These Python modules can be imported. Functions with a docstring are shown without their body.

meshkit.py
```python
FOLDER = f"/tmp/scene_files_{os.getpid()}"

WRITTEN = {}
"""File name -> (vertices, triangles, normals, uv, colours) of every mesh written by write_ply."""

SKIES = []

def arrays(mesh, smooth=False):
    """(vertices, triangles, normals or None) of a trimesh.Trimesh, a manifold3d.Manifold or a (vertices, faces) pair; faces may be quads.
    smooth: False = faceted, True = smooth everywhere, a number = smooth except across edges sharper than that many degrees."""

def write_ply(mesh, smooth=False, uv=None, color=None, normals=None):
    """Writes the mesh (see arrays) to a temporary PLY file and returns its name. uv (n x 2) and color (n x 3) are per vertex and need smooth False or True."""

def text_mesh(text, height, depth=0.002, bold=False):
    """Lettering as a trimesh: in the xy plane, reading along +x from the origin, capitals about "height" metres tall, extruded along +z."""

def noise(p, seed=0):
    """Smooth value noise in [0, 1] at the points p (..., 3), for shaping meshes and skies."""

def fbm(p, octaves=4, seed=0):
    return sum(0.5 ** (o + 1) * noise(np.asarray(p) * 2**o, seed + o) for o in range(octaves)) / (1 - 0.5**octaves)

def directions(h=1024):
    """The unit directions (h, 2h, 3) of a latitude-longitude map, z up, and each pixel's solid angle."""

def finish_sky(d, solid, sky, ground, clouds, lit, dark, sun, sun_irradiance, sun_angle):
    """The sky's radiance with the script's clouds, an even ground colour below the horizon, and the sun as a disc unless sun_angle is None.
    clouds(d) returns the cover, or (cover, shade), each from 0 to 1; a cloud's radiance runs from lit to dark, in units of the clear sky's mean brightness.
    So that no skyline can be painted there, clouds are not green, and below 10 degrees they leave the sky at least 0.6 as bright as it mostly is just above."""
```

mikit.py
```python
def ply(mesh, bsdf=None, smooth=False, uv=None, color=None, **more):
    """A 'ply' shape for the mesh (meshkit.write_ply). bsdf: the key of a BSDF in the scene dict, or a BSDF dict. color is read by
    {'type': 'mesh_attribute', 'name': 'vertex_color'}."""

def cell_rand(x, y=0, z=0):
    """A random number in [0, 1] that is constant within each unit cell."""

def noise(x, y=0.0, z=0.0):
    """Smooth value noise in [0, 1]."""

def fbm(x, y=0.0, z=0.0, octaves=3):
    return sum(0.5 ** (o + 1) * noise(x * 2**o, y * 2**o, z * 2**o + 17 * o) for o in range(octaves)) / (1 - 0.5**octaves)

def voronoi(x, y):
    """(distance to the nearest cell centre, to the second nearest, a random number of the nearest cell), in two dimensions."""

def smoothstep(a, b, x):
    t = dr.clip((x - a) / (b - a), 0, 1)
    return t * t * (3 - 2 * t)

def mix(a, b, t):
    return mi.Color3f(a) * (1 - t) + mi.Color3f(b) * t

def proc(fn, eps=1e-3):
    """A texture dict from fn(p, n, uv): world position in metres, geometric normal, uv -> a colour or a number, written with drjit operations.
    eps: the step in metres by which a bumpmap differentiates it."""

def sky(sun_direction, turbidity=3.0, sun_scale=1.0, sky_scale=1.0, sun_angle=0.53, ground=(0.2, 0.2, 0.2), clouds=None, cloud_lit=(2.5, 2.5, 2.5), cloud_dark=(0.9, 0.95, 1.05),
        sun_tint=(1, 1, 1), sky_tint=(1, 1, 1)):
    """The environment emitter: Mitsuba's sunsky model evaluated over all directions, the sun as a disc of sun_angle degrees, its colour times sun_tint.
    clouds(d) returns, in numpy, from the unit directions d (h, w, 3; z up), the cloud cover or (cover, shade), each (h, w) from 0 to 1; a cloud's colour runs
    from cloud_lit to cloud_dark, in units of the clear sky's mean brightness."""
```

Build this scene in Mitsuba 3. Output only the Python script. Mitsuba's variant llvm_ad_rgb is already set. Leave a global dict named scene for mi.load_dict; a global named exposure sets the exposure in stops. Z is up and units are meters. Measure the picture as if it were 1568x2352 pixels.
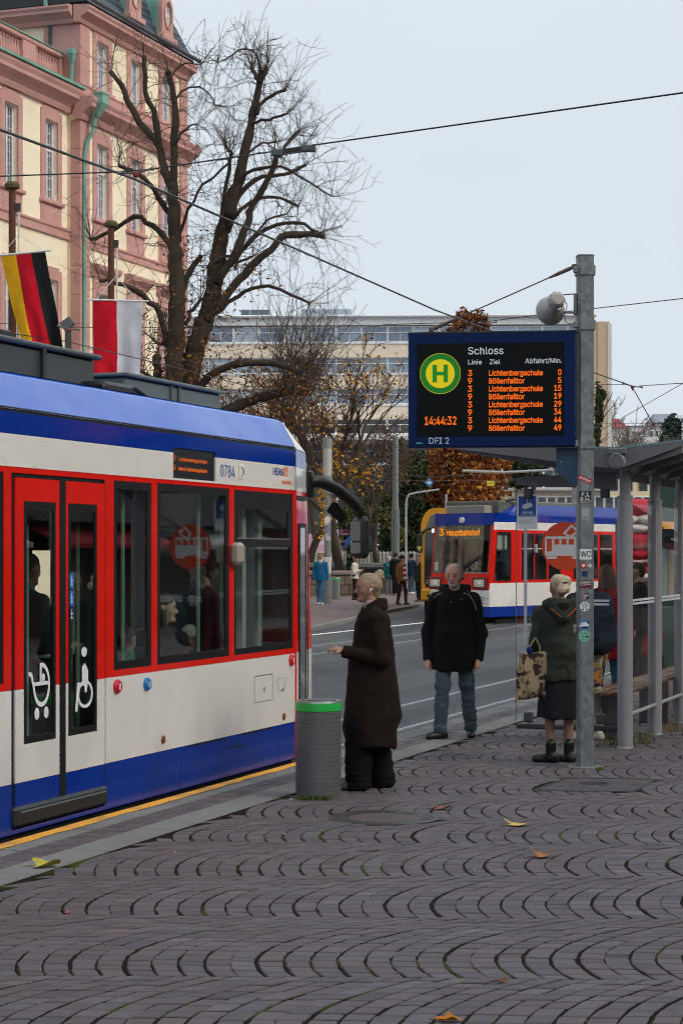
import math, random
import numpy as np, trimesh, drjit as dr, mitsuba as mi, mikit, meshkit
from shapely.geometry import Polygon, Point, box as sbox, LineString
from shapely.ops import unary_union
from shapely import affinity
from mikit import proc, noise, fbm, voronoi, cell_rand, smoothstep, mix
T = mi.ScalarTransform4f
scene, labels = {}, {}

# ---------------------------------------------------------------- camera, sky, exposure
F, CX, HY, CAMH = 4573.0, 784.0, 1272.0, 1.87        # focal length and horizon, in pixels of a 1568 x 2352 picture
scene['camera'] = {'type': 'perspective', 'fov': math.degrees(2 * math.atan(784 / F)), 'fov_axis': 'x', 'near_clip': 0.5, 'far_clip': 5000.0,
                   'principal_point_offset_y': -96 / 2352.0,
                   'to_world': T().look_at(origin=[0, 0, CAMH], target=[0, 10, CAMH], up=[0, 0, 1])}

def clouds(d):
    z = np.clip(d[..., 2], 0, 1)
    n = meshkit.fbm(d * [2.2, 2.2, 6.0] + 3.1, 4, seed=5)
    return np.ones(z.shape), np.clip(0.30 - 0.30 * z + 0.5 * (n - 0.5), 0, 1)      # overcast: darker towards the horizon
scene['sky'] = mikit.sky([0.80, -0.45, 0.62], turbidity=3, sun_scale=0.26, sun_angle=32, sun_tint=(0.90, 0.98, 1.08), clouds=clouds, cloud_lit=(1.62, 1.78, 1.92), cloud_dark=(1.10, 1.24, 1.38), ground=(0.10, 0.10, 0.10))
exposure = 2.62

# ---------------------------------------------------------------- frames
TH = math.atan(0.3555); ST, CT = math.sin(TH), math.cos(TH)     # the tracks' direction against the view

def at(u, v, Y):
    return np.array([(u - CX) / F * Y, Y, CAMH - (v - HY) / F * Y])

def gnd(u, v, z=0.0):
    return at(u, v, F * (CAMH - z) / (v - HY))

def P(s, r, z):
    return np.array([s * ST + r * CT, s * CT - r * ST, z])

def frame(o, x, y, z=(0, 0, 1)):
    M = np.eye(4); M[:3, 0], M[:3, 1], M[:3, 2], M[:3, 3] = x, y, z, o
    return M
TRK = frame((0, 0, 0), (ST, CT, 0), (CT, -ST, 0))               # local (s, r, z) of the track frame (left handed: fixed in add)

def rotz(a, o=(0, 0, 0)):
    c, s = math.cos(a), math.sin(a)
    return frame(o, (c, s, 0), (-s, c, 0))

def tr(x, y, z):
    M = np.eye(4); M[:3, 3] = x, y, z
    return M

# ---------------------------------------------------------------- mesh collector
class MB:
    def __init__(self, M=None, col=(0.5, 0.5, 0.5)):
        self.v, self.f, self.c, self.n, self.M, self.col = [], [], [], 0, M, col

    def add(self, v, f, col=None, M=None):
        v, f = np.asarray(v, float).reshape(-1, 3), np.asarray(f, int)
        if f.size == 0: return self
        if f.shape[1] == 4: f = np.vstack([f[:, [0, 1, 2]], f[:, [0, 2, 3]]])
        for m in (M, self.M):
            if m is not None:
                v = v @ m[:3, :3].T + m[:3, 3]
                if np.linalg.det(m[:3, :3]) < 0: f = f[:, ::-1]
        c = np.asarray(self.col if col is None else col, float)
        self.v.append(v); self.f.append(f + self.n); self.c.append(np.broadcast_to(c, v.shape)); self.n += len(v)
        return self

    def tm(self, m, col=None, M=None): return self.add(m.vertices, m.faces, col, M)

    def hexa(self, p, col=None, M=None):     # p: 4 bottom (ccw from above) then 4 top
        return self.add(p, [[0, 3, 2, 1], [4, 5, 6, 7], [0, 1, 5, 4], [1, 2, 6, 5], [2, 3, 7, 6], [3, 0, 4, 7]], col, M)

    def box(self, a, b, col=None, M=None):   # corners
        x0, y0, z0 = np.minimum(a, b); x1, y1, z1 = np.maximum(a, b)
        return self.hexa([(x0, y0, z0), (x1, y0, z0), (x1, y1, z0), (x0, y1, z0), (x0, y0, z1), (x1, y0, z1), (x1, y1, z1), (x0, y1, z1)], col, M)

    def cbox(self, a, b, ch=0.01, col=None, M=None):   # chamfered box
        x0, y0, z0 = np.minimum(a, b); x1, y1, z1 = np.maximum(a, b)
        c = min(ch, 0.45 * min(x1 - x0, y1 - y0, z1 - z0))
        pts = []
        for x, sx in ((x0, 1), (x1, -1)):
            for y, sy in ((y0, 1), (y1, -1)):
                for z, sz in ((z0, 1), (z1, -1)):
                    pts += [(x, y + sy * c, z + sz * c), (x + sx * c, y, z + sz * c), (x + sx * c, y + sy * c, z)]
        h = trimesh.Trimesh(pts, []).convex_hull
        return self.tm(h, col, M)

    def hull(self, pts, col=None, M=None): return self.tm(trimesh.Trimesh(np.asarray(pts, float), []).convex_hull, col, M)

    def tube(self, pts, r, n=6, col=None, M=None, cap=True, up=None):
        p = np.asarray(pts, float); r = np.broadcast_to(np.asarray(r, float), (len(p),))
        t = np.gradient(p, axis=0); t /= np.linalg.norm(t, axis=1, keepdims=True) + 1e-12
        a = np.cross(t[0], (0, 0, 1.0) if abs(t[0, 2]) < 0.9 else (1.0, 0, 0)); a /= np.linalg.norm(a)
        A = np.empty_like(p)
        for i in range(len(p)):
            a = a - t[i] * (a @ t[i]); a /= np.linalg.norm(a) + 1e-12; A[i] = a
        B = np.cross(t, A); g = np.arange(n) * 2 * np.pi / n
        v = (p[:, None] + r[:, None, None] * (np.cos(g)[None, :, None] * A[:, None] + np.sin(g)[None, :, None] * B[:, None])).reshape(-1, 3)
        i, j = np.meshgrid(np.arange(len(p) - 1), np.arange(n), indexing='ij')
        q = np.stack([i * n + j, i * n + (j + 1) % n, (i + 1) * n + (j + 1) % n, (i + 1) * n + j], -1).reshape(-1, 4)
        f = np.vstack([q[:, [0, 1, 2]], q[:, [0, 2, 3]]])
        if cap:
            k = np.arange(1, n - 1)
            f = np.vstack([f, np.stack([k * 0, k + 1, k], 1), np.stack([k * 0, k, k + 1], 1) + (len(p) - 1) * n])
        return self.add(v, f, col, M)

    def lathe(self, prof, o=(0, 0, 0), n=24, col=None, M=None, a0=0.0):     # profile of (radius, z), upwards = outwards normals
        prof = np.asarray(prof, float); g = a0 + np.arange(n) * 2 * np.pi / n
        v = np.stack([prof[:, :1] * np.cos(g), prof[:, :1] * np.sin(g), np.repeat(prof[:, 1:], n, 1)], -1).reshape(-1, 3) + o
        i, j = np.meshgrid(np.arange(len(prof) - 1), np.arange(n), indexing='ij')
        return self.add(v, np.stack([i * n + j, i * n + (j + 1) % n, (i + 1) * n + (j + 1) % n, (i + 1) * n + j], -1).reshape(-1, 4), col, M)

    def sph(self, c, r, col=None, M=None, n=10):
        r = np.broadcast_to(np.asarray(r, float), (3,)); g = np.linspace(-np.pi / 2, np.pi / 2, n)
        m = MB(); m.lathe(np.stack([np.maximum(np.cos(g), 1e-4), np.sin(g)], 1), n=2 * n)
        return self.add(m.v[0] * r + c, m.f[0], col, M)

    def ext(self, poly, depth, col=None, M=None):     # shapely polygon in local xy, extruded along +z
        for g in getattr(poly, 'geoms', [poly]):
            if g.area > 1e-9: self.tm(trimesh.creation.extrude_polygon(g, depth, engine='earcut'), col, M)
        return self

    def text(self, s, h, M, col=None, depth=0.003, bold=False, width=None, cx=False):
        t = meshkit.text_mesh(s, h, depth, bold); v = np.array(t.vertices); w = v[:, 0].max() - v[:, 0].min()
        v[:, 0] -= v[:, 0].min()
        if width: v[:, 0] *= width / w; w = width
        if cx: v[:, 0] -= w / 2
        return self.add(v, t.faces, col, M)

    def mesh(self): return np.vstack(self.v), np.vstack(self.f), np.vstack(self.c)

def numbered(k):
    if k not in scene and k not in labels: return k
    i = 1
    while f'{k}_{i:03d}' in scene or f'{k}_{i:03d}' in labels: i += 1
    return f'{k}_{i:03d}'

def lab(key, label=None, cat=None, group=None, kind=None):
    d = {}
    if label: d['label'] = label
    if cat: d['category'] = cat
    if group: d['group'] = group
    if kind: d['kind'] = kind
    if d: labels[key] = d
    return key

def code(c):
    q = np.sqrt(np.clip(c, 0, 1)); return np.c_[q[:, 0], np.floor(q[:, 1] * 1023 + .5) + .1 + .8 * q[:, 2]]

def thing(name, label, cat, group=None): return lab(numbered(name), label, cat, group)

def shape(mb, mat, smooth=False, **more):
    v, f, c = mb.mesh()
    if smooth is not False and smooth is not True:
        m = trimesh.Trimesh(v, f, process=False); m.visual.vertex_colors = None
        # split vertices at sharp edges but keep the colours
        fn = np.cross(v[f[:, 1]] - v[f[:, 0]], v[f[:, 2]] - v[f[:, 0]]); fn /= np.linalg.norm(fn, axis=1, keepdims=True) + 1e-20
        key, inv = np.unique(np.round(v, 5), axis=0, return_inverse=True)
        inv = inv.ravel(); area = np.linalg.norm(np.cross(v[f[:, 1]] - v[f[:, 0]], v[f[:, 2]] - v[f[:, 0]]), axis=1)
        cosl = math.cos(math.radians(smooth)); corner = inv[f].ravel(); face = np.repeat(np.arange(len(f)), 3)
        order = np.argsort(corner, kind='stable'); cs, fs = corner[order], face[order]
        st = np.searchsorted(cs, np.arange(len(key))); en = np.searchsorted(cs, np.arange(len(key)), 'right')
        N = np.empty((len(corner), 3))
        for k in range(len(key)):
            fl = fs[st[k]:en[k]]; nn = fn[fl]
            N[order[st[k]:en[k]]] = ((nn @ nn.T > cosl) * area[fl]) @ nn
        N /= np.linalg.norm(N, axis=1, keepdims=True) + 1e-20
        v2, c2 = v[f.ravel()], c[f.ravel()]; f2 = np.arange(len(f) * 3).reshape(-1, 3)
        path = meshkit.write_ply((v2, f2), False, code(c2), None, normals=N)
        return {'type': 'ply', 'filename': path, 'face_normals': False, 'bsdf': {'type': 'ref', 'id': mat}, **more}
    if smooth is True:
        key, idx, inv = np.unique(np.round(np.hstack([v, c]), 5), axis=0, return_index=True, return_inverse=True)
        v, c, f = v[idx], c[idx], inv.ravel()[f]
    return mikit.ply((v, f), mat, smooth=smooth, uv=code(c), **more)

def put(name, mb, mat, parent=None, smooth=False, label=None, cat=None, group=None, kind=None, **more):
    key = numbered((parent + '__' if parent else '') + name)
    scene[key] = shape(mb, mat, smooth, **more)
    lab(key, label, cat, group, kind)
    return key

def emit(rgb): return {'emitter': {'type': 'area', 'radiance': {'type': 'rgb', 'value': list(rgb)}}}
rng = np.random.default_rng(7)

# ---------------------------------------------------------------- materials (vertex colours carry the colour of each thing)
def f_vc(p, n, uv):
    g = dr.floor(uv.y); b = (uv.y - g - 0.1) / 0.8
    return mi.Color3f(dr.square(uv.x), dr.square(g / 1023.0), dr.square(b))
VC = proc(f_vc)                                      # a thing's own colour, written into its vertices' uv: red in u, green and blue in v
def mat(name, d): scene[name] = {'type': 'twosided', 'b': d}
def bump(fn, scale, d, eps=2e-3): return {'type': 'bumpmap', 'tex': proc(fn, eps), 'scale': scale, 'b': d}
def PR(**k): return {'type': 'principled', **k}
def f_rough(lo, hi, k): return proc(lambda p, n, uv: lo + (hi - lo) * fbm(p.x * k, p.y * k, p.z * k))
mat('matte', PR(base_color=VC, roughness=0.8, specular=0.3))
mat('cloth', bump(lambda p, n, uv: fbm(p.x * 14, p.y * 14, p.z * 9) + 0.12 * noise(p.x * 160, p.y * 160, p.z * 160), 0.012, PR(base_color=VC, roughness=0.9, specular=0.2, sheen=0.05)))
mat('skin', PR(base_color=VC, roughness=0.5, specular=0.4))
mat('satin', PR(base_color=VC, roughness=f_rough(0.28, 0.55, 9), specular=0.5))
mat('paint', PR(base_color=VC, roughness=f_rough(0.06, 0.22, 3), specular=0.5, clearcoat=0.6, clearcoat_gloss=0.95))
mat('metal', PR(base_color=VC, roughness=f_rough(0.25, 0.5, 12), metallic=0.85))
mat('stone', bump(lambda p, n, uv: fbm(p.x * 22, p.y * 22, p.z * 22), 0.004, PR(base_color=VC, roughness=0.85, specular=0.25)))
mat('hair', bump(lambda p, n, uv: noise(p.x * 90, p.y * 90, p.z * 260), 0.004, PR(base_color=VC, roughness=0.55, specular=0.4)))
mat('bark', bump(lambda p, n, uv: fbm(p.x * 9, p.y * 9, p.z * 2.5), 0.05, PR(base_color=proc(lambda p, n, uv: mix((0.030, 0.024, 0.021), (0.085, 0.066, 0.052), fbm(p.x * 3, p.y * 3, p.z * 1.2))), roughness=0.95, specular=0.1)))
scene['leaf'] = {'type': 'twosided', 'b': PR(base_color=VC, roughness=0.7, specular=0.2)}
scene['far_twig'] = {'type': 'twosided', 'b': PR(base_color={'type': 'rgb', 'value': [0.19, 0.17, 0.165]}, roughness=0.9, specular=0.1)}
scene['glass'] = {'type': 'thindielectric', 'int_ior': 1.5}
scene['tram_glass'] = {'type': 'thindielectric', 'int_ior': 1.55, 'specular_transmittance': {'type': 'rgb', 'value': [0.82, 0.90, 0.88]}}
mat('dark_glass', PR(base_color=VC, roughness=0.03, specular=0.8))

def galv(p, n, uv):
    a, b, c = voronoi(p.x * 26 + p.y * 19, p.z * 21)
    return mix((0.115, 0.135, 0.15), (0.25, 0.28, 0.295), 0.55 * c + 0.45 * fbm(p.x * 14, p.y * 14, p.z * 5))
mat('galvanised', PR(base_color=proc(galv), roughness=0.5, metallic=0.35, specular=0.5))

def f_asphalt(p, n, uv):
    q = p.x * 0.335 + p.y * 0.942; w = p.x * 0.942 - p.y * 0.335
    k = 0.45 * smoothstep(0.3, 0.7, fbm(w * 1.6, q * 0.12, 0)) + 0.35 * smoothstep(0.35, 0.65, fbm(p.x * 0.35 + 9, p.y * 0.12)) + 0.2 * noise(p.x * 60, p.y * 60)
    c = mix((0.025, 0.028, 0.034), (0.074, 0.076, 0.082), k)
    crack = smoothstep(0.02, 0.0, dr.abs(fbm(p.x * 0.9 + 3, p.y * 0.35) - 0.5)) * 0.4
    return c * (1 - crack)
mat('asphalt', bump(lambda p, n, uv: noise(p.x * 90, p.y * 90), 0.004, PR(base_color=proc(f_asphalt), roughness=0.62, specular=0.4)))

def f_joint(p, n, uv):
    m = smoothstep(0.5, 0.68, fbm(p.x * 1.7, p.y * 1.7)) * smoothstep(0.35, 0.6, noise(p.x * 9, p.y * 9))
    return mix((0.013, 0.011, 0.010), (0.035, 0.050, 0.010), m)
mat('joint_soil', PR(base_color=proc(f_joint), roughness=1.0, specular=0.05))

def f_cobble(p, n, uv):     # brightness grain of a stone face
    return 0.74 + 0.34 * fbm(p.x * 7, p.y * 7, 0) + 0.3 * (noise(p.x * 70, p.y * 70) - 0.5)
mat('cobble', bump(lambda p, n, uv: fbm(p.x * 30, p.y * 30, p.z * 30), 0.006, PR(base_color=VC, roughness=f_rough(0.45, 0.8, 6), specular=0.35)))
def f_far(p, n, uv):        # far paving, too small to pick apart
    a, b, c = voronoi(p.x * 7, p.y * 7)
    return mix((0.04, 0.035, 0.036), mix((0.11, 0.085, 0.09), (0.17, 0.14, 0.145), c), smoothstep(0.03, 0.16, b - a))
mat('far_paving', PR(base_color=proc(f_far), roughness=0.85, specular=0.25))
def f_conc(p, n, uv):
    return mix((0.11, 0.115, 0.12), (0.19, 0.195, 0.20), fbm(p.x * 2.2, p.y * 2.2, p.z * 2) * 0.75 + 0.25 * noise(p.x * 45, p.y * 45, p.z * 45))
mat('concrete', bump(lambda p, n, uv: noise(p.x * 80, p.y * 80, p.z * 80), 0.003, PR(base_color=proc(f_conc), roughness=0.9, specular=0.2)))
def f_earth(p, n, uv): return mix((0.06, 0.06, 0.055), (0.12, 0.115, 0.105), fbm(p.x * 0.05, p.y * 0.05))
mat('earth', PR(base_color=proc(f_earth), roughness=1.0, specular=0.1))
def f_plaster(p, n, uv):
    return mix((0.86, 0.78, 0.62), (0.75, 0.67, 0.51), smoothstep(0.35, 0.75, fbm(p.x * 0.5, p.y * 0.5, p.z * 0.22)) * 0.8 + 0.2 * noise(p.x * 6, p.y * 6, p.z * 6))
mat('plaster', PR(base_color=proc(f_plaster), roughness=0.95, specular=0.15))
def f_sand(p, n, uv):
    return mix((0.58, 0.35, 0.325), (0.42, 0.225, 0.21), fbm(p.x * 0.9, p.y * 0.9, p.z * 1.1) * 0.85 + 0.15 * noise(p.x * 12, p.y * 12, p.z * 12))
mat('sandstone', PR(base_color=proc(f_sand), roughness=0.95, specular=0.15))
def f_verdigris(p, n, uv): return mix((0.10, 0.27, 0.23), (0.24, 0.43, 0.37), fbm(p.x * 2, p.y * 2, p.z * 1.2))
mat('verdigris', PR(base_color=proc(f_verdigris), roughness=0.8, specular=0.25))
def f_rust(p, n, uv): return mix((0.07, 0.028, 0.018), (0.13, 0.055, 0.032), fbm(p.x * 5, p.y * 5, p.z * 2.2))
mat('rusty_steel', PR(base_color=proc(f_rust), roughness=0.8, specular=0.3))
# ================================================================ ground
R_EDGE = -6.37
def sheet(name, pts, z, matn, **k):
    m = MB(); pts = np.asarray(pts, float)
    v = np.c_[pts[:, :2], np.full(len(pts), z) if np.isscalar(z) else z]
    tri = trimesh.creation.triangulate_polygon(Polygon(pts[:, :2]), engine='earcut')
    vv = np.c_[tri[0], np.zeros(len(tri[0]))]
    d = ((vv[:, None, :2] - v[None, :, :2]) ** 2).sum(-1).argmin(1); vv[:, 2] = v[d, 2]
    f = np.asarray(tri[1]); a = np.cross(vv[f[:, 1], :2] - vv[f[:, 0], :2], vv[f[:, 2], :2] - vv[f[:, 0], :2]); f[a < 0] = f[a < 0][:, ::-1]
    m.add(vv, f); return put(name, m, matn, kind='structure', **k)

def srpoly(pts): return [P(s, r, 0)[:2] for s, r in pts]
sheet('ground', [(-1500, -300), (1500, -300), (1500, 2500), (-1500, 2500)], -0.42, 'earth', label='bare ground reaching away beneath and beyond the square')

# the road: flat at the platform, rising a little towards the far pavement
m = MB()
rows = [(-6.37, -0.15), (-9.0, -0.15), (-12.5, -0.09), (-16, -0.03), (-60, -0.03)]
for (r0, z0), (r1, z1) in zip(rows[:-1], rows[1:]):
    for s0 in range(-20, 180, 10):
        m.add([P(s0, r0, z0), P(s0 + 10, r0, z0), P(s0 + 10, r1, z1), P(s0, r1, z1)], [[0, 1, 2, 3]])
put('road', m, 'asphalt', kind='structure', label='grey worn asphalt road with tram rails beyond the platform')

def road_z(r): return float(np.interp(-r, [6.37, 9, 12.5, 16], [-0.15, -0.15, -0.09, -0.03]))
# rails: grooved steel, flush with the asphalt
for tk, (ra, rb) in enumerate([(-7.02, -8.10), (-13.4, -14.48)]):
    t = thing('track', ['two steel rails in the asphalt nearest the platform edge', 'two steel rails of the farther track across the road'][tk], 'rails')
    for r in (ra, rb):
        m = MB(M=TRK); z = road_z(r)
        for a, b, h in ((-.034, .020, .006), (.046, .066, .006)): m.box((4, r + a, z - .02), (110, r + b, z + h), (0.42, 0.44, 0.46))
        put('rail', m, 'metal', t)
        m = MB(M=TRK); m.box((4, r + .021, z - .02), (110, r + .045, z + .0015), (0.02, 0.02, 0.022)); put('groove', m, 'matte', t)
m = MB(M=TRK)
m.box((4, -6.74, -.17), (100, -6.70, -.146), (0.26, 0.27, 0.28)); put('joint_strip', m, 'matte', kind='structure', label='pale joint line in the asphalt beside the near rail')
m = MB(M=TRK)
m.box((30, -16.3, -.05), (75, -16.18, -.0255), (0.72, 0.72, 0.72)); put('lane_line', m, 'matte', kind='structure', label='white painted lane line across the road')

# platform: base under the stones, kerb, cobble strip, slab strip
S0, S1 = -6, 70
pav = 'platform_pavement'
m = MB(M=TRK); m.box((S0, -6.36, -.30), (S1, 30, -.0052)); scene[pav] = shape(m, 'joint_soil'); lab(pav, 'dark soil and moss in the joints of the cobbled platform', kind='structure')
m = MB()
sy = (23.75 - ST * 5.57) / CT
far = [P(sy, -5.57, 0), P(70, -5.57, 0), P(70, 30, 0), np.array([40.0, 23.75, 0])]
m.add([p + (0, 0, -.002) for p in far], [[3, 2, 1, 0]])
put('far_paving', m, 'far_paving', kind='structure', label='small cobbles of the platform seen far off behind the shelter')
# kerb stones
kerb = thing('platform_kerb', None, None); labels[kerb] = {'kind': 'structure', 'label': 'grey stone kerb of the tram platform edge'}
km = []
s = 3.0; i = 0
while s < 62:
    L = 1.0 + 0.03 * rng.random(); m = MB(M=TRK)
    m.cbox((s + .004, R_EDGE, -.28), (s + L - .004, -6.095, 0.0 + .003 * rng.random()), .012)
    put('kerbstone', m, 'concrete', kerb); s += L
slab = thing('slab_strip', None, None); labels[slab] = {'kind': 'structure', 'label': 'smooth grey concrete slab strip between cobbles and kerb'}
s = 3.3
while s < 50:
    m = MB(M=TRK); m.cbox((s + .002, -5.85, -.1), (s + .998, -5.57, .002 * rng.random()), .006); put('slab', m, 'concrete', slab); s += 1.0
# worn yellow edge line
m = MB(M=TRK); ss = np.arange(3, 17.3, .06)
a = -6.352 + .010 * meshkit.fbm(np.c_[ss * 3, ss * 0, ss * 0], 3); b = -6.225 - .028 * np.clip(meshkit.fbm(np.c_[ss * 2.2, ss * 0 + 5, ss * 0], 4) - .42, 0, 1) * 3
for k in range(len(ss) - 1):
    if rng.random() < .012: continue
    m.add([(ss[k], a[k], .0065), (ss[k + 1], a[k + 1], .0065), (ss[k + 1], b[k + 1], .0065), (ss[k], b[k], .0065)], [[0, 3, 2, 1]])
scene['yellow_paint'] = {'type': 'twosided', 'b': PR(base_color=proc(lambda p, n, uv: mix((0.62, 0.30, 0.045), (0.42, 0.22, 0.06), smoothstep(0.45, 0.75, fbm(p.x * 5, p.y * 5)))), roughness=0.8)}
put('edge_line', m, 'yellow_paint', kind='structure', label='worn yellow orange safety line painted along the platform edge')

# ---- cobbles in sheared segment arches
MAN, MANR = np.array([0.302, 14.111]), 0.405
COV = Polygon([(1.50, 15.70), (2.30, 15.62), (2.62, 16.50), (1.86, 16.60)])
HOLES = [(Point(*MAN).buffer(MANR)), COV.buffer(.02), Point(2.133, 17.452).buffer(.09)]
def stone(m, q, col, h):
    """q: four ground corners, counter-clockwise; a stone with rounded upper edges, sunk into the soil."""
    q = np.asarray(q); c = q.mean(0); tl = rng.normal(0, .0045, 2)
    def ring(k, z): 
        p = c + (q - c) * k; return np.c_[p, z + h + (p - c) @ tl]
    e = q - c; k1 = 1 - .007 / max(.03, np.linalg.norm(e, axis=1).mean())
    k0 = 1.0
    v = np.vstack([ring(k0, -.03), ring(k0 * .995, -.005), ring(k1, -.001)])
    f = [[i + a, (i + 1) % 4 + a, (i + 1) % 4 + 4 + a, i + 4 + a] for a in (0, 4) for i in range(4)] + [[8, 9, 10, 11]]
    m.add(v, f, col)
def stone_col():
    b = 0.080 * math.exp(rng.normal(0, .10)); w = rng.random()
    return np.array([b * (.98 + .10 * w), b * (.87 + .04 * (1 - w)), b * (1.08 - .10 * w)])
stones = []
SP = 0.122
BND = [6.1, 7.42, 8.72, 10.30, 11.58, 12.86, 14.14, 15.52, 16.76, 17.9, 19.1, 20.3, 21.5, 22.7, 23.9]     # where the bands of arches meet
tau = np.linspace(0, 1, 60)
shp = np.where(tau < .24, .42, .53) * (tau - .24) ** 2           # sideways run of an arch, times the band's width squared
def inside(x, y):
    r = CT * x - ST * y; s = ST * x + CT * y
    return r > -5.50 and s < 24.6 and abs(x) < .19 * y + 1.3 and r < 2.4
wavs = [(rng.uniform(.03, .08), rng.uniform(0, 6)) for _ in BND]
def bnd(k, x): return BND[k] + wavs[k][0] * math.sin(x * .5 + wavs[k][1]) - .03 * x
for band in range(len(BND) - 1):
    z0, W = BND[band], BND[band + 1] - BND[band]
    crv = np.c_[shp * W * W, W * tau]; arc = np.r_[0, np.cumsum(np.linalg.norm(np.diff(crv, axis=0), axis=1))]; NS = int(round(arc[-1] / .128))
    j0, j1 = int((-.2 * (z0 + W) - 2.2) / SP), int((.2 * (z0 + W) + 2.2) / SP)
    ph = rng.random() * SP
    for j in range(j0, j1):
        fr = np.linspace(0, 1, NS + 1); fr[1:-1] += rng.normal(0, .011, NS - 1)
        x = j * SP + ph + rng.normal(0, .004)
        ca = np.c_[np.interp(fr * arc[-1], arc, crv[:, 0]), np.interp(fr * arc[-1], arc, tau)]
        for i in range(NS):
            qa, qb = ca[i] + (x, 0), ca[i + 1] + (x, 0)
            q = np.array([qa, qa + (SP, 0), qb + (SP, 0), qb])
            q[:, 1] = [bnd(band, p[0]) * (1 - p[1]) + bnd(band + 1, p[0]) * p[1] for p in q]
            cc = q.mean(0)
            if not inside(*cc): continue
            e1, e2 = q[1] - q[0], q[3] - q[0]
            wide = rng.uniform(.006, .0125); narrow = rng.uniform(.0045, .0085)      # wide joints along the arch, narrow between stones
            nrm = np.array([-e2[1], e2[0]]) / np.linalg.norm(e2); t2 = e2 / np.linalg.norm(e2)
            perp = abs(e1 @ nrm)
            sx = wide / max(perp, .03)
            q = np.array([q[0] + e1 * sx + t2 * narrow, q[1] - e1 * sx * .4 + t2 * narrow, q[2] - e1 * sx * .4 - t2 * narrow, q[3] + e1 * sx - t2 * narrow]) + rng.normal(0, .0022, (4, 2))
            stones.append(q)
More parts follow.
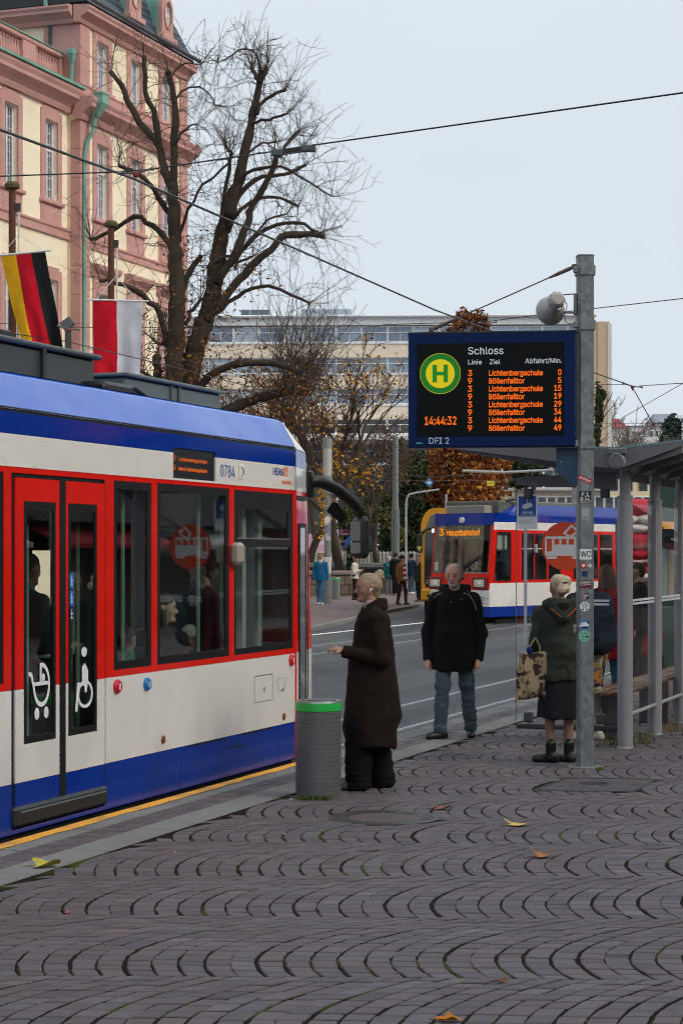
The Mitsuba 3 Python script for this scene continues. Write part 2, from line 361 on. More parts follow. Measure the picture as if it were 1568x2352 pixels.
# straight cobbles next to the kerb
for row in range(2):
    s = 4.0
    while s < 42:
        L = rng.uniform(.10, .15); r0 = -6.09 + .12 * row
        stones.append(np.array([P(s + .004, r0 + .004, 0)[:2], P(s + .004, r0 + .114, 0)[:2], P(s + L - .004, r0 + .114, 0)[:2], P(s + L - .004, r0 + .004, 0)[:2]]) + rng.normal(0, .002, (4, 2))); s += L
ok = []
hp = unary_union(HOLES)
for q in stones:
    c = q.mean(0)
    if np.cross(q[1] - q[0], q[2] - q[0]) < 0: q = q[::-1]
    if hp.contains(Point(*c)): continue
    y = c[1]; px = [(CX + F * p[0] / p[1], HY + F * CAMH / p[1]) for p in q]
    vis = all(-20 < a < 1588 and b < 2400 for a, b in px)
    ok.append((Polygon(px).area if vis else 0, q))
ok.sort(key=lambda t: -t[0])
for _, q in ok[:300]:
    m = MB(); stone(m, q, stone_col(), abs(rng.normal(0, .0018))); put('cobblestone', m, 'cobble', pav)
m = MB()
for _, q in ok[300:]: stone(m, q, stone_col(), abs(rng.normal(0, .0018)))
put('cobblestones', m, 'cobble', pav, kind='stuff')

# ---- manhole, rectangular cover, moss, litter, leaves
IRON = (0.035, 0.037, 0.040)
t = thing('manhole_cover', 'round iron manhole cover with cobbled infill set in the paving', 'manhole')
m = MB(); ring = lambda R, r: Point(0, 0).buffer(R, 24).difference(Point(0, 0).buffer(r, 24))
m.ext(ring(.395, .345), .014, IRON, tr(MAN[0], MAN[1], -.012)); put('frame', m, 'satin', t)
m = MB(); m.ext(ring(.338, .26), .013, IRON, tr(MAN[0], MAN[1], -.012))
for k in range(36):
    a = k * math.pi / 18; m.box((.272, -.008, 0), (.328, .008, .004), (0.06, 0.06, 0.063), tr(MAN[0], MAN[1], 0) @ rotz(a))
put('cover_ring', m, 'satin', t)
m = MB(); m.ext(Point(0, 0).buffer(.257), .012, (0.075, 0.062, 0.06), tr(MAN[0], MAN[1], -.013)); put('infill', m, 'cobble', t)
t = thing('access_cover', 'square paved service cover in a thin iron frame near the post', 'cover')
m = MB(); m.ext(COV.difference(COV.buffer(-.018)), .012, IRON, tr(0, 0, -.009)); put('frame', m, 'satin', t)
c0, c1, c2, c3 = [np.array(p) for p in list(COV.exterior.coords)[:4]]
m = MB(); m.ext(COV.buffer(-.02), .01, (0.05, 0.045, 0.044), tr(0, 0, -.012)); put('tray', m, 'matte', t)
for a in range(7):
    for b in range(7):
        B = lambda u, w: (c0 * (1 - u) + c1 * u) * (1 - w) + (c3 * (1 - u) + c2 * u) * w
        u0, u1, w0, w1 = .05 + a * .13, .05 + a * .13 + .115, .05 + b * .13, .05 + b * .13 + .115
        m = MB()
        if a in (3,) and b in (4,): continue
        stone(m, [B(u0, w0), B(u1, w0), B(u1, w1), B(u0, w1)], stone_col() * .8, .004); put('paver', m, 'cobble', t)
m = MB(); u = B(.42, .58); m.cbox((u[0] - .1, u[1] - .1, 0), (u[0] + .13, u[1] + .05, .007), .004, (0.02, 0.02, 0.022)); put('badge_plate', m, 'satin', t)

def leaf_shape(L, curl, seed, lobed=True):
    r_ = np.random.default_rng(seed); n = 24; a = np.linspace(0, 2 * np.pi, n, endpoint=False)
    R = L * .5 * (1 + (.16 * np.cos(a * 5) + .10 * r_.normal(size=n) if lobed else 0)); R = np.where(np.abs(a - np.pi) < .3, R * .6, R)
    x, y = R * np.cos(a) * 1.15, R * np.sin(a) * .8
    inner = np.c_[x * .5, y * .5]; outer = np.c_[x, y]; pts = np.vstack([outer, inner, [[0, 0]]])
    d = np.hypot(pts[:, 0], pts[:, 1]) / L
    z = .004 + curl * L * (d ** 2 * 1.6 * (.5 + .5 * np.sin(np.arctan2(pts[:, 1], pts[:, 0]) * 2 + seed)) + .12 * np.abs(pts[:, 1]) / L)
    v = np.c_[pts, z]; k = np.arange(n); kn = (k + 1) % n
    f = np.vstack([np.stack([k, kn, kn + n], 1), np.stack([k, kn + n, k + n], 1), np.stack([k + n, kn + n, k * 0 + 2 * n], 1)])
    return v, f
for u, v, L, curl, rz, col, name in [
    (104, 1993, .16, .75, .2, (0.42, 0.36, 0.06), 'curled yellow leaf lying on the slab strip at the left'),
    (1190, 1898, .155, .35, .1, (0.47, 0.33, 0.11), 'pale yellow lobed leaf on the cobbles right of the manhole'),
    (1247, 1971, .15, .8, .5, (0.33, 0.115, 0.035), 'orange brown curled leaf lying on the cobbles below the yellow leaf'),
    (1015, 1860, .13, .5, .3, (0.20, 0.085, 0.05), 'dull brown leaf on the far edge of the manhole cover'),
    (1029, 2349, .09, .7, .2, (0.40, 0.14, 0.02), 'orange leaf at the bottom edge of the picture'),
    (1152, 2258, .045, .5, .9, (0.20, 0.06, 0.03), 'tiny brown leaf between cobbles near the bottom'),
    (1020, 1698, .13, .3, .2, (0.07, 0.06, 0.035), 'dark leaf on the paving below the walking man')]:
    p = gnd(u, v); m = MB(M=tr(p[0], p[1], .004) @ rotz(rz)); a, f = leaf_shape(L, curl, int(u), u > 200); m.add(a, f, col)
    m.tube([(-L * .3, 0, .006), (-L * .55, .01, .008), (-L * .8, .03, .004)], .0022, 4, np.array(col) * .6)
    tag = put('fallen_leaf', m, 'leaf', smooth=True, label=name, cat='leaf')
for u, v, w, col, name in [(153, 2099, .035, (0.5, 0.12, 0.08), 'small red scrap of litter on the left cobbles'), (400, 1961, .03, (0.5, 0.2, 0.15), 'tiny pink scrap of litter on the left cobbles'),
                     (1090, 1999, .014, (0.8, 0.8, 0.8), 'small white cigarette end on the right cobbles'), (653, 1917, .018, (0.75, 0.75, 0.75), 'small white scrap left of the manhole'),
                     (668, 1838, .03, (0.6, 0.62, 0.6), 'white crumpled scrap on the slab strip')]:
    p = gnd(u, v); m = MB(M=tr(p[0], p[1], 0) @ rotz(u)); m.hull(rng.normal(0, .3, (14, 3)) * (w, w * .6, w * .25) + (0, 0, w * .2 + .002), col); put('litter_scrap', m, 'matte', label=name, cat='litter')
def tuft(p, n, h, spread, label, cols=((0.05, 0.10, 0.015), (0.11, 0.14, 0.03))):
    m = MB()
    for k in range(n):
        a = rng.random() * 6.28; q = np.array([p[0], p[1], 0]) + np.array([math.cos(a), math.sin(a), 0]) * spread * rng.random() ** .6 * (1, .6, 1)
        hh = h * rng.uniform(.4, 1); b = rng.random() * 6.28; d = np.array([math.cos(b), math.sin(b), 0]) * hh * rng.uniform(.2, .8); w = np.array([-d[1], d[0], 0]); w = w / np.linalg.norm(w) * .004
        c = mixc(cols[0], cols[1], rng.random())
        m.add([q - w, q + w, q + d * .4 + (0, 0, hh * .7) + w * .8, q + d * .4 + (0, 0, hh * .7) - w * .8, q + d + (0, 0, hh * .85)], [[0, 1, 2], [0, 2, 3], [3, 2, 4]], c)
    return put('grass_tuft', m, 'leaf', label=label, cat='grass', kind='stuff')
def mixc(a, b, t): return np.asarray(a) * (1 - t) + np.asarray(b) * t
tuft(gnd(722, 1836) + (0, -.03, 0), 260, .05, .13, 'green grass tuft growing at the foot of the grey bin')
tuft(gnd(1410, 1712), 40, .16, .11, 'grass tuft at the foot of the first shelter column', ((0.06, 0.08, 0.02), (0.16, 0.13, 0.05)))
tuft(gnd(1474, 1708), 60, .17, .17, 'grassy weeds between the first and second shelter column', ((0.05, 0.09, 0.02), (0.2, 0.17, 0.06)))
tuft(gnd(1545, 1680), 90, .14, .3, 'dry grass right of the second shelter column', ((0.08, 0.08, 0.02), (0.24, 0.18, 0.07)))
tuft(gnd(1378, 1770), 30, .05, .05, 'tiny weed in the joint beside the post')
# moss in the wide joints
m = MB()
for _, q in ok[:2600]:
    if meshkit.fbm(np.array([[q[0, 0] * 1.3, q[0, 1] * 1.3, 2.0]]), 3)[0] > .54 and rng.random() < .5:
        for k in range(rng.integers(3, 8)):
            t_ = rng.random(); p = q[3] * (1 - t_) + q[0] * t_ + rng.normal(0, .006, 2)
            r_ = rng.uniform(.004, .010); a = rng.random() * 3
            m.add([(p[0] + r_ * math.cos(a + g) * w, p[1] + r_ * math.sin(a + g), z) for g, w, z in ((0, 1, -.006), (2.1, 1.2, -.006), (4.2, 1, -.006))] + [(p[0], p[1], -.002 + .003 * rng.random())], [[0, 1, 3], [1, 2, 3], [2, 0, 3]], mixc((0.035, 0.055, 0.012), (0.075, 0.10, 0.022), rng.random()))
put('moss', m, 'leaf', label='green moss growing in the joints between cobbles', cat='moss', kind='stuff')

# ---- far pavement with kerb, beyond the road
kp = [gnd(u, v, .06)[:2] for u, v in [(560, 1462), (640, 1452), (725, 1437.5), (790, 1424), (850, 1408), (900, 1399), (940, 1392), (975, 1384)]]
kp += [np.array((6.0, 72.0)), np.array((16.0, 84.0)), np.array((40.0, 105.0))]
poly = kp + [np.array((140.0, 160.0)), np.array((140.0, 240.0)), np.array((-90.0, 240.0)), np.array((-90.0, 40.0)), np.array((-30.0, 40.0))]
sheet('far_pavement', [tuple(p) for p in poly], .06, 'far_paving', label='cobbled pavement on the far side of the road')
fk = thing('far_kerb', None, None); labels[fk] = {'kind': 'structure', 'label': 'pale stone kerb curving along the far pavement'}
ln = LineString([tuple(p) for p in kp]); L = ln.length; nk = int(L / 1.3)
for k in range(nk):
    a, b = np.array(ln.interpolate(L * k / nk).coords[0]), np.array(ln.interpolate(L * (k + 1) / nk).coords[0]); d = (b - a) / np.linalg.norm(b - a); n = np.array([-d[1], d[0]])
    m = MB(); a2, b2 = a + d * .01, b - d * .01; q = [a2 - n * .12, b2 - n * .12, b2 + n * .06, a2 + n * .06]
    m.hexa([(*p, -.12) for p in q] + [(*p, .075) for p in q], (0.25, 0.25, 0.245)); put('kerbstone', m, 'concrete', fk)
# ================================================================ the tram at the platform, in the track frame (s, r, z)
RED, WHITE, BLUE, BLACK = (0.68, 0.012, 0.006), (0.70, 0.70, 0.71), (0.0008, 0.030, 0.29), (0.008, 0.009, 0.010)
def dirty(base, dark, k):      # road film that thickens towards the skirt
    def fn(p, n, uv):
        g = smoothstep(0.35, 0.75, fbm(p.x * 2.1, p.y * 2.1, p.z * 0.9)) * smoothstep(1.1, 0.0, p.z) * k + 0.10 * noise(p.x * 9, p.y * 9, p.z * 3)
        return mix(base, dark, g)
    return proc(fn)
for nm, c in (('tram_white', WHITE), ('tram_blue', BLUE), ('tram_red', RED)):
    mat(nm, PR(base_color=dirty(c, tuple(.6 * x + .008 for x in c), .5), roughness=f_rough(0.08, 0.2, 2.5), specular=0.35, clearcoat=0.1, clearcoat_gloss=0.9))
mat('roof_blue', bump(lambda p, n, uv: fbm(p.x * 1.6 + p.y * 0.5, p.y * 0.7, p.z * 2), .05, PR(base_color={'type': 'rgb', 'value': [0.006, 0.075, 0.46]}, roughness=0.12, specular=0.8, clearcoat=0.6, clearcoat_gloss=0.95), 1e-2))
RS = -6.42
tram = thing('tram', 'white blue and red tram standing at the platform edge in the foreground', 'tram')
def side(poly, off=0.0, t=.03, r=RS):       # a sheet of the side wall: polygon in (s, z), its outer face at r + off
    return MB(M=TRK).ext(poly, t, None, frame((0, r + off - t, 0), (1, 0, 0), (0, 0, 1), (0, 1, 0)))
def rr(s0, z0, s1, z1, c=.0): return sbox(s0 + c, z0 + c, s1 - c, z1 - c).buffer(c) if c else sbox(s0, z0, s1, z1)
SB, SA = 2.6, 16.81
doors = [(11.60, 12.95), (4.9, 6.25)]
dholes = unary_union([rr(a - .01, .05, b + .01, 2.405) for a, b in doors])
wins = [(13.11, 13.755, 1.02, 2.406), (13.86, 15.275, 1.02, 2.412), (15.385, 16.75, 1.02, 2.406), (10.1, 11.49, 1.02, 2.406), (8.2, 10.0, 1.02, 2.406), (6.5, 8.1, 1.02, 2.406), (3.0, 4.7, 1.02, 2.406)]
wholes = unary_union([rr(a, c, b, d) for a, b, c, d in wins])
put('skirt_panel', side(rr(SB, .02, SA, .353).difference(dholes)), 'tram_blue', tram)
put('lower_panel', side(rr(SB, .355, SA, .971).difference(dholes)), 'tram_white', tram)
put('window_band', side(rr(SB, .973, SA, 2.443).difference(dholes).difference(wholes)), 'tram_red', tram)
disp = rr(14.156, 2.462, 14.989, 2.70)
put('upper_panel', side(rr(SB, 2.445, SA, 2.659).difference(disp)), 'tram_white', tram)
put('roof_band', side(rr(SB, 2.661, SA, 2.805).difference(disp)), 'tram_blue', tram)
m = MB(M=TRK)      # sloping cant panel and roof, with the facet over the cab
A_, B_ = (SA, RS, 2.822), (17.72, -6.60, 2.822)
m.add([(SB, RS, 2.822), A_, (17.04, -6.63, 3.075), (SB, -6.63, 3.075), (SB, -6.70, 3.115), (17.0, -6.70, 3.115), (SB, -8.54, 3.115), (17.0, -8.54, 3.115)],
      [[0, 1, 2], [0, 2, 3], [3, 2, 5], [3, 5, 4], [4, 5, 7], [4, 7, 6]])
put('roof', m, 'roof_blue', tram, smooth=38)
m = MB(M=TRK)
nose = [(16.83, RS), (17.72, -6.60), (18.40, -6.92), (18.72, -7.28), (18.78, -7.62)]
nose = nose + [(s, -15.24 - r) for s, r in nose[-2::-1]]
def nz(z, k): s, r = nose[k]; return (s - max(0, z - 1.0) * .26 * (0 if k in (0, 8) else .35 if k in (1, 7) else 1), r, z)
def noseband(z0, z1, k0, k1, inset=0.0):
    mm = MB(M=TRK)
    for k in range(k0, k1):
        a, b, c, d = nz(z0, k), nz(z0, k + 1), nz(z1, k + 1), nz(z1, k); mm.add([a, b, c, d], [[0, 1, 2, 3]])
    return mm
m = MB(M=TRK); top = [nz(2.822, k) for k in range(9)]
m.add([(17.04, -6.63, 3.075), (17.0, -6.70, 3.115), (17.0, -8.54, 3.115), (17.04, -8.61, 3.075)] + top, [[0, 4, 5], [1, 0, 5], [1, 5, 6], [1, 6, 7], [1, 7, 8], [1, 8, 2], [2, 8, 9], [2, 9, 10], [2, 10, 11], [2, 11, 3], [3, 11, 12]])
put('front_roof_facet', m, 'tram_white', tram)
put('front_skirt', noseband(.02, .353, 0, 8), 'tram_white', tram, smooth=20)
put('front_lower_panel', noseband(.355, .971, 0, 8), 'tram_white', tram, smooth=20)
put('front_red_band', noseband(.973, 1.15, 1, 7), 'tram_red', tram)
put('cab_door', noseband(.973, 2.443, 0, 1), 'tram_red', tram)
put("cab_side_panel", noseband(.973, 2.443, 7, 8), "tram_red", tram)
put('windscreen', noseband(1.15, 2.443, 1, 7).add(np.zeros((0, 3)), np.zeros((0, 3), int)), 'dark_glass', tram, smooth=20)
put('front_upper_panel', noseband(2.445, 2.659, 0, 8), 'tram_white', tram, smooth=20)
put('front_roof_band', noseband(2.661, 2.815, 0, 8), 'tram_blue', tram, smooth=20)
# cab door window strip and its frame, 3 mm proud of the bevelled cab side
d = np.array([17.72 - 16.83, -6.60 - RS, 0]); d /= np.linalg.norm(d); nn = np.array([-d[1], d[0], 0])
BV = lambda off: TRK @ frame(np.array([16.83, RS, 0]) + nn * off, d, (0, 0, 1), nn)
put('cab_door_window', MB(col=(0.09, 0.11, 0.12)).ext(rr(.18, .34, .50, 2.12, .03), .006, None, BV(.001)), 'dark_glass', tram)
put('cab_door_frame', MB(col=BLACK).ext(rr(.15, .31, .53, 2.15, .03).difference(rr(.19, .35, .49, 2.11, .03)), .010, None, BV(.001)).ext(rr(.05, 2.36, .62, 2.40), .006, None, BV(.001)).ext(rr(.66, .1, .675, 2.42), .006, None, BV(.001)), 'satin', tram)
put('cab_corner_post', MB(M=TRK).tube([(16.815, RS + .0, .02), (16.815, RS + .0, 2.44)], .012, 8), 'tram_red', tram)
# seam and gutter along the cant
put('gutter', MB(M=TRK, col=BLACK).box((SB, RS - .03, 2.805), (SA, RS - .004, 2.824)).tube([(SB, RS + .004, 2.832), (SA - .02, RS + .004, 2.832)], .006, 6), 'satin', tram)
put('skirt_edge', MB(M=TRK, col=(0.012, 0.012, 0.013)).box((SB, RS - .09, -.05), (SA, RS - .035, .03)).box((SB, RS - .9, -.14), (18.0, RS - .6, .1)), 'matte', tram)
put('underframe', MB(M=TRK, col=(0.01, 0.01, 0.011)).box((SB, -8.7, -.04), (17.6, -6.6, .0)), 'matte', tram)
# windows
def window(a, b, c, d, rub=.055, parent=tram, name='window'):
    w = numbered(parent + '__' + name); scene[w] = shape(side(rr(a, c, b, d, .03).difference(rr(a + rub, c + rub, b - rub, d - rub, .02)), -.004, .03), 'satin_black')
    m = MB(M=TRK); m.add([(a + rub - .01, RS - .012, c + rub - .01), (b - rub + .01, RS - .012, c + rub - .01), (b - rub + .01, RS - .012, d - rub + .01), (a + rub - .01, RS - .012, d - rub + .01)], [[0, 1, 2, 3]])
    put('pane', m, 'tram_glass', w); return w
mat('satin_black', PR(base_color={'type': 'rgb', 'value': [0.010, 0.011, 0.013]}, roughness=0.35, specular=0.4))
for k, (a, b, c, d) in enumerate(wins):
    w = window(a, b, c, d, .06 if k != 2 else .05)
    if k == 2:
        put('transom', side(rr(a + .05, 1.93, b - .05, 1.995), -.002), 'satin_black', w); put('header', side(rr(a + .05, 2.255, b - .05, 2.356), -.002), 'satin_black', w)
        put('trim', side(rr(a + .07, 1.996, b - .07, 2.006), .001), 'metal', w)
        for x in (a + .055, b - .11): put('sash', side(rr(x, 2.0, x + .055, 2.25), -.003), 'satin_black', w)
# doors: two leaves, each with a long window, a rubber seam between, sill step below
for dk, (a, b) in enumerate(doors):
    dr_ = numbered(tram + '__door'); mid = (a + b) / 2 + .02
    lf = MB(M=TRK)
    scene[dr_] = shape(side(rr(mid - .042, .2, mid + .042, 2.385), .012, .03), 'satin_black')
    for (x0, x1, w0, w1) in ((a + .03, mid - .045, a + .145, mid - .10), (mid + .045, b - .005, mid + .085, b - .13)):
        hole = rr(w0, .603, w1, 2.221)
        for nm, z0, z1, mt in (('blue_panel', .2, .353, 'tram_blue'), ('white_panel', .355, .971, 'tram_white'), ('red_panel', .973, 2.375, 'tram_red')):
            put(nm, side(rr(x0, z0, x1, z1).difference(hole), .008), mt, dr_)
        put('window_frame', side(hole.buffer(-.001).difference(rr(w0 + .035, .65, w1 - .03, 2.165)), .010), 'satin_black', dr_)
        m = MB(M=TRK); m.add([(w0, RS + .001, .61), (w1, RS + .001, .61), (w1, RS + .001, 2.21), (w0, RS + .001, 2.21)], [[0, 1, 2, 3]]); put('pane', m, 'tram_glass', dr_)
    put('head_slot', side(rr(a + .03, 2.378, b, 2.404), -.012), 'satin_black', dr_)
    put('edge_seal', side(unary_union([rr(a - .008, .06, a + .024, 2.4), rr(b - .003, .06, b + .008, 2.4)]), -.002), 'satin_black', dr_)
    m = MB(M=TRK, col=(0.018, 0.020, 0.022)); m.cbox((a - .01, RS - .1, .065), (b, RS + .035, .20), .02); m.cbox((a + .05, RS - .1, .15), (b - .04, RS + .045, .17), .008, (0.05, 0.06, 0.065)); put('step', m, 'satin', dr_)
    if dk: continue
    # pictograms on the leaf windows
    def decal(poly, off=.0125): return side(poly, off, .0015)
    L0, L1 = a + .145, mid - .10; cx = (L0 + L1) / 2
    def mapp(poly, cx, sc, z): return affinity.translate(affinity.scale(poly, sc, sc, origin=(0, 0)), cx, z)
    bowl = Point(0, 0).buffer(1, 32).intersection(sbox(-1, -1, 1, .15)); inner = Point(0, 0.02).buffer(.80, 32).intersection(sbox(-1, -1, 1, -.02))
    hood = Point(0, .0).buffer(1, 32).intersection(sbox(-.2, 0, 1, 1)).difference(Point(0, 0).buffer(.8, 32).intersection(sbox(-.02, .15, 1, 1)))
    pram = unary_union([bowl.difference(inner), hood, Point(.22, .32).buffer(.19), LineString([(-1.45, .55), (-1.2, .5), (-.95, .0)]).buffer(.1), Point(-.55, -1.28).buffer(.27), Point(.55, -1.28).buffer(.27), sbox(-.2, 0, 0, .98)])
    put('pram_pictogram', decal(mapp(affinity.scale(pram, .98, 1.22, origin=(0, 0)), cx + .015, .122, .985)).add(np.zeros((0, 3)), np.zeros((0, 3), int)), 'decal_white', dr_)
    M0, M1 = mid + .085, b - .13; cx = (M0 + M1) / 2
    chair = unary_union([Point(.2, -.7).buffer(.80, 32).difference(Point(.2, -.7).buffer(.62, 32)), Point(.1, 1.75).buffer(.28), Polygon([(-.12, .9), (.18, 1.1), (.5, .65), (.5, .1), (.35, -.6), (.15, -.6), (.1, .0), (-.12, .05)]),
                         LineString([(.0, -.1), (-.5, -.1), (-.7, -1.55)]).buffer(.11)])
    put('wheelchair_pictogram', decal(mapp(affinity.scale(chair, 1.35, 1.1, origin=(0, 0)), cx, .111, .965)), 'decal_white', dr_)
    for z, c in ((1.63, (0.02, 0.16, 0.55)), (1.51, (0.02, 0.16, 0.55)), (1.40, (0.03, 0.02, 0.09))):
        q = side(rr(M0 + .015, z, M0 + .07, z + .105), .0125, .0015); q.c = [np.broadcast_to(c, q.v[0].shape)]; put('sticker', q, 'satin', dr_)
        q = side(unary_union([rr(M0 + .03, z + .02, M0 + .055, z + .03), rr(M0 + .03, z + .05, M0 + .06, z + .058), rr(M0 + .04, z + .02, M0 + .046, z + .085)]), .014, .001); put('sticker_print', q, 'decal_white', dr_)
mat('decal_white', PR(base_color={'type': 'rgb', 'value': [0.72, 0.75, 0.80]}, roughness=0.4))
# destination display, number, logo
dp = numbered(tram + '__destination_display'); scene[dp] = shape(side(rr(14.158, 2.464, 14.987, 2.698), -.012), 'satin_black')
SF = lambda s, z, off=.0005: TRK @ frame((s, RS + off, z), (1, 0, 0), (0, 0, 1), (0, -1, 0)) @ np.diag([1, 1, -1, 1])
LED = (0.09, 0.016, 0.0015)
for z, tx, nr in ((2.60, 'Lichtenbergschule', '3'), (2.525, 'Merck Betriebsgelände', '3')):
    put('line_number', MB(col=LED).text(nr, .042, SF(14.19, z, -.012)), 'matte', dp, **emit(LED)); put('line_text', MB(col=LED).text(tx, .030, SF(14.28, z, -.012), width=.56), 'matte', dp, **emit(LED))
put('fleet_number', MB(col=(0.02, 0.06, 0.26)).text('0784', .10, SF(15.09, 2.505), width=.30), 'satin', tram)
m = MB(M=TRK); m.cbox((15.48, RS, 2.50), (15.58, RS + .012, 2.62), .008, (0.68, 0.68, 0.66)); m.tube([(15.51, RS + .014, 2.60), (15.55, RS + .016, 2.585), (15.555, RS + .016, 2.545), (15.51, RS + .014, 2.52)], .006, 6, (0.2, 0.2, 0.2)); put('latch_plate', m, 'satin', tram)
put('operator_logo', MB(col=(0.012, 0.03, 0.20)).text('HEAG', .062, SF(16.265, 2.565), bold=True, width=.26), 'satin', tram)
m = MB(col=(0.75, 0.17, 0.02)); m.ext(rr(0, 0, .085, .085).difference(LineString([(0, .02), (.05, .05), (.05, .085)]).buffer(.008)).difference(LineString([(.04, 0), (.085, .04)]).buffer(.008)), .002, None, SF(16.54, 2.558)); m.text('mobilo', .040, SF(16.47, 2.49), width=.24); put('operator_logo_print', m, 'satin', tram)
# round buttons and lamps on the white panel, hatch lines
def disc(s, z, r_, c, nm, t=.03, mt='satin', label=None): return put(nm, MB(col=c, M=TRK).lathe([(0.0001, t), (r_ * .8, t), (r_, t * .5), (r_, 0)], (0, 0, 0), 20, None, frame((s, RS, z), (1, 0, 0), (0, 0, 1), (0, 1, 0)) @ np.diag([1, 1, 1, 1])), mt, tram, smooth=30, label=label)
for s, z in ((13.15, .90), (16.70, .915)):
    disc(s, z, .052, (0.50, .01, .03), 'door_button', label='red round button'); 
    m = MB(M=TRK, col=(0.7, .7, .7)); m.ext(unary_union([Point(0, .012).buffer(.014), rr(-.012, -.025, .012, 0)]), .002, None, frame((s, RS + .0295, z), (1, 0, 0), (0, 0, 1), (0, 1, 0))); put('button_symbol', m, 'satin', tram)
disc(13.66, .885, .05, (0.01, .16, .45), 'door_button', label='blue round button')
m = MB(M=TRK, col=(0.5, .6, .7)); m.ext(Point(0, 0).buffer(.022).difference(Point(0, 0).buffer(.012)), .002, None, frame((13.66, RS + .0295, .885), (1, 0, 0), (0, 0, 1), (0, 1, 0))); put('button_symbol', m, 'satin', tram)
for s, z in ((13.96, .44), (16.52, .42)): disc(s, z, .033, (0.16, 0.05, 0.015), 'side_reflector', .012)
hl = unary_union([rr(15.83, .59, 16.25, .815).exterior.buffer(.0025), rr(15.83, .812, 16.25, .82), rr(16.39, .65, 16.54, .765).exterior.buffer(.002), rr(16.05, .67, 16.07, .71), rr(16.47, .655, 16.52, .67), rr(14.45, .335, 15.2, .350), rr(15.25, .25, 15.58, .262), rr(15.55, .335, 16.25, .350),
                  LineString([(14.44, .345), (14.36, .30), (14.30, .2), (14.26, .04)]).buffer(.004), LineString([(16.25, .345), (16.36, .28), (16.40, .04)]).buffer(.004), rr(12.965, .06, 12.972, 2.38)])
put('panel_joint', side(hl, .0015, .003), 'satin_black', tram)
m = MB(M=TRK); m.cbox((15.27, RS, 1.775), (15.40, RS + .10, 1.965), .03, (0.33, 0.29, 0.26)); put('camera_pod', m, 'satin', tram)
# roof boxes
m = MB(M=TRK, col=(0.040, 0.048, 0.052)); m.cbox((SB, -8.3, 3.06), (14.0, -7.02, 3.385), .02); m.cbox((SB, -8.34, 3.385), (14.06, -6.98, 3.425), .012, (0.055, 0.068, 0.072))
for s in (11.2, 12.3, 13.1): m.box((s, -7.02, 3.17), (s + .05, -6.99, 3.42), (0.02, .022, .024))
m.cbox((12.6, -7.3, 3.42), (12.75, -7.05, 3.48), .01, (0.02, .022, .024)); put('roof_equipment', m, 'satin', tram)
m = MB(M=TRK, col=(0.09, 0.115, 0.118)); m.cbox((14.75, -8.3, 3.06), (16.75, -7.12, 3.325), .02); m.cbox((14.72, -8.34, 3.325), (16.78, -7.08, 3.355), .008); m.box((15.62, -7.12, 3.07), (15.66, -7.105, 3.32), (.05, .06, .06)); m.box((15.78, -7.12, 3.07), (15.82, -7.105, 3.32), (.05, .06, .06)); put('roof_equipment', m, 'satin', tram)
m = MB(M=TRK, col=(0.008, 0.008, 0.009)); m.cbox((13.75, -7.05, 3.06), (14.25, -6.8, 3.2), .03)
for k in range(3): m.tube([(14.2, -6.9 - .07 * k, 3.17), (14.45, -6.9 - .07 * k, 3.2), (14.6, -6.88 - .07 * k, 3.15), (14.65, -6.88 - .07 * k, 3.07)], .022, 8)
put('roof_cable', m, 'satin', tram, smooth=40)
# mirror on its curved arm
mr = numbered(tram + '__mirror_arm')
arm = [(17.62, -6.60, 2.55), (17.75, -6.53, 2.56), (17.95, -6.44, 2.50), (18.12, -6.36, 2.40), (18.22, -6.30, 2.30), (18.26, -6.28, 2.22)]
tt = np.linspace(0, 1, 16); ap = np.array(arm); cp = np.stack([np.interp(tt, np.linspace(0, 1, 6), ap[:, k]) for k in range(3)], 1); cp[1:-1] = (cp[:-2] + cp[1:-1] * 2 + cp[2:]) / 4
scene[mr] = shape(MB(M=TRK, col=BLACK).tube(cp, np.linspace(.060, .050, 16), 10).cbox((17.55, -6.66, 2.40), (17.70, -6.56, 2.66), .02), 'satin', True)
m = MB(M=TRK, col=(0.012, .013, .014)); MH = TRK @ frame((18.24, -6.285, 1.825), (math.cos(.5), math.sin(.5), 0), (-math.sin(.5), math.cos(.5), 0), (0, 0, 1))
m = MB(col=(0.012, .013, .014)); m.cbox((-.07, -.10, 0), (.06, .10, .41), .045, None, MH @ rotz(.0)); put('mirror_head', m, 'satin', mr, smooth=40)
m = MB(col=(0.25, .26, .27)); m.ext(rr(-.07, .17, .07, .36, .02), .002, None, MH @ frame((-.072, 0, 0), (0, 1, 0), (0, 0, 1), (-1, 0, 0))); m.ext(rr(-.07, .05, .07, .155, .02), .002, None, MH @ frame((-.072, 0, 0), (0, 1, 0), (0, 0, 1), (-1, 0, 0))); put('mirror_glass', m, 'satin', mr)
put('mirror_shade', MB(M=TRK, col=BLACK).hull([(18.0, -6.5, 2.36), (18.05, -6.46, 2.36), (18.15, -6.42, 2.24), (18.18, -6.40, 2.22), (18.16, -6.46, 2.16), (18.02, -6.56, 2.28)]), 'satin', mr)
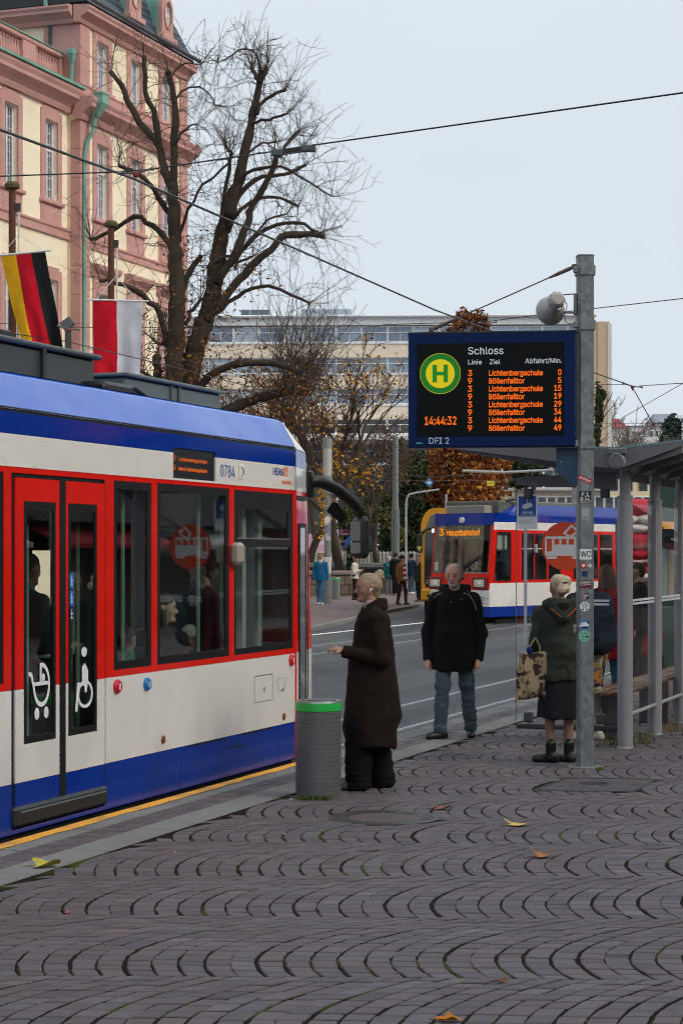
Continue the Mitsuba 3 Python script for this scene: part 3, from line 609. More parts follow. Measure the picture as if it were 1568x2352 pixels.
# interior: floor, ceiling, far wall with a gap of daylight, poles, seats
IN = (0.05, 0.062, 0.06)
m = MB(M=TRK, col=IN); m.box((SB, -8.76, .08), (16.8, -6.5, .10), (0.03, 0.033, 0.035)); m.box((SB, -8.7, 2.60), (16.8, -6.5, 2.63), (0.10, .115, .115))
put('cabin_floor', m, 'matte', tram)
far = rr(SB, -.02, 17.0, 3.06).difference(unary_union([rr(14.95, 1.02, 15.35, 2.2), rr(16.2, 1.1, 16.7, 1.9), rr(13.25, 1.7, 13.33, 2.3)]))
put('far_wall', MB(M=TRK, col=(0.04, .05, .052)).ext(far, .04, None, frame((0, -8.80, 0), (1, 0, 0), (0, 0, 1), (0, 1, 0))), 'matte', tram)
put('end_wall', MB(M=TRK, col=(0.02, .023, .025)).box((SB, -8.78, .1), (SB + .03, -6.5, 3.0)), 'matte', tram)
m = MB(M=TRK, col=(0.16, 0.25, 0.22))
for s, r in ((12.02, -6.75), (12.16, -6.62), (12.70, -6.62), (13.66, -7.0), (13.62, -6.6), (15.15, -6.65), (14.75, -7.6), (16.0, -7.2), (11.7, -6.6)): m.tube([(s, r, .1), (s, r, 2.6)], .019, 8)
m.tube([(12.3, -6.62, 1.15), (12.75, -6.62, 1.15)], .015, 6); m.tube([(13.2, -7.3, 1.0), (14.8, -7.3, 1.0)], .016, 6)
put('grab_pole', m, 'satin', tram, smooth=40)
m = MB(M=TRK, col=(0.30, .33, .32)); m.box((15.9, -6.9, .1), (15.98, -6.56, 2.58)); m.box((16.35, -6.95, .1), (16.45, -6.6, 2.58), (.18, .21, .2)); m.box((15.55, -7.4, .1), (15.6, -6.62, 2.5), (0.03, .09, .085)); m.box((15.6, -8.0, .1), (16.75, -7.9, 2.58), (0.03, .075, .07)); put('cab_partition', m, 'matte', tram)
m = MB(M=TRK, col=(0.035, 0.05, 0.065))
seats = [(13.95, -6.85), (13.35, -7.9), (14.15, -7.9), (14.85, -6.95), (15.35, -6.95), (10.6, -6.95), (9.6, -6.95), (11.0, -7.9), (12.1, -8.4)]
for s, r in seats:
    m = MB(M=TRK, col=(0.035, 0.05, 0.065)); m.cbox((s - .22, r - .22, .48), (s + .22, r + .22, .56), .03); m.cbox((s - .26, r - .22, .52), (s - .19, r + .22, 1.12), .03); m.box((s - .05, r - .05, .1), (s + .05, r + .05, .48), (.03, .03, .03)); put('seat', m, 'cloth', tram)
# ================================================================ palace across the square: local (s, out towards the square, z), facade plane at r = -29
RP = -29.0
FAC = lambda o=0.0: TRK @ tr(0, RP + o, 0)
pal = thing('palace', 'cream baroque palace with pink sandstone trim and a blue slate mansard roof', 'palace')
def wallpoly(poly, off, t, matn, name, parent=pal, **k):
    return put(name, MB(M=TRK).ext(poly, t, None, frame((0, RP + off - t, 0), (1, 0, 0), (0, 0, 1), (0, 1, 0))), matn, parent, **k)
PW = [58.34 + 2.51 * k for k in range(3)]                      # window axes of the pavilion
WW = [55.57 - 2.55 * k for k in range(7)]                      # of the wing
OW, RV = .41, .13                                              # half opening, depth of the reveal
floors_p = [(16.95, 18.47), (12.75, 15.14), (7.9, 10.3), (2.6, 5.4)]
floors_w = [(12.95, 15.42), (8.0, 10.45), (2.6, 5.4)]
hp_ = unary_union([rr(c - OW, a, c + OW, b) for c in PW for a, b in floors_p]); hw_ = unary_union([rr(c - OW, a, c + OW, b) for c in WW for a, b in floors_w])
wallpoly(rr(56.75, -.1, 65.0, 19.0).difference(hp_), 0, .45, 'plaster', 'wall')
wallpoly(rr(36, -.1, 56.72, 16.2).difference(hw_), -.40, .4, 'plaster', 'wall')
# the pavilion's flank above the wing, and its far side
m = MB(M=TRK); m.box((56.76, -43, 16.4), (57.05, RP - .46, 19.0)); put('flank_wall', m, 'plaster', pal)
m = MB(M=TRK); m.box((64.7, -43, -.1), (64.99, RP - .46, 19.0)); put('end_wall', m, 'plaster', pal)
def seg(name, a, b, mt='sandstone', parent=pal, ch=.02, col=None, o=0.0):
    return put(name, MB(M=FAC(o), col=col or (.5, .5, .5)).cbox(a, b, ch), mt, parent)
def molding(name, s0, s1, prof, mt='sandstone', o=0.0, parent=pal):      # profile of (out, z), extruded along s
    g = Polygon(prof); return put(name, MB(M=FAC(o)).ext(g, s1 - s0, None, frame((s0, 0, 0), (0, 1, 0), (0, 0, 1), (1, 0, 0))), mt, parent)
# corner pilasters, from stacked stone blocks
for (s0, s1, z0, z1, o) in ((56.70, 57.36, -.1, 15.66, .0), (56.70, 57.36, 16.8, 18.70, .0), (64.45, 65.05, -.1, 15.66, 0), (64.45, 65.05, 16.8, 18.7, 0)):
    n = max(1, round((z1 - z0) / .95)); h = (z1 - z0) / n
    for k in range(n): seg('pilaster_block', (s0, -.3, z0 + k * h + .004), (s1, .07, z0 + (k + 1) * h - .004), ch=.012)
for k in range(2): seg('pilaster_block', (56.70, -1.25, 16.9 + .95 * k), (56.76 + .0, -.302, 17.845 + .95 * k), ch=.008)
for k in range(4): seg('pilaster_block', (56.69, -1.3, 12.0 + .95 * k), (56.76, -.45, 12.945 + .95 * k), ch=.008)
CORN = [(-.1, 0), (.12, 0), (.16, .10), (.16, .16), (.26, .24), (.42, .34), (.46, .36), (.46, .46), (.52, .56), (.52, .64), (-.1, .70)]
sc = lambda pr, z, k=1.0, kx=1.0: [(a * kx, z + b * k) for a, b in pr]
molding('main_cornice', 56.6, 65.12, sc(CORN, 15.66, 1.08, 1.1))
molding('attic_band', 56.68, 65.1, [(-.1, 16.42), (.10, 16.42), (.10, 16.74), (.14, 16.78), (.14, 16.82), (-.1, 16.84)])
molding('eaves_cornice', 56.5, 65.06, sc(CORN, 18.72, .80, .9))
put('eaves_cornice', MB(M=TRK).ext(Polygon(sc(CORN, 18.72, .80, .9)), 13, None, frame((56.7, RP - .13, 0), (-1, 0, 0), (0, 0, 1), (0, -1, 0))), 'sandstone', pal)
molding('wing_cornice', 36, 56.9, sc(CORN, 15.86, 1.12, 1.05), o=-.4)
molding('string_course', 57.36, 64.45, [(-.1, 11.66), (.07, 11.66), (.07, 11.84), (.12, 11.88), (.12, 11.94), (-.1, 11.98)])
molding('string_course', 36, 56.7, [(-.1, 11.84), (.09, 11.84), (.09, 12.06), (.14, 12.11), (.14, 12.17), (-.1, 12.22)], o=-.4)
molding('cornice_gutter', 36, 56.8, [(.5, 16.60), (.62, 16.60), (.62, 16.68), (.5, 16.67)], 'verdigris', o=-.4)
# windows
def palace_window(c, a, b, o, top='ear', sill=True, glass=(0.16, 0.19, 0.24), panel=False):
    w = numbered(pal + '__window')
    S = lambda poly, off, t: MB(M=TRK).ext(poly, t, None, frame((0, RP + o + off - t, 0), (1, 0, 0), (0, 0, 1), (0, 1, 0)))
    fr = rr(c - OW - .27, a - .06, c + OW + .27, b + .30).difference(rr(c - OW, a, c + OW, b))
    if top == 'ear': fr = fr.union(rr(c - OW - .10, b + .25, c + OW + .10, b + .40)).difference(rr(c - OW, a, c + OW, b))
    scene[w] = shape(S(fr, .05, .10), 'sandstone')
    m = MB(M=FAC(o)); e = .02
    for x0, x1 in ((c - OW - .015, c - OW - .002), (c + OW + .002, c + OW + .015)): m.box((x0, -RV - .1, a), (x1, -.05, b))
    m.box((c - OW, -RV - .1, b + .002), (c + OW, -.05, b + .02)); put('reveal', m, 'sandstone', w)
    m = MB(M=FAC(o), col=(0.60, 0.60, 0.66)); h = b - a
    for x in (c - OW, c + OW - .075): m.box((x, -RV - .05, a), (x + .075, -RV, b))
    m.box((c - OW + .075, -RV - .05, a), (c + OW - .075, -RV, a + .08)); m.box((c - OW + .075, -RV - .05, b - .07), (c + OW - .075, -RV, b))
    m.box((c - .045, -RV - .045, a + .08), (c + .045, -RV + .008, b - .07))
    if h > 2: m.box((c - OW + .075, -RV - .05, a + h * .62), (c + OW - .075, -RV + .004, a + h * .62 + .09))
    put('sash', m, 'matte', w)
    m = MB(M=FAC(o), col=(0.60, 0.60, 0.66)); n = max(3, round(h / .36))
    for k in range(1, n): m.box((c - OW + .07, -RV - .04, a + h * k / n - .012), (c + OW - .07, -RV - .018, a + h * k / n + .012))
    for x in (c - .21, c + .21): m.box((x - .012, -RV - .039, a + .08), (x + .012, -RV - .017, b - .07))
    put('glazing_bars', m, 'matte', w, kind='stuff')
    m = MB(M=FAC(o), col=glass); m.box((c - OW, -RV - .06, a), (c + OW, -RV - .043, b)); put('pane', m, 'dark_glass', w)
    if sill: put('sill', MB(M=FAC(o)).cbox((c - OW - .34, -.1, a - .17), (c + OW + .34, .14, a - .05), .02), 'sandstone', w)
    if panel:
        put('apron', S(rr(c - OW - .27, a - .86, c + OW + .27, a - .17), .03, .08), 'sandstone', w); put('apron_panel', S(rr(c - OW - .12, a - .76, c + OW + .12, a - .3), .045, .02), 'sandstone', w)
    if top == 'hood':
        g = Polygon([(-.05, b + .50), (.10, b + .50), (.14, b + .60), (.30, b + .70), (.34, b + .80), (.34, b + .86), (-.05, b + .93)])
        put('hood', MB(M=FAC(o)).ext(g, 2 * OW + .9, None, frame((c - OW - .45, 0, 0), (0, 1, 0), (0, 0, 1), (1, 0, 0))), 'sandstone', w)
        put('frieze', S(rr(c - OW - .27, b + .31, c + OW + .27, b + .50), .07, .10), 'sandstone', w)
    return w
for c in PW:
    palace_window(c, *floors_p[0], 0, glass=(0.20, 0.24, 0.33)); palace_window(c, *floors_p[1], 0, glass=(0.16, 0.18, 0.24), panel=True); palace_window(c, *floors_p[2], 0, 'hood', glass=(0.07, 0.08, 0.09)); palace_window(c, *floors_p[3], 0)
for k, c in enumerate(WW):
    palace_window(c, *floors_w[0], -.4, glass=(0.06, 0.065, 0.08), panel=True); palace_window(c, *floors_w[1], -.4, 'ear', glass=(0.20, 0.26, 0.34)); palace_window(c, *floors_w[2], -.4)
# terrace balustrade over the wing's cornice
bal = numbered(pal + '__balustrade'); OB = -.62
scene[bal] = shape(MB(M=FAC(OB)).cbox((36, -.22, 16.60), (56.72, .10, 16.95), .02), 'sandstone')
put('rail', MB(M=FAC(OB)).cbox((36, -.24, 17.62), (56.72, .12, 17.76), .03), 'sandstone', bal)
put('rail_cap', MB(M=FAC(OB)).cbox((36, -.26, 17.762), (56.72, .15, 17.80), .01), 'verdigris', bal)
prof = [(.05, 0), (.075, .02), (.05, .06), (.085, .18), (.075, .30), (.04, .46), (.035, .52), (.06, .57), (.065, .66)]
s = 56.72
for (s1, s0, kind) in [(56.72, 56.5, 'b'), (56.5, 54.92, 'o'), (54.92, 54.05, 'b'), (54.05, 52.45, 'o'), (52.45, 51.6, 'b'), (51.6, 50.0, 'o'), (50.0, 49.2, 'b'), (49.2, 47.6, 'o'), (47.6, 36.0, 'b')]:
    if kind == 'b': put('pedestal', MB(M=FAC(OB)).cbox((s0 + .004, -.2, 16.952), (s1 - .004, .09, 17.618), .015), 'sandstone', bal)
    else:
        n = 9
        for k in range(n): put('baluster', MB(M=FAC(OB)).lathe([(a * .95, 16.953 + z) for a, z in prof], (s0 + (k + .5) * (s1 - s0) / n, -.06, 0), 8), 'sandstone', bal, smooth=50)
        put('back_panel', MB(M=FAC(OB)).box((s0 + .004, -.30, 16.952), (s1 - .004, -.20, 17.618)), 'sandstone', bal) if False else None
# downpipes in green copper
pp = numbered(pal + '__downpipe'); m = MB(M=FAC())
m.tube([(57.15, .30, 15.55), (57.13, .28, 15.35), (56.95, .16, 14.95), (56.86, .12, 14.5), (56.86, .12, 8), (56.86, .12, 0)], .062, 10); scene[pp] = shape(m, 'verdigris', 50)
m = MB(M=FAC()); m.hull([(x, y, 16.52) for x in (56.95, 57.36) for y in (.42, .72)] + [(x, y, 16.2) for x in (56.93, 57.38) for y in (.4, .74)] + [(x, y, 15.72) for x in (57.08, 57.22) for y in (.26, .40)]); m.cbox((56.92, .39, 16.48), (57.39, .75, 16.56), .02); m.tube([(57.15, .33, 15.75), (57.15, .33, 15.5)], .085, 10); put('rain_head', m, 'verdigris', pp)
m = MB(M=FAC(-.3)); m.cbox((56.45, .0, 17.70), (56.72, .22, 17.88), .02); m.hull([(56.48, .02, 17.7), (56.72, .02, 17.7), (56.72, .2, 17.7), (56.48, .2, 17.7), (56.56, .06, 17.4), (56.66, .06, 17.4), (56.66, .16, 17.4), (56.56, .16, 17.4)]); m.tube([(56.61, .1, 17.42), (56.60, .1, 17.2), (56.56, .1, 16.62)], .07, 8); put('terrace_drain', m, 'verdigris', pp)
m = MB(M=TRK, col=(0.05, .055, .06)); m.tube([(56.66, -30.0, 16.8), (56.66, -30.0, 18.75)], .06, 8); m.tube([(56.5, -30.0, 18.9), (56.4, -30.05, 19.6)], .07, 8, (0.14, .34, .28)); put('flank_pipe', m, 'satin', pp)
# mansard roof, its slates, and two oval dormers
Z0, Z1 = 19.34, 23.6
rf = numbered(pal + '__roof'); k_out, k_in = .42, -1.25
SX = lambda z: 64.62 - (z - Z0) * .58
m = MB(M=FAC()); yo = lambda z: .32 + (z - Z0) * (-1.7 / (Z1 - Z0))
m.add([(56.5, yo(Z0), Z0), (65.0, yo(Z0), Z0), (62.6, yo(Z1), Z1), (57.4, yo(Z1), Z1), (62.6, -8, Z1), (57.4, -8, Z1), (65.0, -13, Z0), (56.5, -13, Z0)], [[0, 1, 2, 3], [3, 2, 4, 5], [1, 6, 4, 2], [0, 3, 5, 7]])
scene[rf] = shape(m, 'slate_under')
mat('slate_under', PR(base_color={'type': 'rgb', 'value': [0.02, 0.025, 0.033]}, roughness=0.8))
mat('slate', PR(base_color=VC, roughness=f_rough(0.3, 0.6, 6), specular=0.5))
nrm = np.array([0, (Z1 - Z0), 1.7]); nrm = nrm / np.linalg.norm(nrm); hgt = .27
dorm = [(60.2, 20.55), (62.72, 20.48)]
def near_d(s, z): return any(abs(s - c) < .5 and z < d + .75 and z > d - .95 for c, d in dorm)
z = Z0 + .02; row = 0; slates = []; rest = MB(M=FAC())
while z < Z1:
    s = 56.55 + (row % 2) * .2
    smax = 65.0 - (z - Z0) * (2.4 / (Z1 - Z0)); smin = 56.5 + (z - Z0) * (.9 / (Z1 - Z0))
    while s < smax:
        w = rng.uniform(.36, .46); e = min(s + w - .008, smax)
        if s >= smin - .2 and not near_d((s + e) / 2, z):
            b = 0.060 * math.exp(rng.normal(0, .18)); col = (b * .62, b * .80, b * 1.18); l = rng.uniform(0, .006)
            q = [(max(s, smin), yo(z), z), (e, yo(z), z), (min(e, smax - .03), yo(z + hgt * 1.15), z + hgt * 1.15), (max(s, smin), yo(z + hgt * 1.15), z + hgt * 1.15)]
            pts = [np.array(p) + nrm * (.030 + l if i < 2 else .008) for i, p in enumerate(q)] ; low = [p - nrm * .012 for p in pts]
            m = rest if z > 21.9 else MB(M=FAC())
            m.hexa(low + pts, col)
            if z <= 21.9: put('slate', m, 'slate', rf)
        s += w
    z += hgt; row += 1
put('slates', rest, 'slate', rf, kind='stuff')
put('eaves_gutter', MB(M=FAC()).tube([(56.4, .50, 19.42), (65.1, .50, 19.42)], .07, 8, (0.05, 0.06, 0.07)), 'satin', rf)
for c, zc in dorm:
    d = numbered(rf + '__dormer'); yb = yo(zc - .9) + .02
    arch = Polygon([(c - .46, zc - .75), (c + .46, zc - .75), (c + .46, zc + .15)] + [(c + .46 * math.cos(a), zc + .15 + .52 * math.sin(a)) for a in np.linspace(.1, math.pi - .1, 14)] + [(c - .46, zc + .15)])
    oval = affinity.scale(Point(c, zc).buffer(1, 20), .27, .44)
    key = d; m = MB(M=TRK).ext(arch.difference(oval), .14, None, frame((0, RP + yb - .04, 0), (1, 0, 0), (0, 0, 1), (0, 1, 0)))
    m.ext(affinity.scale(Point(c, zc).buffer(1, 20), .33, .50).difference(oval), .05, None, frame((0, RP + yb + .10, 0), (1, 0, 0), (0, 0, 1), (0, 1, 0)))
    m.cbox((c - .6, RP + yb - .06, zc - .95), (c + .6, RP + yb + .22, zc - .75), .03)
    scene[key] = shape(m, 'sandstone')
    put(d.split('__', 1)[1].replace('roof__', 'roof__') + '_cheek', MB(M=TRK).ext(arch.buffer(.03), 1.6, None, frame((0, RP + yb - 1.65, 0), (1, 0, 0), (0, 0, 1), (0, 1, 0))), 'verdigris', pal)
    put(d.split('__', 1)[1] + '_pane', MB(M=TRK, col=(.45, .50, .53)).ext(oval, .02, None, frame((0, RP + yb - .01, 0), (1, 0, 0), (0, 0, 1), (0, 1, 0))), 'dark_glass', pal)
    bars = unary_union([rr(c - .03, zc - .44, c + .03, zc + .44), rr(c - .27, zc - .03, c + .27, zc + .03)]).union(oval.exterior.buffer(.035)).intersection(oval)
    put(d.split('__', 1)[1] + '_bars', MB(M=TRK, col=(.7, .7, .72)).ext(bars, .03, None, frame((0, RP + yb + .012, 0), (1, 0, 0), (0, 0, 1), (0, 1, 0))), 'matte', pal)

# ================================================================ flag masts and long flags in front of the palace
def cloth_flag(mb, O, ux, w, h, bands, lean, seed, thick=.006):
    """Hanging banner: upper edge from O along ux (width w), h long, its foot shifted by lean; colours side by side."""
    nx, nz = 30, 44; X, Z = np.meshgrid(np.linspace(0, 1, nx), np.linspace(0, 1, nz)); n = np.array([-ux[1], ux[0], 0])
    fold = .13 * Z ** .6 * np.sin(X * 7 + 2.2 * Z + seed) + .05 * np.sin((X + .8 * Z) * 15 + seed) * Z + .05 * Z * np.sin(X * 17 - 3 * Z + seed * 2) + .22 * (meshkit.fbm(np.stack([X * 3, Z * 3, X * 0 + seed], -1), 3) - .5) * Z
    sag = .0
    p = np.asarray(O)[None, None] + X[..., None] * w * ux + Z[..., None] * (np.array([0, 0, -h]) + 0 * ux) + (Z ** 1.15)[..., None] * np.array(lean) + fold[..., None] * n * w * .9 - (Z * .10 * (X - .5))[..., None] * ux * w
    v = p.reshape(-1, 3); i, j = np.meshgrid(np.arange(nz - 1), np.arange(nx - 1), indexing='ij'); q = np.stack([i * nx + j, i * nx + j + 1, (i + 1) * nx + j + 1, (i + 1) * nx + j], -1)
    for k, (a, b, c) in enumerate(bands):
        sel = q[(j >= round(a * (nx - 1))) & (j < round(b * (nx - 1)))]
        mb.add(v, sel, c) if False else mb.append((v, sel, c))
def flag(name, label, P0, ux, w, h, bands, lean, seed):
    key = thing(name, label, 'flag'); L = []
    cloth_flag(L, P0, ux, w, h, bands, lean, seed)
    for v, sel, c in L: put('stripe', MB().add(v, sel, c), 'flag_cloth', key, smooth=True)
    put('crossbar', MB(col=(.75, .75, .76)).tube([np.array(P0) - ux * .12 + (0, 0, .02), np.array(P0) + ux * (w + .12) + (0, 0, .02)], .02, 6), 'satin', key)
    return key
scene['flag_cloth'] = {'type': 'twosided', 'b': bump(lambda p, n, uv: fbm(p.x * 5, p.y * 5, p.z * 3), .03, PR(base_color=VC, roughness=0.75, specular=0.2))}
def mast(u, v_top, Y, label):
    t = thing('flagpole', label, 'flagpole'); b = at(u, v_top, Y); zt = b[2]
    put('pole', MB().lathe([(.085, -.1), (.08, 3), (.066, zt)], (b[0], b[1], 0), 12), 'rusty_steel', t, smooth=50)
    put('cap', MB(col=(0.09, .075, .035)).lathe([(.05, zt - .02), (.14, zt), (.15, zt + .06), (.11, zt + .12), (.0001, zt + .13)], (b[0], b[1], 0), 14), 'stone', t, smooth=40)
    put('rope_rail', MB(col=(.6, .6, .6)).tube([(b[0] + .13, b[1] - .03, 1), (b[0] + .13, b[1] - .03, zt - .4)], .018, 6), 'satin', t)
    for z in (zt - .45, zt - 2.4): put('bracket', MB(col=(.02, .02, .02)).box((b[0] + .05, b[1] - .05, z), (b[0] + .16, b[1] + .02, z + .16)), 'satin', t)
    return b
b1 = mast(28, 432, 38.0, 'rusty brown flagpole at the left edge carrying the black red gold flag')
b2 = mast(255, 520, 42.4, 'rusty brown flagpole carrying the red and white flag')
ux = np.array([CT * .96, -ST * .3, 0]); ux /= np.linalg.norm(ux)
GOLD, FRED, FBLK, FWHT = (0.80, 0.40, 0.008), (0.52, 0.004, 0.018), (0.014, 0.014, 0.016), (0.62, 0.62, 0.68)
A1 = at(2, 588, 37.6); B1 = at(104, 578, 37.3); u1 = (B1 - A1); w1 = np.linalg.norm(u1)
flag('flag', 'long black red and gold banner hanging slanted from the left flagpole', A1, u1 / w1, w1, 2.75, [(0, .345, GOLD), (.345, .68, FRED), (.68, 1, FBLK)], np.array([.62, -.1, 0]), 1.0)
A2 = at(213, 690, 42.0); B2 = at(328, 693, 41.8); u2 = B2 - A2; w2 = np.linalg.norm(u2)
flag('flag', 'long red and white banner hanging straight below the second flagpole', A2, u2 / w2, w2, 2.6, [(0, .48, FRED), (.48, 1, FWHT)], np.array([.0, -.1, 0]), 2.6)
m = MB(col=(.6, .6, .62)); c = at(255, 655, 42.2); m.tube([A2 + u2 * .05, b2 + (.12, -.05, -1.05)], .008, 4); m.tube([B2 - u2 * .1, b2 + (.12, -.05, -1.05)], .008, 4); m.tube([A1, b1 + (.12, -.05, -.9)], .006, 4); m.tube([B1, b1 + (.12, -.05, -.9)], .006, 4)
put('halyard', m, 'matte', label='thin ropes holding the two banners to their poles', cat='rope', kind='stuff')
t = thing('floodlight', 'small dark floodlight on a post beside the black red gold flag', 'floodlight'); p = at(148, 742, 45.0)
put('housing', MB(col=(.08, .10, .11)).hull([p + q for q in ((-.12, 0, .0), (.10, 0, .16), (.22, 0, .0), (.02, 0, -.2), (-.12, .2, .0), (.10, .2, .16), (.22, .2, .0), (.02, .2, -.2))]), 'satin', t)
put('lens', MB(col=(.55, .58, .6)).hull([p + q for q in ((-.125, .02, .0), (.06, .02, .13), (.06, .18, .13), (-.125, .18, 0), (-.10, .02, -.02))]), 'satin', t)
put('post', MB(col=(.05, .05, .05)).box(p + (.0, .06, -6), p + (.14, .2, -.1)), 'satin', t)
# ================================================================ the big pollarded tree between the trams and the palace
def spline(p, n):
    p = np.asarray(p, float); k = len(p); t = np.linspace(0, k - 1, n)
    q = np.vstack([2 * p[0] - p[1], p, 2 * p[-1] - p[-2]]); i = np.clip(t.astype(int), 0, k - 2); f = (t - i)[:, None]
    a, b, c, d = q[i], q[i + 1], q[i + 2], q[i + 3]
    return .5 * (2 * b + (c - a) * f + (2 * a - 5 * b + 4 * c - d) * f ** 2 + (3 * b - a - 3 * c + d) * f ** 3)
def twig_walk(r_, p, d, L, n, curl, up):
    pts = [np.array(p, float)]; d = np.array(d, float); d /= np.linalg.norm(d)
    for k in range(n):
        d = d + r_.normal(0, curl, 3) * (1, .8, 1) + np.array([0, 0, up(k / n)]); d /= np.linalg.norm(d); pts.append(pts[-1] + d * L / n)
    return np.array(pts)
YT = 50.0; PXM = F / YT
limbs = [  # (points in picture pixels, radius px start, end, sideways depth slope in m per m)
 ([(399, 1330), (398, 1100), (398, 884), (402, 815), (406, 737), (406, 660), (404, 603), (402, 545), (399, 470), (397, 430)], 25, 13, -.05),
 ([(440, 1330), (436, 1050), (433, 876), (444, 815), (460, 768), (475, 722), (491, 660), (498, 603), (506, 556), (522, 500)], 27, 16, .05),
 ([(522, 500), (534, 454), (549, 409), (560, 356), (575, 289), (588, 236), (594, 190), (600, 165)], 15, 7, .1),
 ([(398, 440), (384, 400), (376, 386), (369, 349), (354, 319), (320, 281), (294, 229), (277, 195), (256, 166)], 11, 5.5, .4),
 ([(366, 330), (357, 281), (352, 251), (333, 210), (333, 173), (331, 130)], 8, 4.5, -.5),
 ([(397, 430), (399, 386), (400, 311), (402, 236), (393, 191), (386, 166)], 10, 6.5, .2),
 ([(400, 510), (384, 484), (355, 440), (326, 405), (300, 390), (275, 380)], 7, 4, -.7),
 ([(404, 600), (395, 570), (372, 537), (350, 517), (329, 504), (305, 497), (265, 524), (229, 544), (208, 548)], 8, 4, .6),
 ([(396, 815), (383, 784), (364, 711), (337, 687), (298, 660), (267, 649), (232, 645)], 9, 4, -.6),
 ([(398, 800), (383, 795), (362, 788), (344, 772)], 4, 2.5, .5), ([(385, 890), (360, 880), (348, 869), (325, 853), (306, 842)], 6, 3.5, .9),
 ([(366, 900), (362, 860), (360, 822)], 11, 9, -.4),
 ([(408, 700), (421, 660), (434, 630), (444, 606), (460, 590)], 8, 6, .5), ([(424, 745), (440, 715), (460, 687)], 5, 4, .4),
 ([(497, 650), (506, 633), (533, 595), (556, 545), (572, 506), (575, 480), (605, 428), (631, 375), (643, 353), (687, 343)], 11, 5, -.35),
 ([(640, 360), (652, 340), (665, 323), (686, 300)], 5, 4, .4), ([(570, 350), (601, 330), (635, 326)], 3, 2, .7),
 ([(535, 490), (541, 469), (567, 428), (601, 405), (657, 400), (699, 379)], 7, 4, .5),
 ([(545, 430), (556, 409), (575, 390), (612, 383), (657, 386), (695, 409), (729, 431), (762, 450)], 5, 1.8, -.4),
 ([(525, 520), (541, 499), (564, 473), (605, 454), (650, 454), (684, 473)], 5, 3.5, .6),
 ([(530, 610), (541, 591), (583, 545), (637, 514), (691, 514), (734, 535)], 5.5, 3.8, .4),
 ([(565, 560), (590, 530), (625, 500), (660, 490)], 3.5, 2, .8),
 ([(478, 735), (491, 714), (537, 653), (575, 614), (622, 572), (649, 545), (683, 537), (720, 539), (741, 543)], 11, 6, -.15),
 ([(480, 740), (491, 722), (521, 699), (560, 672), (587, 657), (626, 659), (672, 680), (710, 695)], 6, 3.2, .55),
 ([(440, 910), (460, 888), (479, 865), (518, 842), (568, 834), (615, 830), (653, 842), (687, 853)], 10, 7, -.5),
 ([(437, 970), (490, 955), (560, 926), (583, 915), (614, 909), (656, 899), (699, 899)], 13, 10, .35),
 ([(503, 545), (511, 480), (522, 409), (532, 356), (520, 338), (515, 320)], 5.5, 3, -.8), ([(405, 560), (419, 517), (442, 464), (469, 420), (522, 377), (530, 360)], 4, 2.5, -.6),
 ([(590, 262), (594, 244), (620, 221), (654, 206)], 5, 3.5, .3), ([(580, 282), (594, 278), (627, 270), (661, 259)], 4, 3, -.4),
 ([(595, 200), (596, 143), (586, 120), (564, 111), (541, 118), (530, 131), (500, 143)], 3, 1.4, .3), ([(594, 190), (585, 172), (579, 156)], 5, 4.5, -.2), ([(596, 190), (604, 172), (611, 158)], 6, 6, .2),
 ([(398, 235), (410, 218), (432, 203), (462, 199), (485, 218), (492, 240)], 3, 1.4, .5), ([(392, 180), (410, 154), (430, 147), (460, 149)], 2.6, 1.4, .3), ([(400, 330), (420, 300), (440, 287), (452, 285)], 3, 1.6, -.5),
 ([(498, 600), (520, 590), (545, 600), (580, 588)], 3.5, 3, .6), ([(540, 620), (548, 590), (556, 560)], 3, 2, .3)]
big = thing('pollarded_tree', 'large bare pollarded tree with thick dark trunk and limbs in front of the palace corner', 'tree')
r_ = np.random.default_rng(21); tips, allp = [], []
for k, (px, a, b, sl) in enumerate(limbs):
    p = np.array(px, float); dist = np.r_[0, np.cumsum(np.hypot(*np.diff(p, axis=0).T))] / PXM
    base = 0.0
    if k > 2: base = float(np.clip((p[0, 0] - 430) / PXM * .0, -1, 1))
    Y = YT + base + sl * dist * .6
    pts = np.array([at(u, v, y) for (u, v), y in zip(p, Y)]); n = max(8, int(dist[-1] * 5)); c = spline(pts, n)
    c[1:-1] += r_.normal(0, .018, (n - 2, 3)); rad = np.linspace(a, b, n) / PXM * (1 + .07 * r_.normal(size=n))
    m = MB(); m.tube(c, rad, 10 if a > 7 else 7)
    if b > 3: m.sph(c[-1], rad[-1] * 1.12, n=6)
    put('trunk' if k < 2 else 'limb', m, 'bark', big, smooth=True)
    tips.append((c, rad, k)); allp.append(c)
tw = MB(); leafm = MB(col=(.2, .08, .02)); fine = []
def add_twig(p, d, L, rad, curl, up, depth=0):
    c = twig_walk(r_, p, d, L, max(4, int(L * 7)), curl, up); tw.tube(c, np.linspace(rad, rad * .45, len(c)) * .72, 3, cap=False)
    if depth < 2:
        for q in range(r_.integers(1, 4) if depth == 0 else r_.integers(0, 3)):
            i = r_.integers(1, len(c)); dd = (c[i] - c[i - 1]) + r_.normal(0, .6, 3) * L / len(c) * 2.0
            add_twig(c[i], dd, L * r_.uniform(.3, .65), rad * .7, curl * 1.1, up, depth + 1)
    else: fine.append(c[-1])
    return c
droop = lambda t: -.10 if t < .6 else .16
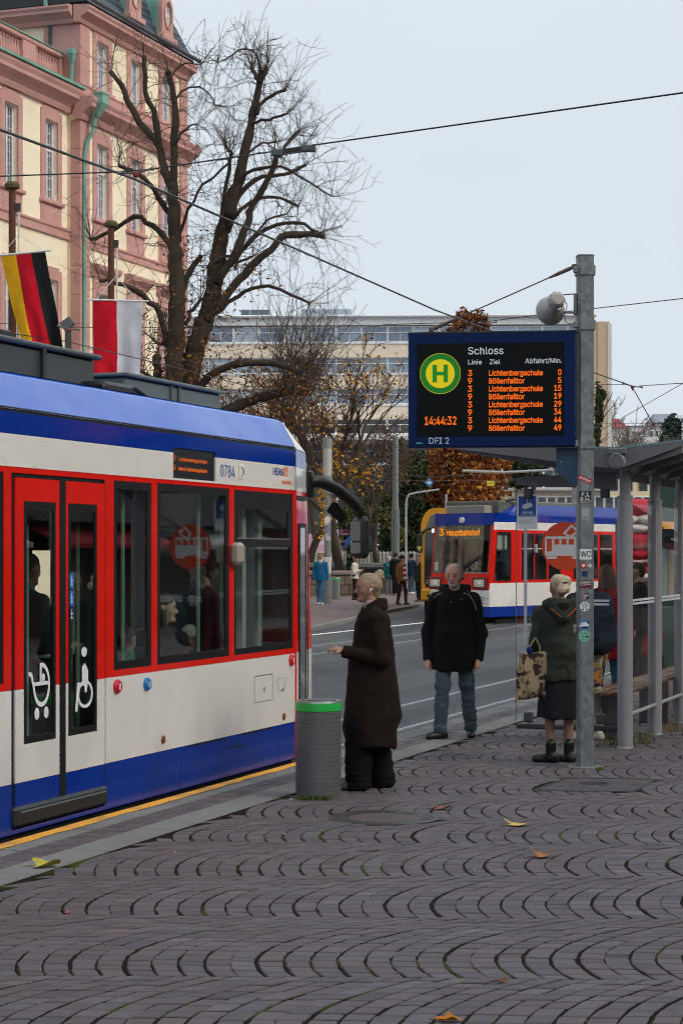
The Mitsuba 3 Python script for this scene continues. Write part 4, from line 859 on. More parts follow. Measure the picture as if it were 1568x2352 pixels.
for c, rad, k in tips:
    u0 = limbs[k][0]; Ltot = np.linalg.norm(np.diff(c, axis=0), axis=1).sum(); top = c[-1, 2]
    if k in (0, 1): n = 22
    elif k == 11: n = 6
    else: n = int(4 + Ltot * 3.4)
    for q in range(n):
        f = r_.beta(1.6, 1.0) if k > 2 else r_.uniform(.35, 1); i = min(len(c) - 1, int(f * len(c))); t = c[min(i + 1, len(c) - 1)] - c[max(i - 1, 0)]; t = t / (np.linalg.norm(t) + 1e-9)
        side = r_.normal(0, 1, 3) * (1, .7, .8); side -= t * (side @ t); side /= np.linalg.norm(side) + 1e-9
        if r_.random() < .25 and k not in (0,): add_twig(c[i], np.array([0, 0, 1]) + r_.normal(0, .35, 3), r_.uniform(.5, 1.5), .015, .10, lambda t: .05)
        else: add_twig(c[i], side + t * .5, r_.uniform(.6, 1.7), .016, .24, droop)
    if k > 1:      # broom of young shoots at the pruned end
        for q in range(6): add_twig(c[-1], (c[-1] - c[-3]) / np.linalg.norm(c[-1] - c[-3]) * .6 + r_.normal(0, .5, 3) + (0, 0, .5), r_.uniform(.5, 1.5), .014, .12, lambda t: .04)
for k in (2, 30, 31, 32):
    c = tips[k][0]
    for q in range(16 if k == 2 else 7): i = r_.integers(len(c) // 2, len(c)); add_twig(c[i], np.array([r_.normal(.25, .22), r_.normal(0, .3), 1]), r_.uniform(.45, 1.05), .013, .06, lambda t: .03, 1)
for u0, v0 in [(690, 860), (700, 900), (700, 880), (655, 900), (650, 850)]:     # dense broom at the ends of the two low right limbs
    for q in range(28):
        p = at(u0 + r_.normal(0, 16), v0 + r_.normal(0, 10), YT + r_.normal(0, .5)); add_twig(p, np.array([r_.normal(.1, .5), r_.normal(0, .4), 1]), r_.uniform(.7, 2.6), .016, .08, lambda t: .02, 1)
scene['twig'] = {'type': 'twosided', 'b': PR(base_color={'type': 'rgb', 'value': [0.075, 0.056, 0.047]}, roughness=0.9, specular=0.15)}
put('twigs', tw, 'twig', big, kind='stuff')
def leaf_quad(m, p, s, col, r_):
    a = r_.normal(0, 1, 3); a /= np.linalg.norm(a); b = np.cross(a, r_.normal(0, 1, 3)); b /= np.linalg.norm(b) + 1e-9
    m.add([p - a * s, p + b * s * .45 + a * s * .1, p + a * s, p - b * s * .45 + a * s * .1], [[0, 1, 2, 3]], col)
BROWN = [(0.16, 0.055, 0.022), (0.10, 0.040, 0.020), (0.26, 0.10, 0.025), (0.32, 0.17, 0.03)]
lm = MB()
for (u, v, su, sv, n) in [(412, 690, 22, 90, 300), (470, 770, 40, 60, 340), (420, 860, 36, 30, 420), (372, 865, 18, 26, 160), (500, 650, 30, 60, 220), (690, 890, 34, 34, 420), (590, 850, 70, 30, 260), (520, 850, 60, 40, 200), (345, 780, 40, 50, 120), (560, 640, 40, 40, 120)]:
    for q in range(int(n * .8)): leaf_quad(lm, at(r_.normal(u, su), r_.normal(v, sv), YT + r_.normal(0, .6)), r_.uniform(.03, .075), BROWN[r_.choice(4, p=[.4, .25, .25, .1])], r_)
put('dry_leaves', lm, 'leaf', big, kind='stuff')

# ================================================================ smaller bare trees and bushes
def tree(name, label, base, h, spread, seed, twig_r=.012, leaves=None, nleaf=0, leaf_size=.06, trunk_r=.12, fork=.3, levels=5, up=.35, group=None, nbr=(1, 4), bark='bark', twm='twig'):
    q_ = np.random.default_rng(seed); t = thing(name, label, 'tree', group); tk, br = MB(), MB(); ends = []
    def grow(p, d, L, rad, lv):
        n = max(3, int(L / .35)) if lv < 3 else 3; c = twig_walk(q_, p, d, L, n, .10 + .03 * lv, lambda t: up * .12)
        (tk if lv == 0 else br).tube(c, np.linspace(rad, rad * .62, len(c)), 8 if lv < 2 else (4 if lv < 3 else 3), cap=False)
        if lv >= levels - 2: ends.extend(c[1:])
        if lv >= levels: return
        k = q_.integers(*nbr) + (1 if lv < 2 else 0)
        for b in range(k + 1):
            i = len(c) - 1 if b < 2 else q_.integers(len(c) // 2, len(c)); a = q_.uniform(0, 6.28); s = q_.uniform(.35, .9) * spread
            dd = (c[i] - c[i - 1]) / np.linalg.norm(c[i] - c[i - 1]); dd = dd + s * np.array([math.cos(a), math.sin(a), up * q_.uniform(-.3, 1)])
            grow(c[i], dd, L * q_.uniform(.58, .82), max(twig_r, rad * .58), lv + 1)
    grow(base, (q_.normal(0, .03), 0, 1), h * fork, trunk_r, 0)
    put('trunk', tk, bark, t, smooth=True); put('branches', br, twm, t, kind='stuff')
    if nleaf:
        m = MB(); ends_ = np.array(ends)
        for k in range(nleaf): leaf_quad(m, ends_[q_.integers(len(ends_))] + q_.normal(0, .12, 3), leaf_size * q_.uniform(.6, 1.4), leaves[q_.integers(len(leaves))], q_)
        put('leaves', m, 'leaf', t, kind='stuff')
    return t
YEL = [(0.50, 0.26, 0.02), (0.42, 0.20, 0.015), (0.35, 0.15, 0.02)]
p = at(795, 1400, 88); tree('bare_tree', 'slender bare tree with ivy covered trunk and brown seed clusters behind the mirror', (p[0], p[1], .0), 13.2, .62, 3, leaves=BROWN[:2] + YEL[:1], nleaf=1500, leaf_size=.085, trunk_r=.26, fork=.30, levels=5, twig_r=.014)
p = at(700, 1400, 92); tree('bare_tree', 'bare tree with yellow leaves at its foot right behind the cab of the front tram', (p[0], p[1], .0), 11.5, .7, 11, leaves=YEL + BROWN[:1], nleaf=900, leaf_size=.10, trunk_r=.22, fork=.34, levels=5, twig_r=.014)
p = at(880, 1400, 96); tree('bare_tree', 'thin grey bare tree left of the departure board in front of the office block', (p[0], p[1], .0), 11.0, .7, 17, leaves=BROWN[:2], nleaf=600, leaf_size=.085, trunk_r=.15, fork=.3, levels=5, twig_r=.013)
p = at(600, 1400, 98); tree('bare_tree', 'bushy bare tree half hidden behind the low limbs of the pollarded tree', (p[0], p[1], 0), 12.0, .75, 29, leaves=BROWN[:3], nleaf=1000, leaf_size=.09, trunk_r=.2, fork=.3, levels=5, twig_r=.013)
m = MB(); q_ = np.random.default_rng(5)
for k in range(420):     # yellow leaves hanging low in front of the lamp column
    c = [(742, 1180, 8, 35), (770, 1060, 14, 60), (830, 1085, 30, 20), (745, 1110, 10, 30)][q_.integers(4)]; leaf_quad(m, at(q_.normal(c[0], c[2]), q_.normal(c[1], c[3]), 74 + q_.normal(0, 1)), q_.uniform(.06, .12), YEL[q_.integers(3)], q_)
hang = thing('yellow_branch', 'low hanging branch with yellow leaves beside the tram cab and lamp column', 'branch'); put('leaves', m, 'leaf', hang, kind='stuff')
m = MB()
for k in range(26): m.tube(twig_walk(q_, at(q_.uniform(700, 860), q_.uniform(1000, 1090), 74), (q_.normal(.3, .5), q_.normal(0, .3), q_.normal(-.6, .4)), q_.uniform(1, 2.6), 7, .18, lambda t: 0), np.linspace(.018, .007, 8), 3, cap=False)
put('twigs', m, 'twig', hang, kind='stuff')

def bush(name, label, clumps, n, leaf, cols, seed, core=(0.02, 0.03, 0.012), Yd=1.5, cat='bush', trunk=None, needle=False):
    """clumps: (u, v, ru, rv, Y) in picture pixels: leaf shells round each clump, denser outside."""
    q_ = np.random.default_rng(seed); t = thing(name, label, cat); m = MB(); A = sum(c[2] * c[3] for c in clumps)
    for (u, v, ru, rv, Y) in clumps:
        k = F / Y; c = at(u, v, Y); nn = int(n * ru * rv / A)
        d = q_.normal(0, 1, (nn, 3)); d /= np.linalg.norm(d, axis=1, keepdims=True); rad = q_.uniform(.45, 1.05, nn)[:, None]
        P_ = d * rad * [ru / k, min(ru, rv) / k * .8, rv / k]; lump = meshkit.fbm((P_ + c) * .55, 3, seed); keep = lump > .36
        for p, l in zip((P_ + c)[keep], lump[keep]):
            col = mixc(cols[0], cols[1], np.clip((l - .36) * 3 + q_.normal(0, .18), 0, 1)) if q_.random() < .86 else np.asarray(cols[2 % len(cols)])
            leaf_quad(m, p, leaf * q_.uniform(.6, 1.5), col, q_)
    put('leaves', m, 'leaf', t, kind='stuff')
    if trunk:
        b = at(trunk[0], trunk[1], clumps[0][4]); put('trunk', MB().tube([(b[0], b[1], -.1), b], [trunk[2], trunk[2] * .6], 8), 'bark', t)
        q0 = np.random.default_rng(seed + 1); w = MB()
        for (u, v, ru, rv, Y) in clumps:
            for k in range(14): w.tube(twig_walk(q0, at(u + q0.normal(0, ru * .2), v + rv * .7, Y), (q0.normal(0, .5), q0.normal(0, .4), 1), rv / (F / Y) * 1.3, 6, .12, lambda t: .05), np.linspace(.05, .015, 7), 3, cap=False)
        put('branches', w, 'twig', t, kind='stuff')
    return t
ORG = [(0.11, 0.030, 0.012), (0.36, 0.120, 0.030), (0.42, 0.20, 0.03)]
bush('autumn_beech', 'tall orange brown hornbeam column rising behind the departure board', [(1065, 748, 26, 42, 118), (1098, 755, 28, 46, 119), (1050, 790, 40, 50, 117), (1100, 820, 44, 60, 118), (1060, 870, 60, 70, 119), (1095, 930, 60, 80, 117), (1050, 970, 60, 90, 118), (1040, 1060, 62, 70, 117), (1110, 1060, 64, 80, 118), (1075, 1120, 70, 60, 116), (1020, 1120, 46, 50, 119), (1130, 1140, 44, 50, 118)], 21000, .15, ORG, 31, cat='tree', trunk=(1075, 1180, .3))
GRN = [(0.012, 0.022, 0.010), (0.045, 0.070, 0.026), (0.07, 0.085, 0.03)]
bush('dark_conifer', 'dark green yew behind the blue diamond sign left of the orange tree', [(950, 1090, 55, 60, 124), (940, 1170, 70, 70, 124), (985, 1130, 40, 70, 124), (925, 1240, 60, 50, 124), (970, 1230, 60, 50, 124)], 10000, .16, GRN, 33)
bush('dark_conifer', 'dark green pine crown seen under the shelter roof right of the orange tree', [(1200, 1070, 45, 30, 135), (1250, 1050, 40, 26, 135), (1190, 1110, 30, 16, 135), (1240, 1100, 30, 12, 135), (1375, 930, 10, 60, 130), (1370, 1000, 10, 30, 130), (1385, 905, 6, 14, 130)], 3600, .14, GRN, 35, cat='tree', trunk=(1225, 1110, .25))
bush('green_bush', 'green leafy bush behind the low wall between the lamp columns', [(850, 1215, 60, 55, 104), (820, 1240, 40, 35, 104), (890, 1235, 40, 40, 104), (870, 1160, 36, 40, 106), (800, 1200, 26, 40, 105)], 6500, .13, [(0.025, 0.035, 0.012), (0.075, 0.095, 0.028), (0.16, 0.12, 0.02)], 37)
bush('brown_bush', 'dull brown thinning bush in front of the office block behind the mirror arm', [(870, 1080, 80, 60, 112), (800, 1110, 60, 60, 112), (900, 1030, 60, 40, 112)], 3200, .10, [(0.05, 0.034, 0.022), (0.13, 0.075, 0.035), (0.06, 0.07, 0.03)], 39)
bush('ivy', 'ivy growing up the trunk behind the low wall', [(803, 1290, 9, 50, 87.5), (806, 1340, 11, 30, 87.5)], 700, .08, GRN, 41, cat='ivy')
bush('far_conifer', 'dark conical conifer beyond the shelter roof at the right edge', [(1543, 985, 22, 30, 250), (1548, 965, 12, 16, 250), (1540, 1010, 26, 20, 250)], 2600, .3, [(0.02, 0.04, 0.03), (0.06, 0.09, 0.06), (0.07, 0.1, 0.07)], 43, cat='tree')
for k, (u, h, sd) in enumerate([(1415, 9.0, 51), (1455, 8.0, 52), (1482, 6.0, 53)]):
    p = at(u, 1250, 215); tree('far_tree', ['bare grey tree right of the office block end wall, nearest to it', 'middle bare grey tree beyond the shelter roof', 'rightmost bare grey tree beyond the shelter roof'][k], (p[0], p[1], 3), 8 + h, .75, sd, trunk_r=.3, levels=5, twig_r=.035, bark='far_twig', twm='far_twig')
# ================================================================ office block across the square
YO = 202.0
off = thing('office_block', 'long cream and glass post war office block closing the square', 'building')
kO = F / YO
def OX(u): return (u - CX) / kO
def OZ(v): return CAMH + (HY - v) / kO
x0, x1 = OX(200), OX(1363)
TIL = 0.035                        # the front is turned a little: nearer at the right
MO = frame((x1, YO, 0), (math.cos(TIL), -math.sin(TIL), 0), (math.sin(TIL), math.cos(TIL), 0))      # local: x back to the left is negative, y away
Lw = (x1 - x0)
CRM, WHT, PANEL = (0.76, 0.67, 0.55), (0.72, 0.74, 0.76), (0.45, 0.43, 0.38)
m = MB(M=MO, col=CRM); m.box((-Lw, .5, -1), (0, 14, OZ(722))); put('wall', m, 'matte', off)
m = MB(M=MO, col=WHT); m.cbox((-Lw - .5, -.6, OZ(727)), (.3, 14.3, OZ(721)), .1); m.cbox((-Lw, -.1, OZ(744)), (.1, .6, OZ(727.5)), .02); put('roof_edge', m, 'matte', off)
bands = [(747, 783), (819, 855), (891, 926), (961, 995), (1018, 1062)]
for k, (va, vb) in enumerate(bands):
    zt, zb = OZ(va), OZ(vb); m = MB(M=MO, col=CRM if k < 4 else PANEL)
    nxt = OZ(bands[k + 1][0]) if k < 4 else OZ(1075)
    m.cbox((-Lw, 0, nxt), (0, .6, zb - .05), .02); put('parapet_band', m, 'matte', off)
    put('band_rail', MB(M=MO, col=WHT).cbox((-Lw, -.12, zb - .22), (0, .55, zb - .052 + .05), .02), 'matte', off)
    n = int(Lw / 2.62)
    for i in range(n):
        a = -i * 2.62 - 2.56; w = numbered(off + '__window'); h = zt - zb
        fm = MB(M=MO, col=WHT)
        for (p, q, r0, r1) in ((a, a + .07, zb, zt), (a + 2.49, a + 2.56, zb, zt), (a + .07, a + 2.49, zt - .07, zt), (a + .07, a + 2.49, zb, zb + .07), (a + .07, a + 2.49, zb + h * .60, zb + h * .60 + .07), (a + 1.25, a + 1.31, zb + .07, zb + h * .6)): fm.box((p, .16, r0), (q, .30, r1))
        scene[w] = shape(fm, 'matte')
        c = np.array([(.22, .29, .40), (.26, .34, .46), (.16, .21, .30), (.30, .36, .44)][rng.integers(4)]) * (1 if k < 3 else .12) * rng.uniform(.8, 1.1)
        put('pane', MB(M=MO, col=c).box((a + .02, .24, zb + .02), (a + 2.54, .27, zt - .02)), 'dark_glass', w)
        if i % 2 == 0: put('pier', MB(M=MO, col=WHT).box((a + 2.57, .05, zb - .04), (a + 2.61, .5, zt)), 'matte', off) if k < 3 else put('pier', MB(M=MO, col=WHT).box((a + 2.47, -.05, zb - .04), (a + 2.66, .5, zt)), 'matte', off)
for i in range(12): put('ground_floor_pier', MB(M=MO, col=WHT).box((-Lw + i * 4.2, -.1, -1), (-Lw + i * 4.2 + .2, .5, OZ(1065))), 'matte', off)
put('shop_glass', MB(M=MO, col=(.03, .05, .06)).box((-Lw, .35, 0), (0, .45, OZ(1076))), 'dark_glass', off)
put('canopy', MB(M=MO, col=WHT).cbox((-Lw, -2.2, OZ(1012) - .0), (-8, -.13, OZ(1004)), .03), 'matte', off)
m = MB(M=MO, col=(0.55, 0.42, 0.30)); m.box((.02, 0.0, -1), (1.6, 14, OZ(738))); m.box((1.4, -.1, -1), (1.8, 13.9, OZ(744)), (.62, .6, .55)); m.box((.25, -.03, -1), (.45, -.001, OZ(740)), (.35, .28, .22)); put('end_wall', m, 'matte', off)
for (a, b, vt, c, nm) in ((548, 626, 697, (.60, .62, .64), 'lift_house'), (690, 808, 697, (.30, .34, .42), 'plant_house')):
    m = MB(col=c); xa, xb = OX(a), OX(b); m.cbox((xa, YO + 4, OZ(722)), (xb, YO + 9, OZ(vt)), .15); put(nm, m, 'matte', off)
put('lift_window', MB(col=(.07, .10, .14)).box((OX(549), YO + 3.97, OZ(727)), (OX(614), YO + 4.02, OZ(700))), 'dark_glass', off)
put('lift_window_bar', MB(col=WHT).box((OX(570), YO + 3.93, OZ(727)), (OX(571), YO + 3.968, OZ(700))).box((OX(590), YO + 3.93, OZ(727)), (OX(591), YO + 3.968, OZ(700))), 'matte', off, kind='stuff')
put('aerial', MB(col=(.3, .32, .34)).tube([(OX(752), YO + 6, OZ(700)), (OX(752), YO + 6, OZ(628))], .05, 5), 'matte', off)

# low cream building behind the second tram, and the white houses at the far right
low = thing('low_building', 'long low cream building with a ribbon of dark windows behind the second tram', 'building')
YL = 140.0; lx = lambda u: (u - CX) / F * YL; lz = lambda v: CAMH + (HY - v) / F * YL
m = MB(col=(.66, .56, .40)); m.box((lx(1180), YL, -1), (lx(1700), YL + 12, lz(1128))); m.box((lx(1395), YL + 1, 0), (lx(1700), YL + 12, lz(1083))); put('wall', m, 'matte', low)
put('roof_slab', MB(col=(.5, .5, .5)).cbox((lx(1170), YL - .5, lz(1128)), (lx(1396), YL + 12, lz(1120)), .05), 'matte', low)
for k in range(14):
    a = 1190 + k * 22; w = numbered(low + '__window'); scene[w] = shape(MB(col=WHT).box((lx(a), YL - .08, lz(1176)), (lx(a + 20), YL - .002, lz(1140))), 'matte')
    put('pane', MB(col=(.03, .045, .06)).box((lx(a + 1.5), YL - .1, lz(1174)), (lx(a + 18.5), YL - .082, lz(1142))), 'dark_glass', w)
for k in range(7):
    a = 1402 + k * 34; w = numbered(low + '__window'); scene[w] = shape(MB(col=(.3, .3, .3)).box((lx(a), YL + .9, lz(1200)), (lx(a + 22), YL + .998, lz(1094))), 'matte')
    put('pane', MB(col=(.04, .055, .07)).box((lx(a + 2), YL + .86, lz(1198)), (lx(a + 20), YL + .898, lz(1096))), 'dark_glass', w)
YH = 300.0; hx = lambda u: (u - CX) / F * YH; hz = lambda v: CAMH + (HY - v) / F * YH
def house(label, u0, u1, vt, vroof, col, roof, wins):
    t = thing('house', label, 'house'); put('wall', MB(col=col).box((hx(u0), YH, 0), (hx(u1), YH + 12, hz(vt))), 'matte', t)
    put('roof', MB(col=roof).hull([(hx(u0) - .4, YH - .4, hz(vt)), (hx(u1) + .4, YH - .4, hz(vt)), (hx(u1) + .4, YH + 12.4, hz(vt)), (hx(u0) - .4, YH + 12.4, hz(vt)), (hx(u0 + 3), YH + 5, hz(vroof)), (hx(u1 - 6), YH + 5, hz(vroof))]), 'matte', t)
    for (a, b, c, d) in wins:
        w = numbered(t + '__window'); scene[w] = shape(MB(col=(.7, .7, .72)).box((hx(a), YH - .15, hz(d)), (hx(b), YH - .002, hz(c))), 'matte'); put('pane', MB(col=(.05, .06, .09)).box((hx(a + 1), YH - .2, hz(d - 1)), (hx(b - 1), YH - .152, hz(c + 1))), 'dark_glass', w)
house('white house with a row of small windows beyond the shelter roof', 1445, 1530, 978, 975, (.66, .66, .68), (.45, .46, .50), [(1452, 1461, 990, 1001), (1463, 1468, 990, 1001), (1475, 1483, 990, 1001), (1490, 1500, 989, 1001), (1504, 1511, 989, 1001), (1514, 1518, 989, 1001), (1523, 1531, 989, 1000)])
house('grey roofed house behind the white house at the right', 1508, 1560, 972, 945, (.50, .48, .46), (.22, .24, .29), [(1512, 1520, 976, 986)])
house('red roofed house behind the bare trees right of the office block', 1392, 1436, 982, 956, (.58, .56, .55), (.30, .05, .045), [(1400, 1408, 986, 994), (1416, 1424, 986, 994)])
house('pale house at the right edge of the far skyline', 1556, 1640, 990, 948, (.6, .6, .62), (.42, .44, .5), [(1562, 1570, 960, 970)])
YH = 190.0
# the square's right side, out of the frame: it is what the tram's glass and paint reflect
t = thing('department_store', 'dark glazed department store on the right side of the square, outside the frame', 'building')
m = MB(M=TRK, col=(.055, .052, .05)); m.box((-30, 24, -.1), (95, 40, 16)); put('wall', m, 'matte', t)
for k in range(20): put('shop_window', MB(M=TRK, col=(.02, .022, .026)).box((-29 + k * 6.1, 23.9, .4), (-24 + k * 6.1, 23.99, 4.2)), 'dark_glass', t)
for k in range(40): put('window', MB(M=TRK, col=(.04, .05, .06)).box((-29 + k * 3.05, 23.92, 6.5), (-27 + k * 3.05, 23.99, 9)), 'dark_glass', t)

# ================================================================ far pavement: low walls, hoarding, lamp columns, posts, signs
YW = 96.0; wz = lambda v, Y=YW: CAMH + (HY - v) / F * Y; wx = lambda u, Y=YW: (u - CX) / F * Y
t = thing('ramp_wall', 'weathered pale concrete wall with a ribbed top on the far pavement', 'wall')
m = MB(col=(.36, .35, .32)); m.box((wx(500), YW, 0), (wx(975), YW + .3, wz(1276))); put('wall', m, 'concrete', t)
q_ = np.random.default_rng(9)
for k in range(52):
    u = 520 + k * 8.7; put('ribbed_block', MB(col=np.array((.40, .39, .35)) * q_.uniform(.7, 1.1)).cbox((wx(u), YW - .06, wz(1308)), (wx(u + 8), YW + .34, wz(1266)), .08), 'stone', t)
t = thing('stone_wall', 'low brown stone block wall with a coping behind the far bin', 'wall'); Y2 = 84.0
for r in range(3):
    for k in range(9):
        u = 640 + k * 19 + (r % 2) * 9; put('stone_block', MB(col=np.array((.17, .125, .105)) * q_.uniform(.75, 1.25)).cbox((wx(u, Y2), Y2, wz(1388 - r * 22, Y2)), (wx(u + 18.4, Y2), Y2 + .5, wz(1367 - r * 22, Y2)), .03), 'stone', t)
put('coping', MB(col=(.25, .2, .17)).cbox((wx(630, Y2), Y2 - .06, wz(1321, Y2)), (wx(822, Y2), Y2 + .6, wz(1311, Y2)), .04), 'stone', t)
t = thing('bench_wall', 'grey concrete ledge behind the pedestrians', 'wall'); put('slab', MB(col=(.25, .25, .24)).cbox((wx(700, 90), 90, wz(1305, 90)), (wx(905, 90), 91, wz(1293, 90)), .05), 'concrete', t); put('base', MB(col=(.07, .07, .068)).box((wx(700, 90), 90.3, 0), (wx(900, 90), 90.9, wz(1306, 90))), 'matte', t)
t = thing('hoarding', 'pale pink and white poster hoarding behind the lamp column', 'hoarding'); YB = 104.0
for k, (a, b, c) in enumerate([(590, 650, (.60, .58, .6)), (651, 715, (.62, .42, .52)), (716, 769, (.68, .40, .54)), (770, 812, (.62, .50, .57))]):
    put('panel', MB(col=c).cbox((wx(a, YB), YB, 0), (wx(b, YB), YB + .06, wz(1226, YB)), .01), 'matte', t)
put('poster_stripe', MB(col=(.70, .62, .68)).box((wx(722, YB), YB - .012, wz(1252, YB)), (wx(766, YB), YB - .003, wz(1243, YB))), 'matte', t)
put('poster_print', MB(col=(.45, .1, .3)).text('WINTER', .55, frame((wx(776, YB), YB - .004, wz(1240, YB)), (1, 0, 0), (0, 0, 1), (0, -1, 0)), width=.7), 'matte', t)
t = thing('round_sign', 'round blue sign with a white ring beside the ivy covered trunk', 'sign'); p = at(813, 1250, 90)
put('plate', MB(col=(.01, .08, .42)).lathe([(.0001, .02), (.42, .02), (.42, -.02), (.0001, -.02)], (0, 0, 0), 20, None, frame(p, (1, 0, 0), (0, 0, 1), (0, -1, 0))), 'satin', t); put('ring', MB(col=(.7, .72, .75)).ext(Point(0, 0).buffer(.2).difference(Point(0, 0).buffer(.12)), .01, None, frame(p + (0, -.031, 0), (1, 0, 0), (0, 0, 1), (0, -1, 0))), 'satin', t); put('post', MB(col=(.3, .32, .33)).tube([p + (0, .05, 0), (p[0], p[1] + .05, 0)], .035, 6), 'metal', t)

def column_post(name, label, u, Y, r, v_top, cat='lamp post', col=(.17, .185, .19), extra=None):
    t = thing(name, label, cat); b = at(u, v_top, Y); put('shaft', MB(col=col).lathe([(r * 1.25, -.05), (r * 1.25, .9), (r, .95), (r * .92, b[2]), (.001, b[2] + .02)], (b[0], b[1], 0), 14), 'satin', t, smooth=40); return t, b
t, b = column_post('lamp_column', 'grey lamp column with a light tube head and stickers on the far pavement', 752, 72.5, .125, 1008)
put('light_tube', MB(col=(.42, .44, .44)).lathe([(.155, b[2] - 1.35), (.155, b[2] - .35), (.16, b[2] - .3)], (b[0], b[1], 0), 14), 'satin', t, smooth=40)
put('head', MB(col=(.20, .24, .25)).lathe([(.17, b[2] - .34), (.17, b[2] + .02), (.001, b[2] + .03)], (b[0], b[1], 0), 14), 'satin', t, smooth=40); put('collar', MB(col=(.2, .24, .25)).lathe([(.165, b[2] - 2.0), (.165, b[2] - 1.37), (.12, b[2] - 1.34)], (b[0], b[1], 0), 14), 'satin', t, smooth=40)
for k in range(16):
    z = q_.uniform(1.3, 3.4); put('sticker', MB(col=[(.7, .7, .7), (.5, .5, .52), (.2, .22, .3), (.65, .62, .6)][q_.integers(4)]).box((b[0] + q_.uniform(-.12, .02), b[1] - .15, z), (b[0] + q_.uniform(.04, .12), b[1] - .135, z + q_.uniform(.07, .2))), 'matte', t)
put('white_band', MB(col=(.6, .62, .63)).lathe([(.132, 1.15), (.132, 1.75)], (b[0], b[1], 0), 14), 'satin', t, smooth=40)
put('box', MB(col=(.12, .14, .2)).cbox((b[0] + .1, b[1] - .1, 4.0), (b[0] + .3, b[1] + .05, 4.4), .02), 'satin', t)
t, b = column_post('lamp_column', 'slim grey mast rising from the far pavement left of the departure board', 908, 92, .15, 1003, 'mast')
put('sleeve', MB(col=(.13, .145, .15)).lathe([(.19, 0), (.19, 3.9), (.16, 3.95)], (b[0], b[1], 0), 14), 'satin', t, smooth=40)
t, b = column_post('traffic_light_mast', 'pale curved mast with an outreaching arm and the blue diamond sign near the bus', 932, 86, .055, 1160, 'mast', (.36, .38, .40))
e = [at(932, 1160, 86), at(936, 1140, 86), at(950, 1133, 86), at(1008, 1124, 86)]; put('arm', MB(col=(.36, .38, .40)).tube(spline(e, 14), .05, 6), 'satin', t, smooth=40)
t = thing('direction_sign', 'blue diamond sign with a white arrow hanging over the road', 'sign'); p = at(985, 1108, 84)
put('plate', MB(col=(.02, .20, .55)).ext(Polygon([(0, .21), (.19, 0), (0, -.21), (-.19, 0)]), .02, None, frame(p, (1, 0, 0), (0, 0, 1), (0, -1, 0))), 'satin', t)
put('arrow', MB(col=(.7, .75, .8)).ext(unary_union([Polygon([(-.12, .0), (.12, .0), (.05, -.06), (-.05, -.06)]), rr(-.02, 0, .02, .12), rr(-.09, 0, -.06, .06), rr(.06, 0, .09, .06)]), .004, None, frame(p + (0, -.024, 0), (1, 0, 0), (0, 0, 1), (0, -1, 0))), 'satin', t)
put('wire', MB(col=(.08, .09, .09)).tube([p + (-6, 0, .8), p + (0, 0, .22), p + (8, 0, .7)], .012, 4), 'matte', t)
t = thing('yellow_sign', 'small yellow rectangular sign hung on a wire before the orange tree', 'sign'); p = at(1126, 1110, 80)
put('plate', MB(col=(.62, .52, .03)).cbox(p + (-.15, 0, -.11), p + (.15, .02, .11), .01), 'satin', t); put('line', MB(col=(.25, .22, .02)).box(p + (-.14, -.006, -.01), p + (.14, -.001, .008)), 'matte', t); put('wire', MB(col=(.1, .1, .1)).tube([p + (-5, 0, .1), p + (0, 0, .11), p + (4, 0, .2)], .01, 4), 'matte', t)
t, b = column_post('signal_post', 'short grey post rising behind the roof of the yellow bus', 1024, 78, .06, 1136, 'post', (.3, .32, .34))
t = thing('globe_lamp', 'white globe lamp seen just above the second tram roof', 'lamp'); p = at(1059, 1165, 78); put('globe', MB(col=(.62, .6, .55)).sph(p, .17), 'satin', t, smooth=True); put('post', MB(col=(.2, .2, .2)).tube([p + (0, 0, -.15), (p[0], p[1], 0)], .04, 6), 'satin', t)
t = thing('overhead_mast_arm', 'grey tubular bracket arm for the overhead wire reaching over the second tram', 'mast arm'); e = [at(1062, 1081, 64), at(1160, 1085, 64), at(1270, 1079, 64), at(1271, 1095, 64), at(1300, 1098, 64)]
put('arm', MB(col=(.33, .37, .40)).tube(e, .045, 7), 'satin', t); put('mast', MB(col=(.2, .22, .23)).tube([at(1320, 1098, 64), (at(1320, 1098, 64)[0], 64, 0)], .1, 8), 'satin', t); put('bracket', MB(col=(.33, .37, .40)).tube([at(1300, 1098, 64), at(1320, 1100, 64)], .05, 7), 'satin', t)
def bin_(u, Y, z0, r, h, label, g=(0.02, .42, .07), body=(.12, .125, .132)):
    t = thing('litter_bin', label, 'bin'); x = (u - CX) / F * Y
    put('body', MB(col=body).lathe([(r * .985, 0), (r, .02), (r, h - .085), (r * .97, h - .08)], (x, Y, z0), 48), 'bin_steel', t, smooth=50)
    put('rim_band', MB(col=g).lathe([(r * .99, h - .078), (r * 1.02, h - .074), (r * 1.02, h - .016), (r * 1.0, h - .012)], (x, Y, z0), 48), 'satin', t, smooth=40)
    put('rim', MB(col=(.42, .45, .46)).lathe([(r * 1.015, h - .012), (r * 1.0, h), (r * .82, h), (r * .80, h - .03), (r * .8, h - .3)], (x, Y, z0), 48), 'metal', t, smooth=40)
    put('lid', MB(col=(.04, .042, .045)).lathe([(r * .62, h - .004), (r * .6, h + .002), (.001, h + .004)], (x + r * .1, Y + r * .1, z0), 32), 'satin', t, smooth=40); put('inside', MB(col=(.01, .01, .01)).lathe([(r * .8, h - .03), (.001, h - .03)], (x, Y, z0), 24), 'matte', t)
    return t, x
mat('bin_steel', PR(base_color=VC, roughness=f_rough(.35, .6, 6), specular=.5, metallic=.3))
t, x = bin_(731, 15.27, 0, .174, .745, 'grey perforated litter bin with a green rim beside the woman in the brown coat')
m = MB(col=(.018, .019, .021))
